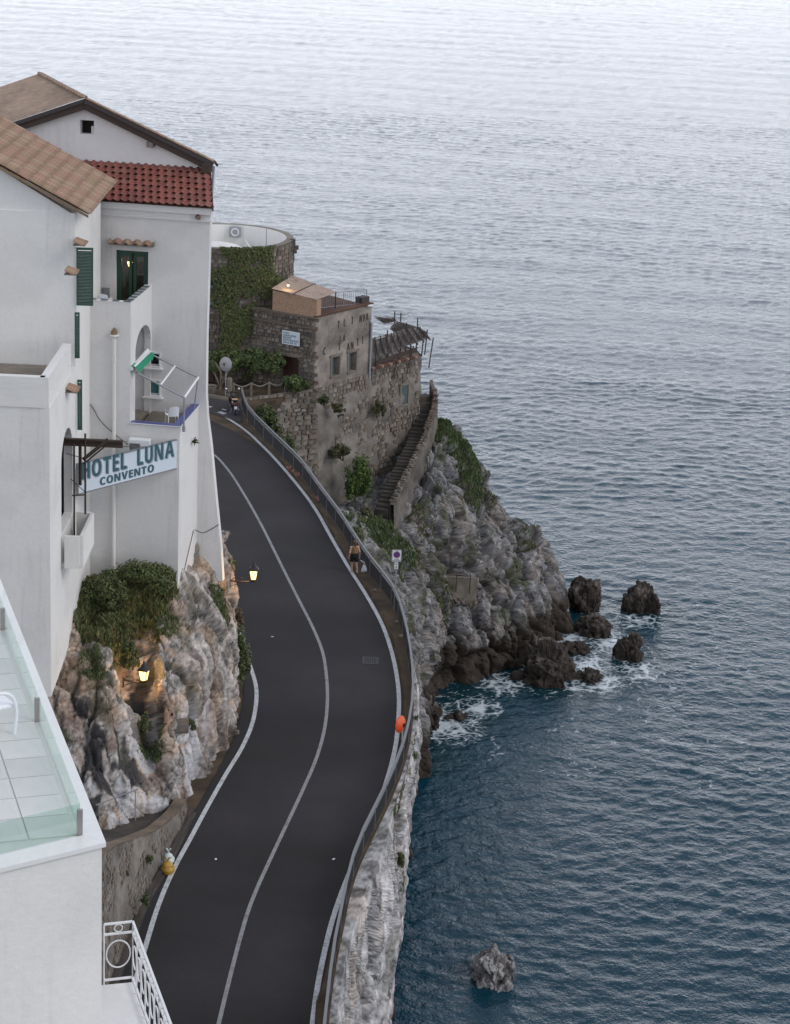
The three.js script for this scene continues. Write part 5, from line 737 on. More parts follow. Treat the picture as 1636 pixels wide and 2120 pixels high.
// ------------------------------------------------------------------ stone stair along the foot of the bastion
{
  const st = thing('stone_staircase', 'narrow stone stair curving down around the foot of the bastion', 'stairs');
  const stepMats = [[0.13, 0.115, 0.105], [0.16, 0.14, 0.125], [0.115, 0.105, 0.10]].map(c => std(rgb(...c), { map: concreteMap, bumpMap: grainBump, bumpScale: 0.02 })), line = new THREE.CatmullRomCurve3(STAIR_LINE.map(p => V(...p))), n = 30; let prev;
  for (let i = 0; i < n; i++) { const p = line.getPointAt((i + 0.5) / n), t = line.getTangentAt((i + 0.5) / n), w = mix(1.05, 0.85, i / n), m = part('step', rbox(w, 0.5, 0.62, 0, -0.25, 0, 0.03), stepMats[i % 3], st); m.position.set(p.x, p.y + rr(-0.01, 0.01), p.z); m.rotation.y = Math.atan2(t.x, t.z) + rr(-0.03, 0.03); }
  // parapet: a low wall with rough coping stones on the sea side
  const par = [], q = []; for (let i = 0; i <= 40; i++) { const u = i / 40, p = line.getPointAt(u), t = line.getTangentAt(u), k = Math.hypot(t.x, t.z), nx = t.z / k, nz = -t.x / k, off = mix(0.60, 0.50, u); par.push([p.x + nx * off, p.y, p.z + nz * off, nx, nz, u]); }
  for (let i = 0; i < 40; i++) { const [x, y, z, nx, nz, u] = par[i], [X, Y, Z, NX, NZ] = par[i + 1], h = u < 0.35 ? 0.75 : 0.42, h2 = (i + 1) / 40 < 0.35 ? 0.75 : 0.42, T = 0.26; q.push([[x, y - 1.6, z], [x, y + h, z], [X, Y + h2, Z], [X, Y - 1.6, Z]], [[x, y + h, z], [x + nx * T, y + h, z + nz * T], [X + NX * T, Y + h2, Z + NZ * T], [X, Y + h2, Z]], [[x + nx * T, y + h, z + nz * T], [x + nx * T * 1.4, y - 1.8, z + nz * T * 1.4], [X + NX * T * 1.4, Y - 1.8, Z + NZ * T * 1.4], [X + NX * T, Y + h2, Z + NZ * T]]); }
  part('parapet', metreUV(quads(q)), M.mortar, st);
  for (let i = 2; i < 40; i++) for (let j = 0; j < 2; j++) { const [x, y, z, nx, nz, u] = par[i], h = u < 0.35 ? 0.75 : 0.42; const m = mesh('coping_stone', stoneGeos[(i + j) % 8], stoneMats[u < 0.35 ? 3 : (i * 5 + j) % 6], st); m.scale.set(rr(0.18, 0.3), rr(0.12, 0.2), rr(0.16, 0.26)); m.position.set(x + nx * (0.04 + j * 0.19), y + h + rr(-0.02, 0.05), z + nz * (0.04 + j * 0.19) + rr(-0.1, 0.1)); m.rotation.y = rr(0, 3); }
  // small walled platform lower on the rock
  const pl = thing('walled_platform', 'small concrete-walled platform with iron posts on the headland rock', 'wall', [4.35, -12.4, -128.6], -0.1);
  part('front_panel', metreUV(wallSheet([[-1.1, 0.55, 0.35], [1.05, 0.62, 0.25]], [[-1.1, -1.0, 0.75], [1.05, -0.9, 0.6]], 6, 12, 0.05)), M.concrete, pl); part('floor', box(2.1, 0.12, 1.6, 0, 0.05, -0.5), M.concrete, pl);
  for (const x of [-1.0, -0.25, 0.6]) part('post', rod([x, -0.3, 0.6], [x, 0.85, 0.42], 0.035), M.rust, pl); part('rail', rod([-1.0, 0.8, 0.44], [0.15, 0.84, 0.43], 0.025), stoneMats[5], pl);
  for (let i = 0; i < 44; i++) { const m = mesh('stone', stoneGeos[i % 8], stoneMats[(i * 7) % 6], pl), w = rr(0.14, 0.28); m.scale.set(w, w * 0.7, w * 0.8); m.position.set(rr(-1.2, 1.1), rr(-1.15, -0.6), 0.85 + rr(-0.1, 0.1)); m.rotation.set(rr(-0.3, 0.3), rr(0, 3), rr(-0.3, 0.3)); }
}

// ------------------------------------------------------------------ fence along the sea side of the road
{
  const f = thing('roadside_fence', 'grey railing with mesh panels along the sea side of the road', 'fence');
  const c = curve2([[-9.35, -123.9], [-8.95, -121.3], ...FENCE_LINE, [-1.35, -54], [-1.4, -46]]), L = c.getLength(), n = Math.round(L / 1.9), H = 0.98, pts = c.getSpacedPoints(n);
  const wire = [];
  for (let i = 0; i <= n; i++) { const p = pts[i]; part('post', [box(0.05, H, 0.05, p.x, H / 2, p.z)], M.railGrey, f); if (i === n) break; const q = pts[i + 1];
    part('top_rail', bar([p.x, H, p.z], [q.x, H, q.z], 0.09, 0.06), M.railGrey, f); const ux = (q.x - p.x), uz = (q.z - p.z), s = 0.05;
    part('lower_rail', bar([p.x + ux * s, H - 0.17, p.z + uz * s], [q.x - ux * s, H - 0.17, q.z - uz * s], 0.035, 0.05), M.railGrey, f);
    part('bottom_rail', bar([p.x, 0.12, p.z], [q.x, 0.12, q.z], 0.03, 0.04), M.rust, f);
    const g = []; for (let k = 1; k < 38; k++) { const t = k / 38; g.push(bar([p.x + ux * t, 0.12, p.z + uz * t], [p.x + ux * t, H - 0.17, p.z + uz * t + 1e-4], 0.017, 0.017)); } for (let k = 0; k < 9; k++) g.push(bar([p.x, 0.18 + k * 0.075, p.z], [q.x, 0.18 + k * 0.075, q.z], 0.014, 0.018)); part('mesh_panel', g, M.fence, f);
  }
}
// small litter and kerb stones on the verge
for (const [x, z, s, l] of [[-0.75, -92.6, 0.13, 'small pale stone on the verge between the walker and the parking sign'], [0.28, -88.7, 0.16, 'pale stone on the verge just below the parking sign'], [0.5, -87.0, 0.18, 'largest pale stone on the verge, nearest the orange mirror']]) { const m = single('verge_stone', stoneGeos[2].clone().scale(s, s * 0.7, s), stoneMats[2], l, 'stone', 'loose verge stones'); m.position.set(x, 0.14, z); }
for (const [x, z, r, l] of [[-6.25, -110.6, 0.4, 'farthest of three pink weeds in a row on the verge'], [-6.0, -110.1, -0.3, 'middle of three pink weeds in a row on the verge'], [-5.72, -109.5, 0.7, 'nearest of three pink weeds in a row on the verge'], [-4.45, -105.5, 0.2, 'single pink weed on the verge, nearer the walker than the row']]) { const p = thing('verge_flower', l, 'plant', [x + 0.5, 0.08, z], r, 'pink weeds on the verge'); const q = []; for (let i = 0; i < 14; i++) { const a = rr(0, 6.28), l = rr(0.1, 0.24), dx = Math.cos(a) * l * 0.6, dz = Math.sin(a) * l * 0.6; q.push([[0, 0, 0], [dx - 0.03, l, dz], [dx, l + 0.05, dz], [dx + 0.03, l, dz + 0.02]]); } part('petals', quads(q), std(rgb(0.45, 0.22, 0.17)), p); part('stem', rod([0, -0.05, 0], [0, 0.12, 0], 0.01, 4), M.dirt, p); }

// ------------------------------------------------------------------ traffic signs and mirrors
{
  const cv = document.createElement('canvas'); cv.width = 192; cv.height = 256; const x = cv.getContext('2d'); x.fillStyle = '#d8dade'; x.fillRect(0, 0, 192, 256); x.strokeStyle = '#8d9096'; x.lineWidth = 5; x.strokeRect(6, 6, 180, 244);
  x.beginPath(); x.arc(96, 104, 62, 0, 7); x.fillStyle = '#2c3f86'; x.fill(); x.lineWidth = 16; x.strokeStyle = '#9c3a46'; x.stroke(); x.beginPath(); x.moveTo(54, 62); x.lineTo(138, 146); x.stroke(); x.fillStyle = '#22252b'; x.font = 'bold 26px sans-serif'; x.textAlign = 'center'; x.fillText('0-24', 96, 24 + 8); x.font = 'bold 34px sans-serif'; x.fillText('ZONA', 96, 212); x.fillText('RIMOZIONE', 96, 244, 168);
  const t = new THREE.CanvasTexture(cv); t.colorSpace = THREE.SRGBColorSpace; const c2 = document.createElement('canvas'); c2.width = 64; c2.height = 128; const y = c2.getContext('2d'); y.fillStyle = '#d8dade'; y.fillRect(0, 0, 64, 128); y.fillStyle = '#15171b'; for (const [cy, s] of [[36, 1], [92, -1]]) { y.beginPath(); y.moveTo(32, cy - 18 * s); y.lineTo(50, cy + 4 * s); y.lineTo(14, cy + 4 * s); y.fill(); y.fillRect(26, Math.min(cy, cy + 16 * s), 12, 16); } const t2 = new THREE.CanvasTexture(c2); t2.colorSpace = THREE.SRGBColorSpace;
  const s = thing('parking_sign', 'white no-parking sign with two arrows below, on a post by the fence', 'sign', [0.16, 0, -90.4], 0.05);
  part('post', rod([0, -0.1, 0], [0, 2.85, 0], 0.03, 10), M.galv, s); part('panel', rbox(0.42, 0.56, 0.02, 0, 2.62, 0.04, 0.005), M.galv, s); mesh('panel_face', new THREE.PlaneGeometry(0.41, 0.55), std(rgb(1, 1, 1), { map: t, roughness: 0.5 }), s).position.set(0, 2.62, 0.055);
  part('arrow_plate', rbox(0.17, 0.30, 0.02, 0, 2.16, 0.04, 0.005), M.galv, s); mesh('arrow_face', new THREE.PlaneGeometry(0.16, 0.29), std(rgb(1, 1, 1), { map: t2, roughness: 0.5 }), s).position.set(0, 2.16, 0.055);
  part('clamp', [box(0.1, 0.03, 0.07, 0, 2.75, 0.01), box(0.1, 0.03, 0.07, 0, 2.45, 0.01)], M.steel, s);
}
function trafficMirror(at, turn, tilt, label, back, r, h, arm) {
  const m = thing('traffic_mirror', label, 'mirror', at, turn); const hd = new THREE.Group(); hd.name = 'mirror_head'; m.add(hd); hd.position.set(arm[0], h, arm[1]); hd.rotation.x = tilt;
  part('shell', lathe([[0, 0.14], [r * 0.5, 0.11], [r * 0.85, 0.05], [r, 0], [r * 1.04, -0.02]], 32).rotateX(Math.PI / 2), back, hd); part('rim', new THREE.TorusGeometry(r * 1.02, 0.025, 8, 40).translate(0, 0, -0.02), back, hd);
  part('glass', lathe([[r, 0], [r * 0.7, -0.05], [r * 0.35, -0.075], [0, -0.085]], 32).rotateX(Math.PI / 2).translate(0, 0, -0.03), new THREE.MeshStandardMaterial({ color: rgb(0.85, 0.86, 0.88), metalness: 1, roughness: 0.06, side: THREE.DoubleSide }), hd); part('clamp', box(0.09, 0.14, 0.12, 0, 0, 0.13), M.iron, hd);
  part('post', rod([0, -0.05, 0], [0, h + (arm[0] ? 0.1 : -0.1), 0], 0.035, 10), M.galv, m); if (arm[0]) part('arm', rod([0, h, 0], [arm[0], h, arm[1] + 0.1], 0.022), M.steel, m); return m;
}
trafficMirror([0.64, 0, -74.2], 1.02, -0.05, 'orange-backed convex traffic mirror on a pole beside the fence', std(rgb(0.62, 0.085, 0.02), { roughness: 0.5 }), 0.30, 1.72, [-0.22, 0.05]);
{ const m = trafficMirror([-10.42, 0, -125.3], -0.5, -0.12, 'round grey-backed traffic mirror on a post near the parked scooter', std(rgb(0.42, 0.40, 0.42), { roughness: 0.6, map: worn }), 0.40, 2.05, [0, 0.06]); part('stone_bollard', rbox(0.26, 1.2, 0.26, 0.16, 0.6, -0.15, 0.05), M.concrete, m); }

// ------------------------------------------------------------------ wall lanterns
function lantern(at, turn, label, reach) {       // the arm leaves the wall at the origin and runs along +x
  const l = thing('wall_lantern', label, 'lantern', at, turn, 'lit street lanterns'), g = new THREE.Group(); g.name = 'lamp_head'; l.add(g); g.position.set(reach, 0.06, 0);
  part('arm', [tube([[0, 0, 0], [reach * 0.5, -0.02, 0], [reach, 0, 0]], 0.03, 10, 6), tube([[0, 0.0, 0], [reach * 0.25, 0.16, 0], [reach * 0.55, 0.10, 0], [reach * 0.42, -0.0, 0]], 0.013, 16, 5), tube([[0, -0.22, 0], [reach * 0.3, -0.12, 0], [reach * 0.5, -0.02, 0]], 0.013, 12, 5)], M.rust, l); part('wall_plate', rbox(0.03, 0.4, 0.12, 0, -0.08, 0, 0.01), M.rust, l);
  const glow = new THREE.MeshStandardMaterial({ color: rgb(0.8, 0.6, 0.3), emissive: rgb(1.0, 0.60, 0.20), emissiveIntensity: 2.2, roughness: 0.4, side: THREE.DoubleSide });
  const panes = []; for (let i = 0; i < 4; i++) { const a = i * Math.PI / 2, c = Math.cos(a), s = Math.sin(a), P = (r, t, y) => [c * r - s * t, y, s * r + c * t]; panes.push([P(0.09, -0.085, 0.06), P(0.09, 0.085, 0.06), P(0.155, 0.145, 0.44), P(0.155, -0.145, 0.44)]); part('rib', rod(P(0.095, 0.092, 0.04), P(0.16, 0.152, 0.45), 0.016, 5), M.iron, g); }
  part('lamp_glass', quads(panes), glow, g);
  part('base_cup', lathe([[0.02, -0.08], [0.04, -0.04], [0.11, 0.04], [0.12, 0.06]], 12), M.iron, g); part('roof', lathe([[0.27, 0.43], [0.22, 0.50], [0.12, 0.57], [0.10, 0.64], [0.05, 0.68], [0.03, 0.76], [0, 0.78]], 4).rotateY(Math.PI / 4), M.iron, g);
  const pl = new THREE.PointLight(rgb(1, 0.58, 0.22), 3); pl.position.set(0, 0.25, 0); pl.castShadow = true; g.add(pl); return l;
}
lantern([-6.25, 5.2, -79.1], 0, 'lit iron lantern reaching out over the road from the rock corner', 0.9);
lantern([-9.35, 4.15, -71.25], -0.25, 'lit iron lantern on the rock face below the shrub', 0.78);

// ------------------------------------------------------------------ scooter seen from behind
{
  const s = thing('motor_scooter', 'dark motor scooter with tan seat parked by the end of the fence', 'scooter', [-9.68, 0.02, -122.0], 0.25); const B = M.blackPlastic;
  const wheel = z => { const w = new THREE.Group(); w.name = 'wheel'; s.add(w); w.position.set(0, 0.25, z); part('tyre', new THREE.TorusGeometry(0.19, 0.06, 10, 24).rotateY(Math.PI / 2), M.rubber, w); part('rim', [new THREE.CylinderGeometry(0.14, 0.14, 0.05, 16).rotateZ(Math.PI / 2), rod([-0.08, 0, 0], [0.08, 0, 0], 0.025)], M.galv, w); };
  wheel(0.62); wheel(-0.62);
  part('rear_body', new THREE.SphereGeometry(0.5, 20, 12).scale(0.36, 0.42, 0.86).translate(0, 0.62, 0.34), std(rgb(0.018, 0.012, 0.012), { roughness: 0.25 }), s); part('seat', [rbox(0.32, 0.12, 0.62, 0, 0.85, 0.25, 0.055)], B, s); part('seat_cover', rbox(0.33, 0.06, 0.24, 0, 0.90, 0.46, 0.03), std(rgb(0.5, 0.32, 0.2)), s);
  part('leg_shield', new THREE.SphereGeometry(0.5, 16, 12).scale(0.42, 0.72, 0.20).translate(0, 0.70, -0.42), std(rgb(0.018, 0.012, 0.012), { roughness: 0.25 }), s); part('footboard', rbox(0.34, 0.07, 0.5, 0, 0.32, -0.15, 0.03), B, s);
  part('handlebar', [tube([[-0.34, 1.08, -0.34], [-0.15, 1.06, -0.44], [0, 1.02, -0.46], [0.15, 1.06, -0.44], [0.34, 1.08, -0.34]], 0.022, 16, 6), rbox(0.26, 0.16, 0.2, 0, 1.06, -0.48, 0.06)], B, s); part('fork', [rod([0, 1.0, -0.45], [0.06, 0.25, -0.62], 0.03), rod([0, 1.0, -0.45], [-0.06, 0.25, -0.62], 0.03)], M.steel, s);
  for (const k of [-1, 1]) { const m = new THREE.Group(); m.name = 'mirror'; s.add(m); part('stalk', rod([k * 0.24, 1.08, -0.38], [k * 0.36, 1.28, -0.36], 0.01), B, m); part('glass', lathe([[0, 0.02], [0.06, 0.015], [0.065, 0]], 14).rotateX(Math.PI / 2).translate(k * 0.37, 1.30, -0.36), std(rgb(0.7, 0.72, 0.75), { metalness: 0.8, roughness: 0.2 }), m); }
  part('tail_light', rbox(0.16, 0.08, 0.05, 0, 0.68, 0.76, 0.02), std(rgb(0.25, 0.02, 0.02), { roughness: 0.2 }), s); part('number_plate', box(0.17, 0.17, 0.012, 0, 0.48, 0.82), M.plastic, s); part('mudguard', rbox(0.16, 0.3, 0.05, 0, 0.5, 0.79, 0.02), B, s);
  part('exhaust', [rod([0.17, 0.32, 0.2], [0.19, 0.36, 0.75], 0.055, 10)], M.galv, s); part('stand', [rod([-0.1, 0.3, 0.1], [-0.2, 0, 0.2], 0.015), rod([0.1, 0.3, 0.1], [0.2, 0, 0.2], 0.015)], M.steel, s);
}

// ------------------------------------------------------------------ person walking away along the verge
function bodyField(bones, lo, hi, cell, k) {      // one skin round tapered bones, joined with a smooth minimum
  const n = Math.ceil(Math.max(hi[0] - lo[0], hi[1] - lo[1], hi[2] - lo[2]) / cell) + 4, mc = new MarchingCubes(n, new THREE.MeshBasicMaterial(), false, false, 60000), half = n / 2, S = half * cell, cx = (lo[0] + hi[0]) / 2, cy = (lo[1] + hi[1]) / 2, cz = (lo[2] + hi[2]) / 2; mc.isolation = 0;
  for (let z = 0; z < n; z++) for (let y = 0; y < n; y++) for (let x = 0; x < n; x++) {
    const X = cx + (x - half) * cell, Y = cy + (y - half) * cell, Z = cz + (z - half) * cell; let d = 9;
    for (const [a, b, ra, rb, sx = 1] of bones) { const bx = b[0] - a[0], by = b[1] - a[1], bz = b[2] - a[2], l = bx * bx + by * by + bz * bz || 1e-6, t = clamp(((X - a[0]) * bx + (Y - a[1]) * by + (Z - a[2]) * bz) / l), e = Math.hypot((X - a[0] - bx * t) / sx, Y - a[1] - by * t, Z - a[2] - bz * t) - mix(ra, rb, t), h = clamp(0.5 + 0.5 * (d - e) / k); d = mix(d, e, h) - k * h * (1 - h); }
    mc.field[z * n * n + y * n + x] = -d;
  }
  mc.update(); const c = mc.count, g = new THREE.BufferGeometry(); const p = new Float32Array(mc.positionArray.slice(0, c * 3)); for (let i = 0; i < c; i++) { p[3 * i] = p[3 * i] * S + cx; p[3 * i + 1] = p[3 * i + 1] * S + cy; p[3 * i + 2] = p[3 * i + 2] * S + cz; } g.setAttribute('position', new THREE.BufferAttribute(p, 3)); const m = mergeVertices(g, 1e-4); m.computeVertexNormals(); const nn = m.attributes.normal, pp = m.attributes.position; return m;
}
{
  const p = thing('person', 'person in tan top and black shorts walking on the verge with a white bag', 'person', [-1.78, 0.06, -95.25], Math.PI + 0.35); const skin = std(rgb(0.48, 0.30, 0.23), { roughness: 0.6 });
  // local +z is the way the person walks
  const hipL = [0.085, 0.78, 0], hipR = [-0.085, 0.78, 0], kneeL = [0.09, 0.42, 0.10], kneeR = [-0.09, 0.42, -0.02], ankL = [0.09, 0.06, 0.03], ankR = [-0.09, 0.08, -0.22], shL = [0.17, 1.18, 0.04], shR = [-0.17, 1.18, 0.04], elL = [0.24, 0.95, -0.02], elR = [-0.24, 0.95, 0.02], wrL = [0.25, 0.74, 0.06], wrR = [-0.27, 0.72, 0.08];
  const hand = (w, s) => { const b = [[w, [w[0], w[1] - 0.075, w[2] + 0.01], 0.026, 0.034, 0.7]]; for (let i = 0; i < 4; i++) { const z = w[2] - 0.025 + i * 0.019, l = [0.062, 0.072, 0.068, 0.052][i], y = w[1] - 0.085; b.push([[w[0], y, z], [w[0] - s * 0.012, y - l * 0.55, z], 0.0095, 0.009], [[w[0] - s * 0.012, y - l * 0.55, z], [w[0] - s * 0.04, y - l * 0.85, z], 0.009, 0.008]); } b.push([[w[0], w[1] - 0.03, w[2] + 0.03], [w[0] - s * 0.015, w[1] - 0.08, w[2] + 0.055], 0.011, 0.009]); return b; };
  const body = bodyField([[[0, 0.80, 0], [0, 0.95, 0.01], 0.125, 0.11, 1.15], [[0, 0.95, 0.01], [0, 1.14, 0.03], 0.11, 0.12, 1.25], [shL, shR, 0.055, 0.055], [[0, 1.15, 0.03], [0, 1.28, 0.05], 0.05, 0.045], [hipL, kneeL, 0.085, 0.055], [hipR, kneeR, 0.085, 0.055], [kneeL, ankL, 0.055, 0.034], [kneeR, ankR, 0.055, 0.034], [ankL, [0.09, 0.03, 0.14], 0.036, 0.03], [ankR, [-0.09, 0.035, -0.10], 0.036, 0.028], [shL, elL, 0.045, 0.036], [shR, elR, 0.045, 0.036], [elL, wrL, 0.035, 0.025], [elR, wrR, 0.035, 0.025]], [-0.4, 0, -0.4], [0.4, 1.35, 0.4], 0.014, 0.03);
  const hands = [hand(wrL, 1), hand(wrR, -1)].map((b, i) => { const w = i ? wrR : wrL; return bodyField(b, [w[0] - 0.08, w[1] - 0.2, w[2] - 0.08], [w[0] + 0.08, w[1] + 0.03, w[2] + 0.08], 0.0045, 0.006); });
  const head = bodyField([[[0, 1.36, 0.06], [0, 1.40, 0.055], 0.075, 0.085], [[0, 1.30, 0.09], [0, 1.34, 0.09], 0.042, 0.055], [[0, 1.355, 0.145], [0, 1.335, 0.165], 0.010, 0.015], [[0.03, 1.375, 0.135], [0.045, 1.375, 0.13], 0.016, 0.014], [[-0.03, 1.375, 0.135], [-0.045, 1.375, 0.13], 0.016, 0.014], [[-0.025, 1.305, 0.138], [0.025, 1.305, 0.138], 0.009, 0.009], [[0.083, 1.37, 0.05], [0.088, 1.34, 0.055], 0.014, 0.011], [[-0.083, 1.37, 0.05], [-0.088, 1.34, 0.055], 0.014, 0.011], [[0, 1.24, 0.05], [0, 1.32, 0.06], 0.046, 0.05]], [-0.13, 1.2, -0.08], [0.13, 1.5, 0.2], 0.006, 0.012);
  const bare = [body, ...hands, head].map(g => { const k = g.toNonIndexed(); return k; }); mesh('body', mergeGeometries(bare), skin, p);
  part('hair', [bodyField([[[0, 1.40, 0.03], [0, 1.42, 0.03], 0.098, 0.094], [[0, 1.36, -0.03], [0, 1.26, -0.035], 0.06, 0.035], [[0, 1.43, -0.06], [0, 1.44, -0.08], 0.04, 0.035]], [-0.14, 1.2, -0.16], [0.14, 1.55, 0.16], 0.009, 0.02)], std(rgb(0.09, 0.035, 0.022), { roughness: 0.6 }), p);
  part('top', bodyField([[[0, 0.80, 0], [0, 0.95, 0.01], 0.145, 0.128, 1.15], [[0, 0.95, 0.01], [0, 1.13, 0.03], 0.128, 0.133, 1.28], [[0.13, 1.16, 0.04], [-0.13, 1.16, 0.04], 0.062, 0.062]], [-0.32, 0.6, -0.2], [0.32, 1.3, 0.25], 0.013, 0.03), std(rgb(0.20, 0.115, 0.055), { roughness: 0.9 }), p);
  part('shorts', [bodyField([[[0, 0.78, 0], [0, 0.86, 0], 0.152, 0.145, 1.12], [hipL, [0.10, 0.55, 0.06], 0.108, 0.10], [hipR, [-0.10, 0.55, -0.02], 0.108, 0.10]], [-0.3, 0.4, -0.25], [0.3, 1.0, 0.3], 0.013, 0.03)], std(rgb(0.008, 0.008, 0.009), { roughness: 0.9 }), p);
  for (const [a, b] of [[ankL, [0.09, 0.03, 0.14]], [ankR, [-0.09, 0.035, -0.10]]]) part('shoe', bodyField([[[a[0], 0.03, a[2] - 0.02], [b[0], 0.028, b[2] + 0.03], 0.04, 0.036]], [a[0] - 0.07, -0.02, a[2] - 0.09], [a[0] + 0.07, 0.09, b[2] + 0.1], 0.01, 0.01), std(rgb(0.5, 0.36, 0.3)), p);
  const bag = thing('carrier_bag', 'white plastic carrier bag held by the walking person', 'bag', [-1.31, 0.09, -95.12], 0.3);
  part('sack', bodyField([[[0, 0.12, 0], [0, 0.28, 0], 0.115, 0.07, 1.15], [[-0.08, 0.06, 0.02], [0.08, 0.06, -0.02], 0.06, 0.06]], [-0.22, -0.05, -0.2], [0.22, 0.42, 0.2], 0.012, 0.03), std(rgb(0.66, 0.70, 0.76), { roughness: 0.4, bumpMap: stuccoBump, bumpScale: 0.05 }), bag); part('handle', [tube([[-0.04, 0.32, 0], [-0.07, 0.48, 0.02], [-0.20, 0.60, 0.0]], 0.012, 10, 5), tube([[0.04, 0.32, 0], [0.0, 0.48, -0.02], [-0.20, 0.60, 0.0]], 0.012, 10, 5)], M.plastic, bag);
}
{ // rubbish bags at the foot of the retaining wall
  const crumple = (g, s) => { const p = g.attributes.position; for (let i = 0; i < p.count; i++) { const x = p.getX(i), y = p.getY(i), z = p.getZ(i), d = 1 + 0.16 * ridged(x * 5 + s, y * 3, z * 5, 2); p.setXYZ(i, x * d, y * (1 + 0.05 * noise(x * 9, y * 9, z * 9)), z * d); } g.computeVertexNormals(); return g; };
  const mk = (nm, c, at, label, sc) => { const b = thing('rubbish_bag', label, 'bag', at, 0.3, 'rubbish bags by the wall'); part('sack', crumple(bodyField([[[0, 0.14, 0], [0, 0.24, 0], 0.20 * sc, 0.16 * sc], [[0, 0.1, 0.05], [0.08, 0.12, -0.05], 0.15 * sc, 0.14 * sc]], [-0.35, -0.1, -0.35], [0.35, 0.55, 0.35], 0.016, 0.05), at[0]), std(c, { roughness: 0.35 }), b); part('knot', crumple(bodyField([[[0, 0.36, 0], [0, 0.46, 0], 0.035, 0.025], [[0, 0.46, 0], [0.06, 0.54, 0.02], 0.02, 0.03], [[0, 0.46, 0], [-0.06, 0.53, -0.01], 0.02, 0.03]], [-0.12, 0.3, -0.1], [0.12, 0.6, 0.1], 0.009, 0.01), 2), std(c, { roughness: 0.35 }), b); };
  mk('y', rgb(0.42, 0.25, 0.035), [-7.0, 0.02, -64.8], 'yellow rubbish bag by the white line at the wall foot', 1.05); mk('w', rgb(0.55, 0.62, 0.62), [-7.05, 0.02, -65.45], 'pale white-green rubbish bag behind the yellow one', 0.9);
}
{ // gull on the far rock
  const g = thing('seagull', 'white gull standing on the far end of the headland', 'bird', [9.15, -11.55, -138.4], 0.6);
  part('body', bodyField([[[0, 0.2, 0], [0, 0.26, 0.16], 0.085, 0.07], [[0, 0.26, 0.14], [0, 0.40, 0.2], 0.05, 0.045], [[0, 0.41, 0.21], [0, 0.42, 0.24], 0.052, 0.045], [[0, 0.2, -0.05], [0, 0.14, -0.26], 0.06, 0.025], [[0, 0.41, 0.26], [0, 0.39, 0.34], 0.018, 0.008]], [-0.15, 0.05, -0.35], [0.15, 0.55, 0.4], 0.016, 0.03), std(rgb(0.75, 0.75, 0.76)), g); part('wing', [new THREE.SphereGeometry(0.1, 10, 8).scale(0.3, 0.5, 1.9).translate(0.075, 0.21, -0.08)], std(rgb(0.3, 0.31, 0.33)), g); part('wing', [new THREE.SphereGeometry(0.1, 10, 8).scale(0.3, 0.5, 1.9).translate(-0.075, 0.21, -0.08)], std(rgb(0.3, 0.31, 0.33)), g); for (const x of [-0.03, 0.03]) part('leg', rod([x, -0.05, 0], [x, 0.15, 0], 0.008, 5), std(rgb(0.4, 0.25, 0.1)), g);
}

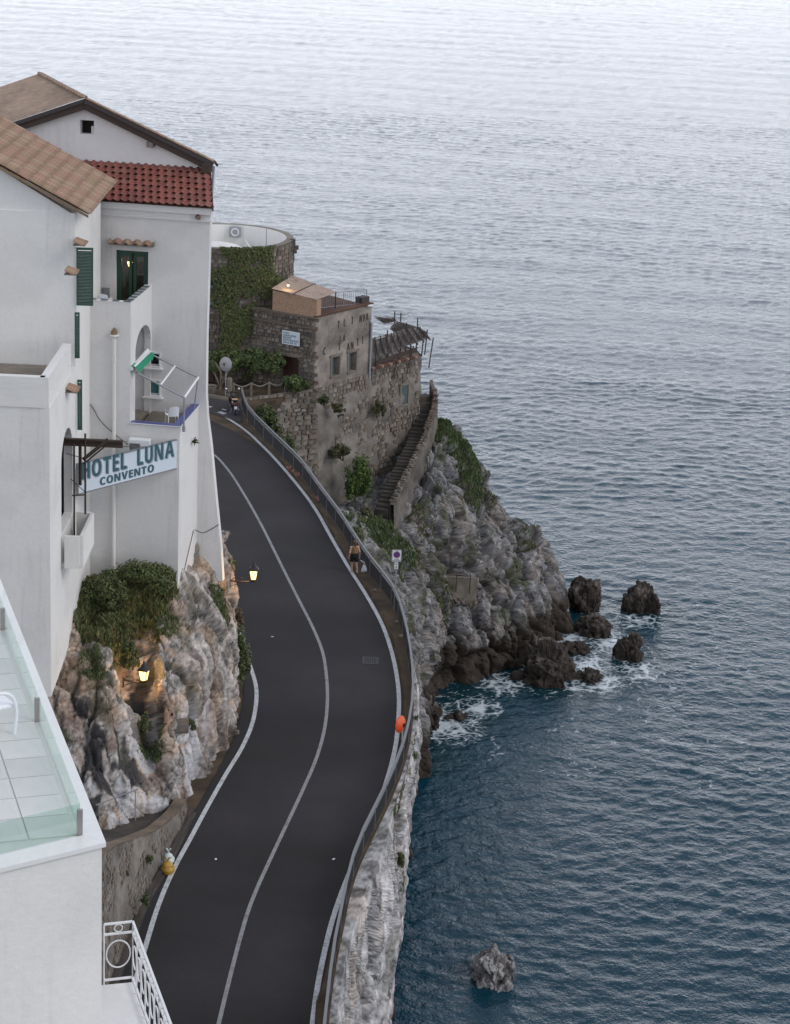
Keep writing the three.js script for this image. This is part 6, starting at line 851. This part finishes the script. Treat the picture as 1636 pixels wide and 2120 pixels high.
// ------------------------------------------------------------------ left side of the road: retaining wall, path, gutter
{
  const base = [[-6.74, 0, -69.4], [-6.89, 0, -67.94], [-7.18, 0, -65.39], [-7.53, 0, -62.99], [-7.71, 0, -60.75], [-7.95, 0, -56], [-8.1, 0, -48]], hts = [0.46, 0.62, 1.25, 2.1, 3.0, 4.6, 6.5];
  const topo = base.map((p, i) => [p[0] - 0.10 - hts[i] * 0.10, hts[i], p[2]]), w = thing('retaining_wall', 'old rubble retaining wall with a sloping top beside the road', 'wall');
  part('core', wallSheet(topo, base.map(p => [p[0], -0.1, p[2]]), 10, 60, 0.04), M.paleMortar, w);
  const inner = topo.map(p => [p[0] - 0.38, p[1] + 0.02, p[2]]), q = []; for (let i = 0; i < 40; i++) { const a = polyAt(topo, i / 40), b = polyAt(topo, (i + 1) / 40), c = polyAt(inner, (i + 1) / 40), d = polyAt(inner, i / 40); q.push([a, b, c, d].map(p => [p[0], p[1] + 0.05, p[2]]), [[a[0], a[1] + 0.05, a[2]], [a[0], a[1] - 0.05, a[2]], [b[0], b[1] - 0.05, b[2]], [b[0], b[1] + 0.05, b[2]]]); }
  part('coping', metreUV(quads(q)), std(rgb(0.30, 0.24, 0.19), { map: concreteMap, bumpMap: grainBump, bumpScale: 0.02 }), w);
  rubble(w, (s, y) => { const t = s / 21.6, a = polyAt(topo, t), b = polyAt(base, t), k = clamp(y / a[1]), dx = polyAt(base, t + 0.01)[0] - b[0], dz = polyAt(base, t + 0.01)[2] - b[2], l = Math.hypot(dx, dz) || 1; return { p: V(mix(b[0], a[0], k), y, b[2]), n: V(dz / l, 0.08, -dx / l).normalize() }; }, 0.3, 16, 0.05, 5, 0.19, (s, y) => { const a = polyAt(topo, s / 21.6); return y < a[1] - 0.1 && fbm(s * 0.5, y * 0.7, 5, 3) > -0.05 && rnd() < 0.85; }, 0.06, 300, [stoneMats[0], stoneMats[2], stoneMats[5]]);
  // sunken path behind the wall, climbing towards the hotel terraces
  const pl = inner.map(p => [p[0], p[1] - 0.22, p[2]]), pr = inner.map(p => [p[0] - 3.6, p[1] - 0.2, p[2] + 0.6]); struct('footpath', wallSheet(pl, pr, 10, 40, 0.05), std(rgb(0.10, 0.09, 0.085), { map: concreteMap, bumpMap: grainBump, bumpScale: 0.02 }));
  // two-step concrete gutter between wall and carriageway
  const line = sampleLine(base.map(p => [p[0], p[2]]), 0.5), k1 = offsetLine(line, -0.32); struct('gutter', [ribbon(line, offsetLine(line, -0.13), 0.15), ribbon(offsetLine(line, -0.13), offsetLine(line, -0.15), 0.15, 0.03), ribbon(offsetLine(line, -0.15), offsetLine(line, -0.24), 0.03, 0.012)], std(rgb(0.115, 0.10, 0.09), { map: concreteMap, bumpMap: grainBump, bumpScale: 0.02 }));
  const hr = thing('pipe_handrail', 'thin grey handrail pipe crossing the foot of the streaked rock', 'handrail'); part('rail', rod([-9.6, 1.62, -66.3], [-8.2, 2.2, -66.5], 0.025), M.galv, hr); part('post', rod([-9.5, 0.9, -66.3], [-9.5, 1.66, -66.3], 0.02), M.galv, hr); part('post', rod([-8.3, 1.0, -66.55], [-8.3, 2.15, -66.5], 0.02), M.galv, hr);
  const pq = thing('stone_plaque', 'grey rectangular plaque fixed to the rock face right of the lantern', 'plaque', [-7.30, 2.55, -70.9], 0.12); part('slab', rbox(0.60, 0.34, 0.10, 0, 0, 0, 0.015), std(rgb(0.34, 0.31, 0.31), { map: concreteMap }), pq); part('backing', rbox(0.7, 0.46, 0.35, -0.02, -0.02, -0.22, 0.03), stoneMats[3], pq);
  const ps = thing('iron_stub', 'short black iron stub standing on the rock above the lantern corner', 'post', [-6.55, 4.25, -76.6]); part('stub', rod([0, 0, 0], [0, 0.72, 0], 0.04, 8), M.iron, ps); part('foot', rbox(0.34, 0.25, 0.3, -0.02, -0.08, 0, 0.03), oldTileMats[0], ps);
}

// ------------------------------------------------------------------ marble terrace nearest the camera
{
  const t = thing('marble_terrace', 'white marble-topped terrace corner with a low glass balustrade, bottom left', 'terrace'), y = 21.6;
  const A = [-3.40, -24.36], B = [-6.9, -35.0], C = [-9.4, -20.2], dirR = [(B[0] - A[0]), (B[1] - A[1])], lr = Math.hypot(...dirR), dr = dirR.map(v => v / lr), dirF = [C[0] - A[0], C[1] - A[1]], lf2 = Math.hypot(...dirF), df = dirF.map(v => v / lf2), I = [A[0] + df[0] * 0.26 + dr[0] * 0.34, A[1] + df[1] * 0.26 + dr[1] * 0.34], Bi = [B[0] + df[0] * 0.26, B[1] + df[1] * 0.26], Ci = [C[0] + dr[0] * 0.34, C[1] + dr[1] * 0.34];
  const sh = (p, k) => p.map((v, i) => v);
  part('coping', metreUV(prism([A, B, Bi, I], y - 0.06, y)), M.marble, t); part('coping', metreUV(prism([A, I, Ci, C], y - 0.06, y - 0.001)), M.marble, t);
  const wA = [A[0] + df[0] * 0.05 + dr[0] * 0.05, A[1] + df[1] * 0.05 + dr[1] * 0.05]; part('wall', metreUV(prism([wA, [B[0] + df[0] * 0.05, B[1] + df[1] * 0.05], [-16, -35], [-16, -20], [C[0], C[1] + dr[1] * 0.05]], 6, y - 0.06)), M.stuccoWing, t); 
  part('floor', metreUV(prism([I, Bi, [-15, -34], [-15, -20.5], Ci], y - 0.06, y - 0.02)), std(rgb(0.62, 0.62, 0.61), { map: stuccoMap, roughness: 0.5 }), t);
  const tg = box(0.58, 0.012, 0.58), tm = [0.60, 0.64, 0.67].map(v => std(rgb(v, v, v * 0.985), { map: stuccoMap, roughness: 0.45 })), ang = Math.atan2(-dr[0], -dr[1]); for (let i = 0; i < 17; i++) for (let k = 0; k < 7; k++) { const m = mesh('floor_tile', tg, tm[(i * 5 + k * 3) % 3], t), a = 0.34 + i * 0.6, b = 0.36 + k * 0.6; m.position.set(I[0] + dr[0] * a - dr[1] * 0 + (dr[1]) * b, y - 0.012, I[1] + dr[1] * a - dr[0] * b); m.rotation.y = ang; }
  const G = (p, k) => [p[0] + (df[0] * 0.03 + dr[0] * 0.04) * 1, p[1] + (df[1] * 0.03 + dr[1] * 0.04)]; const J = G(I);
  for (let i = 0; i < 3; i++) { const a = [mix(J[0], Bi[0], i / 3), mix(J[1], Bi[1], i / 3)], b = [mix(J[0], Bi[0], (i + 0.97) / 3), mix(J[1], Bi[1], (i + 0.97) / 3)]; part('glass_panel', bar([a[0], y + 0.21, a[1]], [b[0], y + 0.21, b[1]], 0.012, 0.42), M.greenGlass, t); part('clamp_post', [box(0.07, 0.36, 0.05, a[0], y + 0.16, a[1])], std(rgb(0.33, 0.30, 0.29), { metalness: 0.4, roughness: 0.4 }), t); }
  for (let i = 0; i < 3; i++) { const a = [mix(J[0], Ci[0], i / 3), mix(J[1], Ci[1], i / 3)], b = [mix(J[0], Ci[0], (i + 0.97) / 3), mix(J[1], Ci[1], (i + 0.97) / 3)]; part('glass_panel', bar([a[0], y + 0.21, a[1]], [b[0], y + 0.21, b[1]], 0.012, 0.42), M.greenGlass, t); }
  // two white armchairs on the terrace
  for (const [x, z, a, l] of [[-5.45, -27.6, 2.2, 'white armchair behind the glass balustrade, nearer the marble corner'], [-6.35, -29.9, 1.9, 'white armchair behind the glass balustrade, farther from the corner']]) {
    const c = thing('terrace_armchair', l, 'chair', [x, y - 0.02, z], a, 'white terrace armchairs'); part('seat', rbox(0.5, 0.07, 0.5, 0, 0.42, 0, 0.03), M.plastic, c); part('backrest', rbox(0.5, 0.5, 0.06, 0, 0.70, -0.25, 0.03), M.plastic, c);
    for (const s of [-1, 1]) { part('arm', tube([[s * 0.28, 0.0, 0.22], [s * 0.28, 0.4, 0.25], [s * 0.28, 0.62, 0.15], [s * 0.28, 0.66, -0.25]], 0.025, 16, 6), M.plastic, c); part('leg', rod([s * 0.24, 0, -0.26], [s * 0.24, 0.45, -0.23], 0.022), M.plastic, c); }
  }
}
{ // wrought-iron balcony at the bottom edge
  const r = thing('iron_balcony', 'white wrought-iron balcony railing with ring scrolls at the bottom left edge', 'balcony'), P = [[-3.74, -26.62], [-3.36, -26.74], [-2.78, -24.9], [-1.9, -22.1]], y1 = 19.2, y0 = 18.25;
  part('floor', metreUV(prism([[-4.2, -26.5], [-3.36, -26.74], [-1.9, -22.1], [-2.9, -21.8]], y0 - 0.16, y0)), M.marble, r);
  for (let i = 0; i < 3; i++) { const a = P[i], b = P[i + 1]; for (const y of [y1, y1 - 0.16, y0 + 0.08]) part('rail', bar([a[0], y, a[1]], [b[0], y, b[1]], 0.03, 0.025), M.whiteMetal, r); const L = Math.hypot(b[0] - a[0], b[1] - a[1]), n = Math.max(1, Math.round(L / 0.32)); for (let k = 0; k <= n; k++) { const x = mix(a[0], b[0], k / n), z = mix(a[1], b[1], k / n); part('baluster', rod([x, y0, z], [x, y1, z], 0.011, 6), M.whiteMetal, r); if (k < n) { const cx = mix(a[0], b[0], (k + 0.5) / n), cz = mix(a[1], b[1], (k + 0.5) / n), g = new THREE.TorusGeometry(L / n * 0.42, 0.010, 6, 24).scale(1, 1.25, 1).rotateY(Math.atan2(-(b[1] - a[1]), b[0] - a[0])).translate(cx, 18.72, cz), g2 = new THREE.TorusGeometry(0.055, 0.008, 6, 16).rotateY(Math.atan2(-(b[1] - a[1]), b[0] - a[0])).translate(cx, y1 - 0.08, cz); part('ring', g, M.whiteMetal, r); part('scroll', g2, M.whiteMetal, r); } } }
}

for (const [x, z, a, l] of [[-5.0, -86.6, 0.3, 'tiny white paper scrap on the asphalt near the rock bush'], [-1.55, -66.3, 1.1, 'tiny white paper scrap by the sea-side white line, low in view'], [-5.5, -65.9, 2.0, 'tiny white paper scrap on the lane beside the rubbish bags']]) { const m = single('paper_scrap', [box(0.09, 0.006, 0.06), box(0.05, 0.006, 0.05, 0.03, 0.008, 0.02)], M.plastic, l, 'litter', 'paper scraps on the road'); m.position.set(x, 0.016, z); m.rotation.y = a; }

// ------------------------------------------------------------------ vegetation
const leafMat = new THREE.MeshPhysicalMaterial({ color: 0xffffff, vertexColors: true, roughness: 0.8, transmission: 0.25, thickness: 0, side: THREE.DoubleSide });
function leafMesh(name, leaves, tones, parent) {    // leaves: [x, y, z, nx, ny, nz, size, (elongation)]
  const pos = new Float32Array(leaves.length * 12), col = new Float32Array(leaves.length * 12), idx = []; const n = V(), t = V(), b = V();
  leaves.forEach((l, i) => {
    n.set(l[3], l[4], l[5]).normalize(); t.set(rr(-1, 1), rr(-1, 1), rr(-1, 1)).cross(n).normalize(); b.copy(n).cross(t); const s = l[6], e = l[7] || 1.5, c = tones[Math.floor(rnd() * tones.length)], v = rr(0.75, 1.25), o = i * 12; if (l[8]) { t.set(...l[8]).normalize(); b.copy(n).cross(t).normalize(); }
    const P = [[-0.5 * e, 0, 0], [0, -0.45, 0.10], [0.5 * e, 0, -0.06], [0, 0.45, 0.10]]; P.forEach((p, k) => { pos[o + k * 3] = l[0] + s * (t.x * p[0] + b.x * p[1] + n.x * p[2]); pos[o + k * 3 + 1] = l[1] + s * (t.y * p[0] + b.y * p[1] + n.y * p[2]); pos[o + k * 3 + 2] = l[2] + s * (t.z * p[0] + b.z * p[1] + n.z * p[2]); for (let q = 0; q < 3; q++) col[o + k * 3 + q] = c[q] * v; });
    idx.push(i * 4, i * 4 + 1, i * 4 + 2, i * 4, i * 4 + 2, i * 4 + 3);
  });
  const g = new THREE.BufferGeometry(); g.setAttribute('position', new THREE.BufferAttribute(pos, 3)); g.setAttribute('color', new THREE.BufferAttribute(col, 3)); g.setIndex(idx); g.computeVertexNormals(); return mesh(name, g, leafMat, parent);
}
function bush(name, label, at, r, count, size, tones, stems = 6, group) {   // clumped crown over a few woody stems
  const b = thing(name, label, 'shrub', at, 0, group), clumps = [], L = []; for (let i = 0; i < (count > 2500 ? 34 : 12); i++) { const a = rr(0, 6.28), u = rr(-0.55, 1), k = Math.sqrt(1 - clamp(u * u, 0, 1)) * rr(0.35, 1); clumps.push([Math.cos(a) * k * r[0], r[1] * (0.55 + 0.5 * u), Math.sin(a) * k * r[2], rr(0.14, 0.40)]); }
  for (let i = 0; i < count; i++) { const c = clumps[Math.floor(rnd() * clumps.length)], a = rr(0, 6.28), u = rr(-1, 1), k = Math.sqrt(1 - u * u), q = c[3] * Math.pow(rnd(), 0.4), nx = Math.cos(a) * k, ny = u, nz = Math.sin(a) * k; L.push([c[0] + nx * q * r[0], c[1] + ny * q * r[1], c[2] + nz * q * r[2], nx + rr(-0.8, 0.8), ny + rr(-0.3, 1), nz + rr(-0.8, 0.8), size * rr(0.6, 1.4)]); }
  leafMesh('foliage', L, tones, b); const st = []; for (let i = 0; i < stems; i++) { const c = clumps[i]; st.push(rod([rr(-0.1, 0.1), r[1] * 0.15, rr(-0.1, 0.1) - r[2] * 0.3], [c[0] * 0.8, c[1], c[2] * 0.8], 0.03, 5, 0.012)); } part('stems', st, M.wood, b); return b;
}
const T = leafMats;
// ivy on the tower
{
  const iv = thing('ivy', 'dark green ivy covering the road side of the round tower', 'ivy', [TX, 0, TZ]), L = [], st = [];
  for (let i = 0; i < 38000; i++) { const a = rr(-0.75, 1.3), y = rr(0.2, TTOP + 0.15), cover = fbm(a * 4.2 * 0.55, y * 0.5, 7, 5) * 2.2 + 0.27 - smooth(0.55, 1.0, a + 0.25 * noise(y * 0.8, 3, 1)) * 0.9 - (y > 7.1 ? 0.12 : 0) - (y < 3 ? 0.10 : 0); if (cover + rr(-0.12, 0.12) < 0.06) continue; const d = 4.34 + rnd() * 0.16 + 0.10 * (1 - y / TTOP), nx = Math.sin(a), nz = Math.cos(a); L.push([nx * d, y, nz * d, nx + rr(-0.7, 0.7), rr(-0.1, 0.9), nz + rr(-0.7, 0.7), rr(0.08, 0.17), 1.1]); }
  leafMesh('foliage', L, T.ivy, iv); for (let i = 0; i < 14; i++) { const a0 = rr(-0.4, 0.9), p = []; for (let k = 0; k < 6; k++) { const a = a0 + rr(-0.05, 0.05) + k * 0.02, y = 0.1 + k * rr(0.7, 1.3); p.push([Math.sin(a) * 4.36, y, Math.cos(a) * 4.36]); } st.push(tube(p, rr(0.015, 0.03), 14, 4)); } part('vine', st, std(rgb(0.16, 0.14, 0.11)), iv);
}
bush('leafy_shrub', 'broad bright green shrub at the tower foot behind the mirror post', [-10.6, 0.9, -127.9], [1.9, 1.1, 0.9], 4200, 0.15, T.bright, 6);
bush('leafy_shrub', 'bright green shrub at the tower foot left of the red door', [-8.4, 1.0, -127.6], [1.4, 1.2, 0.8], 3600, 0.15, T.bright.concat([T.bush[0]]), 6);
bush('round_shrub', 'round green shrub in front of the red restaurant door', [-6.35, 0.1, -126.6], [0.95, 0.85, 0.6], 2400, 0.13, T.bright.concat([T.bush[0]]), 5);
bush('slope_shrub', 'tall dark shrub on the slope behind the fence end', [-7.75, -2.4, -123.4], [0.8, 2.0, 0.9], 3600, 0.14, T.bush, 6);
bush('slope_shrub', 'dark trailing shrub hanging along the fence below the taller one', [-6.5, -3.2, -121.6], [0.75, 1.7, 1.1], 3000, 0.13, T.bush, 6);
bush('wall_shrub', 'brown-green shrub clinging under the hollow in the bastion wall', [-3.35, -4.3, -126.9], [0.85, 1.0, 0.6], 2000, 0.11, T.dry.concat(T.bush), 5);
bush('wall_shrub', 'small dark shrub beside the restaurant corner', [-4.6, -0.6, -126.3], [0.5, 0.6, 0.4], 900, 0.11, T.bush, 4);
bush('wall_shrub', 'small shrub low on the wall under the plastered face', [-3.7, -1.2, -127.2], [0.45, 0.5, 0.35], 700, 0.11, T.bush.concat(T.dry), 4);
bush('wall_shrub', 'brownish shrub on the bastion under the downpipe', [-1.35, -2.6, -130.9], [0.5, 1.1, 0.4], 1100, 0.11, T.dry.concat(T.bush), 4);
bush('wall_shrub', 'lime green creeper draping the middle of the bastion wall', [-2.35, -6.6, -126.6], [0.75, 2.4, 0.5], 3000, 0.13, [[0.11, 0.18, 0.03], [0.075, 0.13, 0.022]], 5);
bush('wall_shrub', 'dark brush in the angle below the lower stairs', [-1.6, -8.2, -123.6], [0.7, 1.8, 0.6], 2200, 0.12, T.bush.concat(T.dry), 5);
bush('rock_shrub', 'dense green brush on the rock under the white hotel wall', [-9.3, 6.25, -74.5], [1.4, 1.0, 0.7], 9000, 0.07, [[0.10, 0.135, 0.04], [0.06, 0.09, 0.026], [0.15, 0.165, 0.055]], 8);
bush('rock_shrub', 'yellow-green brush hanging left of the dense one, by the wing corner', [-10.35, 6.0, -73.6], [0.9, 0.9, 0.9], 8000, 0.065, T.bush.concat([[0.12, 0.14, 0.04]]), 8);
bush('rock_shrub', 'paler feathery brush at the foot of the white wing', [-10.3, 4.9, -71.7], [0.5, 0.7, 0.6], 3000, 0.07, T.bush.concat([[0.11, 0.135, 0.05]]), 6);
bush('rock_shrub', 'small green weed tuft in the crack below the white pier', [-8.25, 4.3, -73.3], [0.35, 1.0, 0.35], 1500, 0.07, T.bush, 4);
bush('rock_shrub', 'trailing green weeds hanging in the left rock crack', [-9.05, 4.2, -72.0], [0.35, 0.9, 0.3], 1300, 0.07, T.bush, 4);
bush('rock_shrub', 'mossy tuft on the rock below the lit lantern', [-8.45, 2.3, -70.3], [0.25, 0.8, 0.2], 900, 0.06, T.bush, 3);
bush('rock_shrub', 'small tuft on the pale rock beside the plaque', [-7.0, 2.1, -71.6], [0.2, 0.4, 0.2], 500, 0.06, T.bush, 3);
bush('rock_shrub', 'green tuft on the outer edge of the rock right of the pier', [-6.65, 4.0, -77.4], [0.28, 0.75, 0.4], 1200, 0.065, T.bush, 3);
bush('roadside_shrub', 'green bush overhanging the road where the left white line begins', [-6.0, 0.1, -80.8], [0.5, 1.9, 0.8], 3600, 0.08, T.bush.concat([[0.10, 0.12, 0.04]]), 6);
bush('roadside_shrub', 'dry brown bush beside the rock wall under the road lantern', [-6.3, 1.7, -81.9], [0.35, 1.2, 0.6], 1600, 0.08, T.dry, 5);
bush('roadside_shrub', 'small green bush at the foot of the white hotel corner', [-6.5, 4.9, -81.0], [0.28, 0.6, 0.35], 900, 0.08, T.bush, 4);
bush('cliff_shrub', 'green tuft on the cliff edge below the orange mirror', [1.0, -1.5, -77.0], [0.25, 0.7, 0.5], 900, 0.07, T.bush, 3);
bush('cliff_shrub', 'dark green tuft on the pale cliff near the bottom', [0.72, -2.6, -70.9], [0.3, 0.5, 0.3], 900, 0.07, T.bush, 3);
bush('cliff_shrub', 'small tuft on the narrow cliff under the fence', [0.45, -1.3, -72.9], [0.2, 0.35, 0.3], 500, 0.06, T.bush, 3);
for (const [x, y, z, l] of [[-8.6, 1.6, -61.2, 'green weed tuft highest on the retaining wall, near the balcony'], [-8.1, 0.9, -63.6, 'green weed tuft on the retaining wall nearest the rubbish bags'], [-7.95, 0.5, -61.6, 'green weed tuft lowest on the retaining wall']]) bush('wall_tuft', l, [x + 0.6, y, z], [0.14, 0.3, 0.2], 260, 0.06, T.bush, 3, 'weeds on the retaining wall');
{ // spiky agave by the fence end and a bigger one on the slope
  const agave = (at, s, c, label) => { const a = thing('agave', label, 'plant', at, rr(0, 6)); for (let i = 0; i < 22; i++) { const t = i * 2.4, e = mix(0.25, 1.35, (i % 11) / 11), l = s * rr(0.8, 1.1), d = V(Math.cos(t) * Math.cos(e), Math.sin(e), Math.sin(t) * Math.cos(e)), w = V(-Math.sin(t), 0, Math.cos(t)).multiplyScalar(s * 0.07), P = k => d.clone().multiplyScalar(l * k).add(V(0, -0.18 * s * k * k, 0)), q = []; for (let k = 0; k < 4; k++) { const p0 = P(k / 4), p1 = P((k + 1) / 4), w0 = 1 - (k / 4) ** 2 * 0.9, w1 = k === 3 ? 0 : 1 - ((k + 1) / 4) ** 2 * 0.9; q.push([p0.clone().addScaledVector(w, w0), p0.clone().addScaledVector(w, -w0), p1.clone().addScaledVector(w, -w1), p1.clone().addScaledVector(w, w1)].map(v => v.toArray())); } part('leaf', quads(q), c, a); } };
  agave([-8.35, -0.9, -123.6], 0.75, std(rgb(0.19, 0.115, 0.065)), 'reddish brown spiky agave just behind the fence end'); agave([-2.55, -2.7, -110.5], 0.9, std(rgb(0.05, 0.085, 0.055)), 'blue-green agave among the grass below the fence');
  const tr = thing('bare_shrub', 'bare pale branched shrub against the tower by the mirror post', 'shrub', [-10.9, 0, -127.2]); for (let i = 0; i < 8; i++) { const a = rr(0, 6.28), p = [[0, 0, 0], [Math.cos(a) * 0.2, 0.5, Math.sin(a) * 0.2], [Math.cos(a) * 0.5, 1.1, Math.sin(a) * 0.3], [Math.cos(a + 0.4) * 0.9, rr(1.4, 1.9), Math.sin(a) * 0.4]]; part('branch', tube(p, 0.03, 12, 5), std(rgb(0.2, 0.165, 0.13)), tr); }
  part('trunk', rod([0, -0.2, 0], [0, 0.3, 0], 0.08, 8, 0.05), std(rgb(0.2, 0.165, 0.13)), tr);
  const ch = thing('chain_barrier', 'sagging rope chain barrier on stone posts before the restaurant door', 'barrier', [0, 0, 0]); const pp = [[-10.0, -125.8], [-8.95, -126.05], [-7.9, -126.4], [-6.95, -126.8]]; pp.forEach(p => part('post', rod([p[0], -0.1, p[1]], [p[0], 0.78, p[1]], 0.09, 8, 0.07), M.concrete, ch)); for (let i = 0; i < 3; i++) { const a = pp[i], b = pp[i + 1]; part('chain', tube([[a[0], 0.72, a[1]], [mix(a[0], b[0], 0.5), 0.52, mix(a[1], b[1], 0.5)], [b[0], 0.72, b[1]]], 0.05, 14, 6), M.concrete, ch); }
  const pot = thing('stone_planter', 'squat grey stone planter at the edge of the apron', 'planter', [-11.3, 0, -125.6]); part('tub', lathe([[0.0, 0], [0.28, 0], [0.34, 0.55], [0.36, 0.6], [0.3, 0.6], [0.27, 0.5], [0, 0.5]], 16), M.concrete, pot); part('soil', new THREE.CircleGeometry(0.28, 16).rotateX(-Math.PI / 2).translate(0, 0.52, 0), M.dirt, pot);
  const kb = struct('kerb', prism([[-13.5, -126.3], [-10.3, -124.55], [-10.2, -124.8], [-13.4, -126.6]], -0.02, 0.14), M.concrete);
  const rd = part('red_gate', box(1.6, 1.9, 0.1), M.doorRed, tower); rd.position.set(-1.0, 1.0, 4.42); rd.rotation.y = -0.2;
}
// grass and low growth rooted on the rock itself
function rootedGrass(name, label, rock, zones, count, blade, tones) {
  const g = rock.geometry, p = g.attributes.position, L = [], tri = p.count / 3; let tries = 0;
  while (L.length < count && tries++ < count * 400) { const t = Math.floor(rnd() * tri), a = t * 3, x = p.getX(a), y = p.getY(a), z = p.getZ(a); let m = 0; for (const [cx, cy, cz, r] of zones) m = Math.max(m, 1 - Math.hypot(x - cx, (y - cy) * 0.8, z - cz) / r); if (m <= 0 || m + 0.9 * fbm(x * 0.9, y * 0.9, z * 0.9, 3) < 0.16) continue; const s = blade * rr(0.6, 1.3); L.push([x + rr(-0.06, 0.06), y + s * 0.45, z + rr(-0.06, 0.06), rr(-1, 1), rr(-0.2, 0.4), rr(0.2, 1), s * 0.26, 4.2, [rr(-0.6, 0.6), 1, rr(-0.3, 0.6)]]); }
  const m = leafMesh(numbered(name), L, tones, scene); m.userData = { kind: 'stuff', label, category: 'grass' };
}
rootedGrass('rock_grass', 'green grass carpeting the top of the headland', headland, [[3.4, -5.5, -135.3, 1.9], [4.2, -6.8, -135.2, 1.9], [4.8, -7.9, -135.2, 1.7], [2.8, -5.0, -136.6, 1.4]], 16000, 0.26, T.grass);
rootedGrass('rock_grass', 'grass and scrub on the slope between fence and stairs', headland, [[-2.6, -3.4, -109.5, 3.2], [-1.4, -5.5, -117.5, 2.6], [0.0, -6.9, -120.5, 2.6], [0.8, -7.8, -123.5, 1.9], [-2.2, -3.0, -104.5, 2.2]], 22000, 0.28, T.grass);
rootedGrass('rock_grass', 'scattered weeds in the cracks of the headland cliff', headland, [[1.5, -8.2, -128.2, 1.5], [6.0, -8.4, -136.5, 1.2], [3.1, -13.0, -127.2, 1.4], [8.5, -12.2, -137.2, 1.3], [2.0, -9.6, -126.2, 1.2]], 5000, 0.22, T.grass.concat(T.dry));
rootedGrass('rock_grass', 'long yellow-green grass spilling over the rock below the white wall', hotelRock, [[-10.2, 6.2, -73.9, 1.7], [-9.2, 6.6, -74.8, 1.7], [-10.4, 5.6, -72.2, 1.1], [-8.6, 6.6, -75, 1.0]], 22000, 0.42, [[0.13, 0.165, 0.05], [0.085, 0.12, 0.036], [0.20, 0.20, 0.075], [0.17, 0.14, 0.07]]);
rootedGrass('rock_grass', 'weeds and moss tufts on the hotel rock', hotelRock, [[-9.6, 5.6, -73.0, 1.0], [-8.3, 5.5, -73.8, 0.9], [-6.7, 4.5, -77.8, 0.9], [-9.3, 5.0, -71.8, 0.8], [-8.0, 2.0, -70.2, 0.7], [-6.2, 2.6, -78.6, 0.8], [-10.4, 4.9, -70.6, 0.8], [-6.9, 5.8, -79.3, 0.7]], 12000, 0.14, T.grass);
rootedGrass('rock_grass', 'weeds along the near cliff edge', roadCliff, [[0.9, -1.2, -78.5, 1.0], [0.6, -1.2, -73.5, 0.8], [0.3, -1, -71.3, 0.7], [0.8, -3, -71.2, 0.6]], 1600, 0.15, T.grass);

scene.traverse(o => { if (o.isMesh) { o.castShadow = true; o.receiveShadow = true; } });
renderer.render(scene, camera);
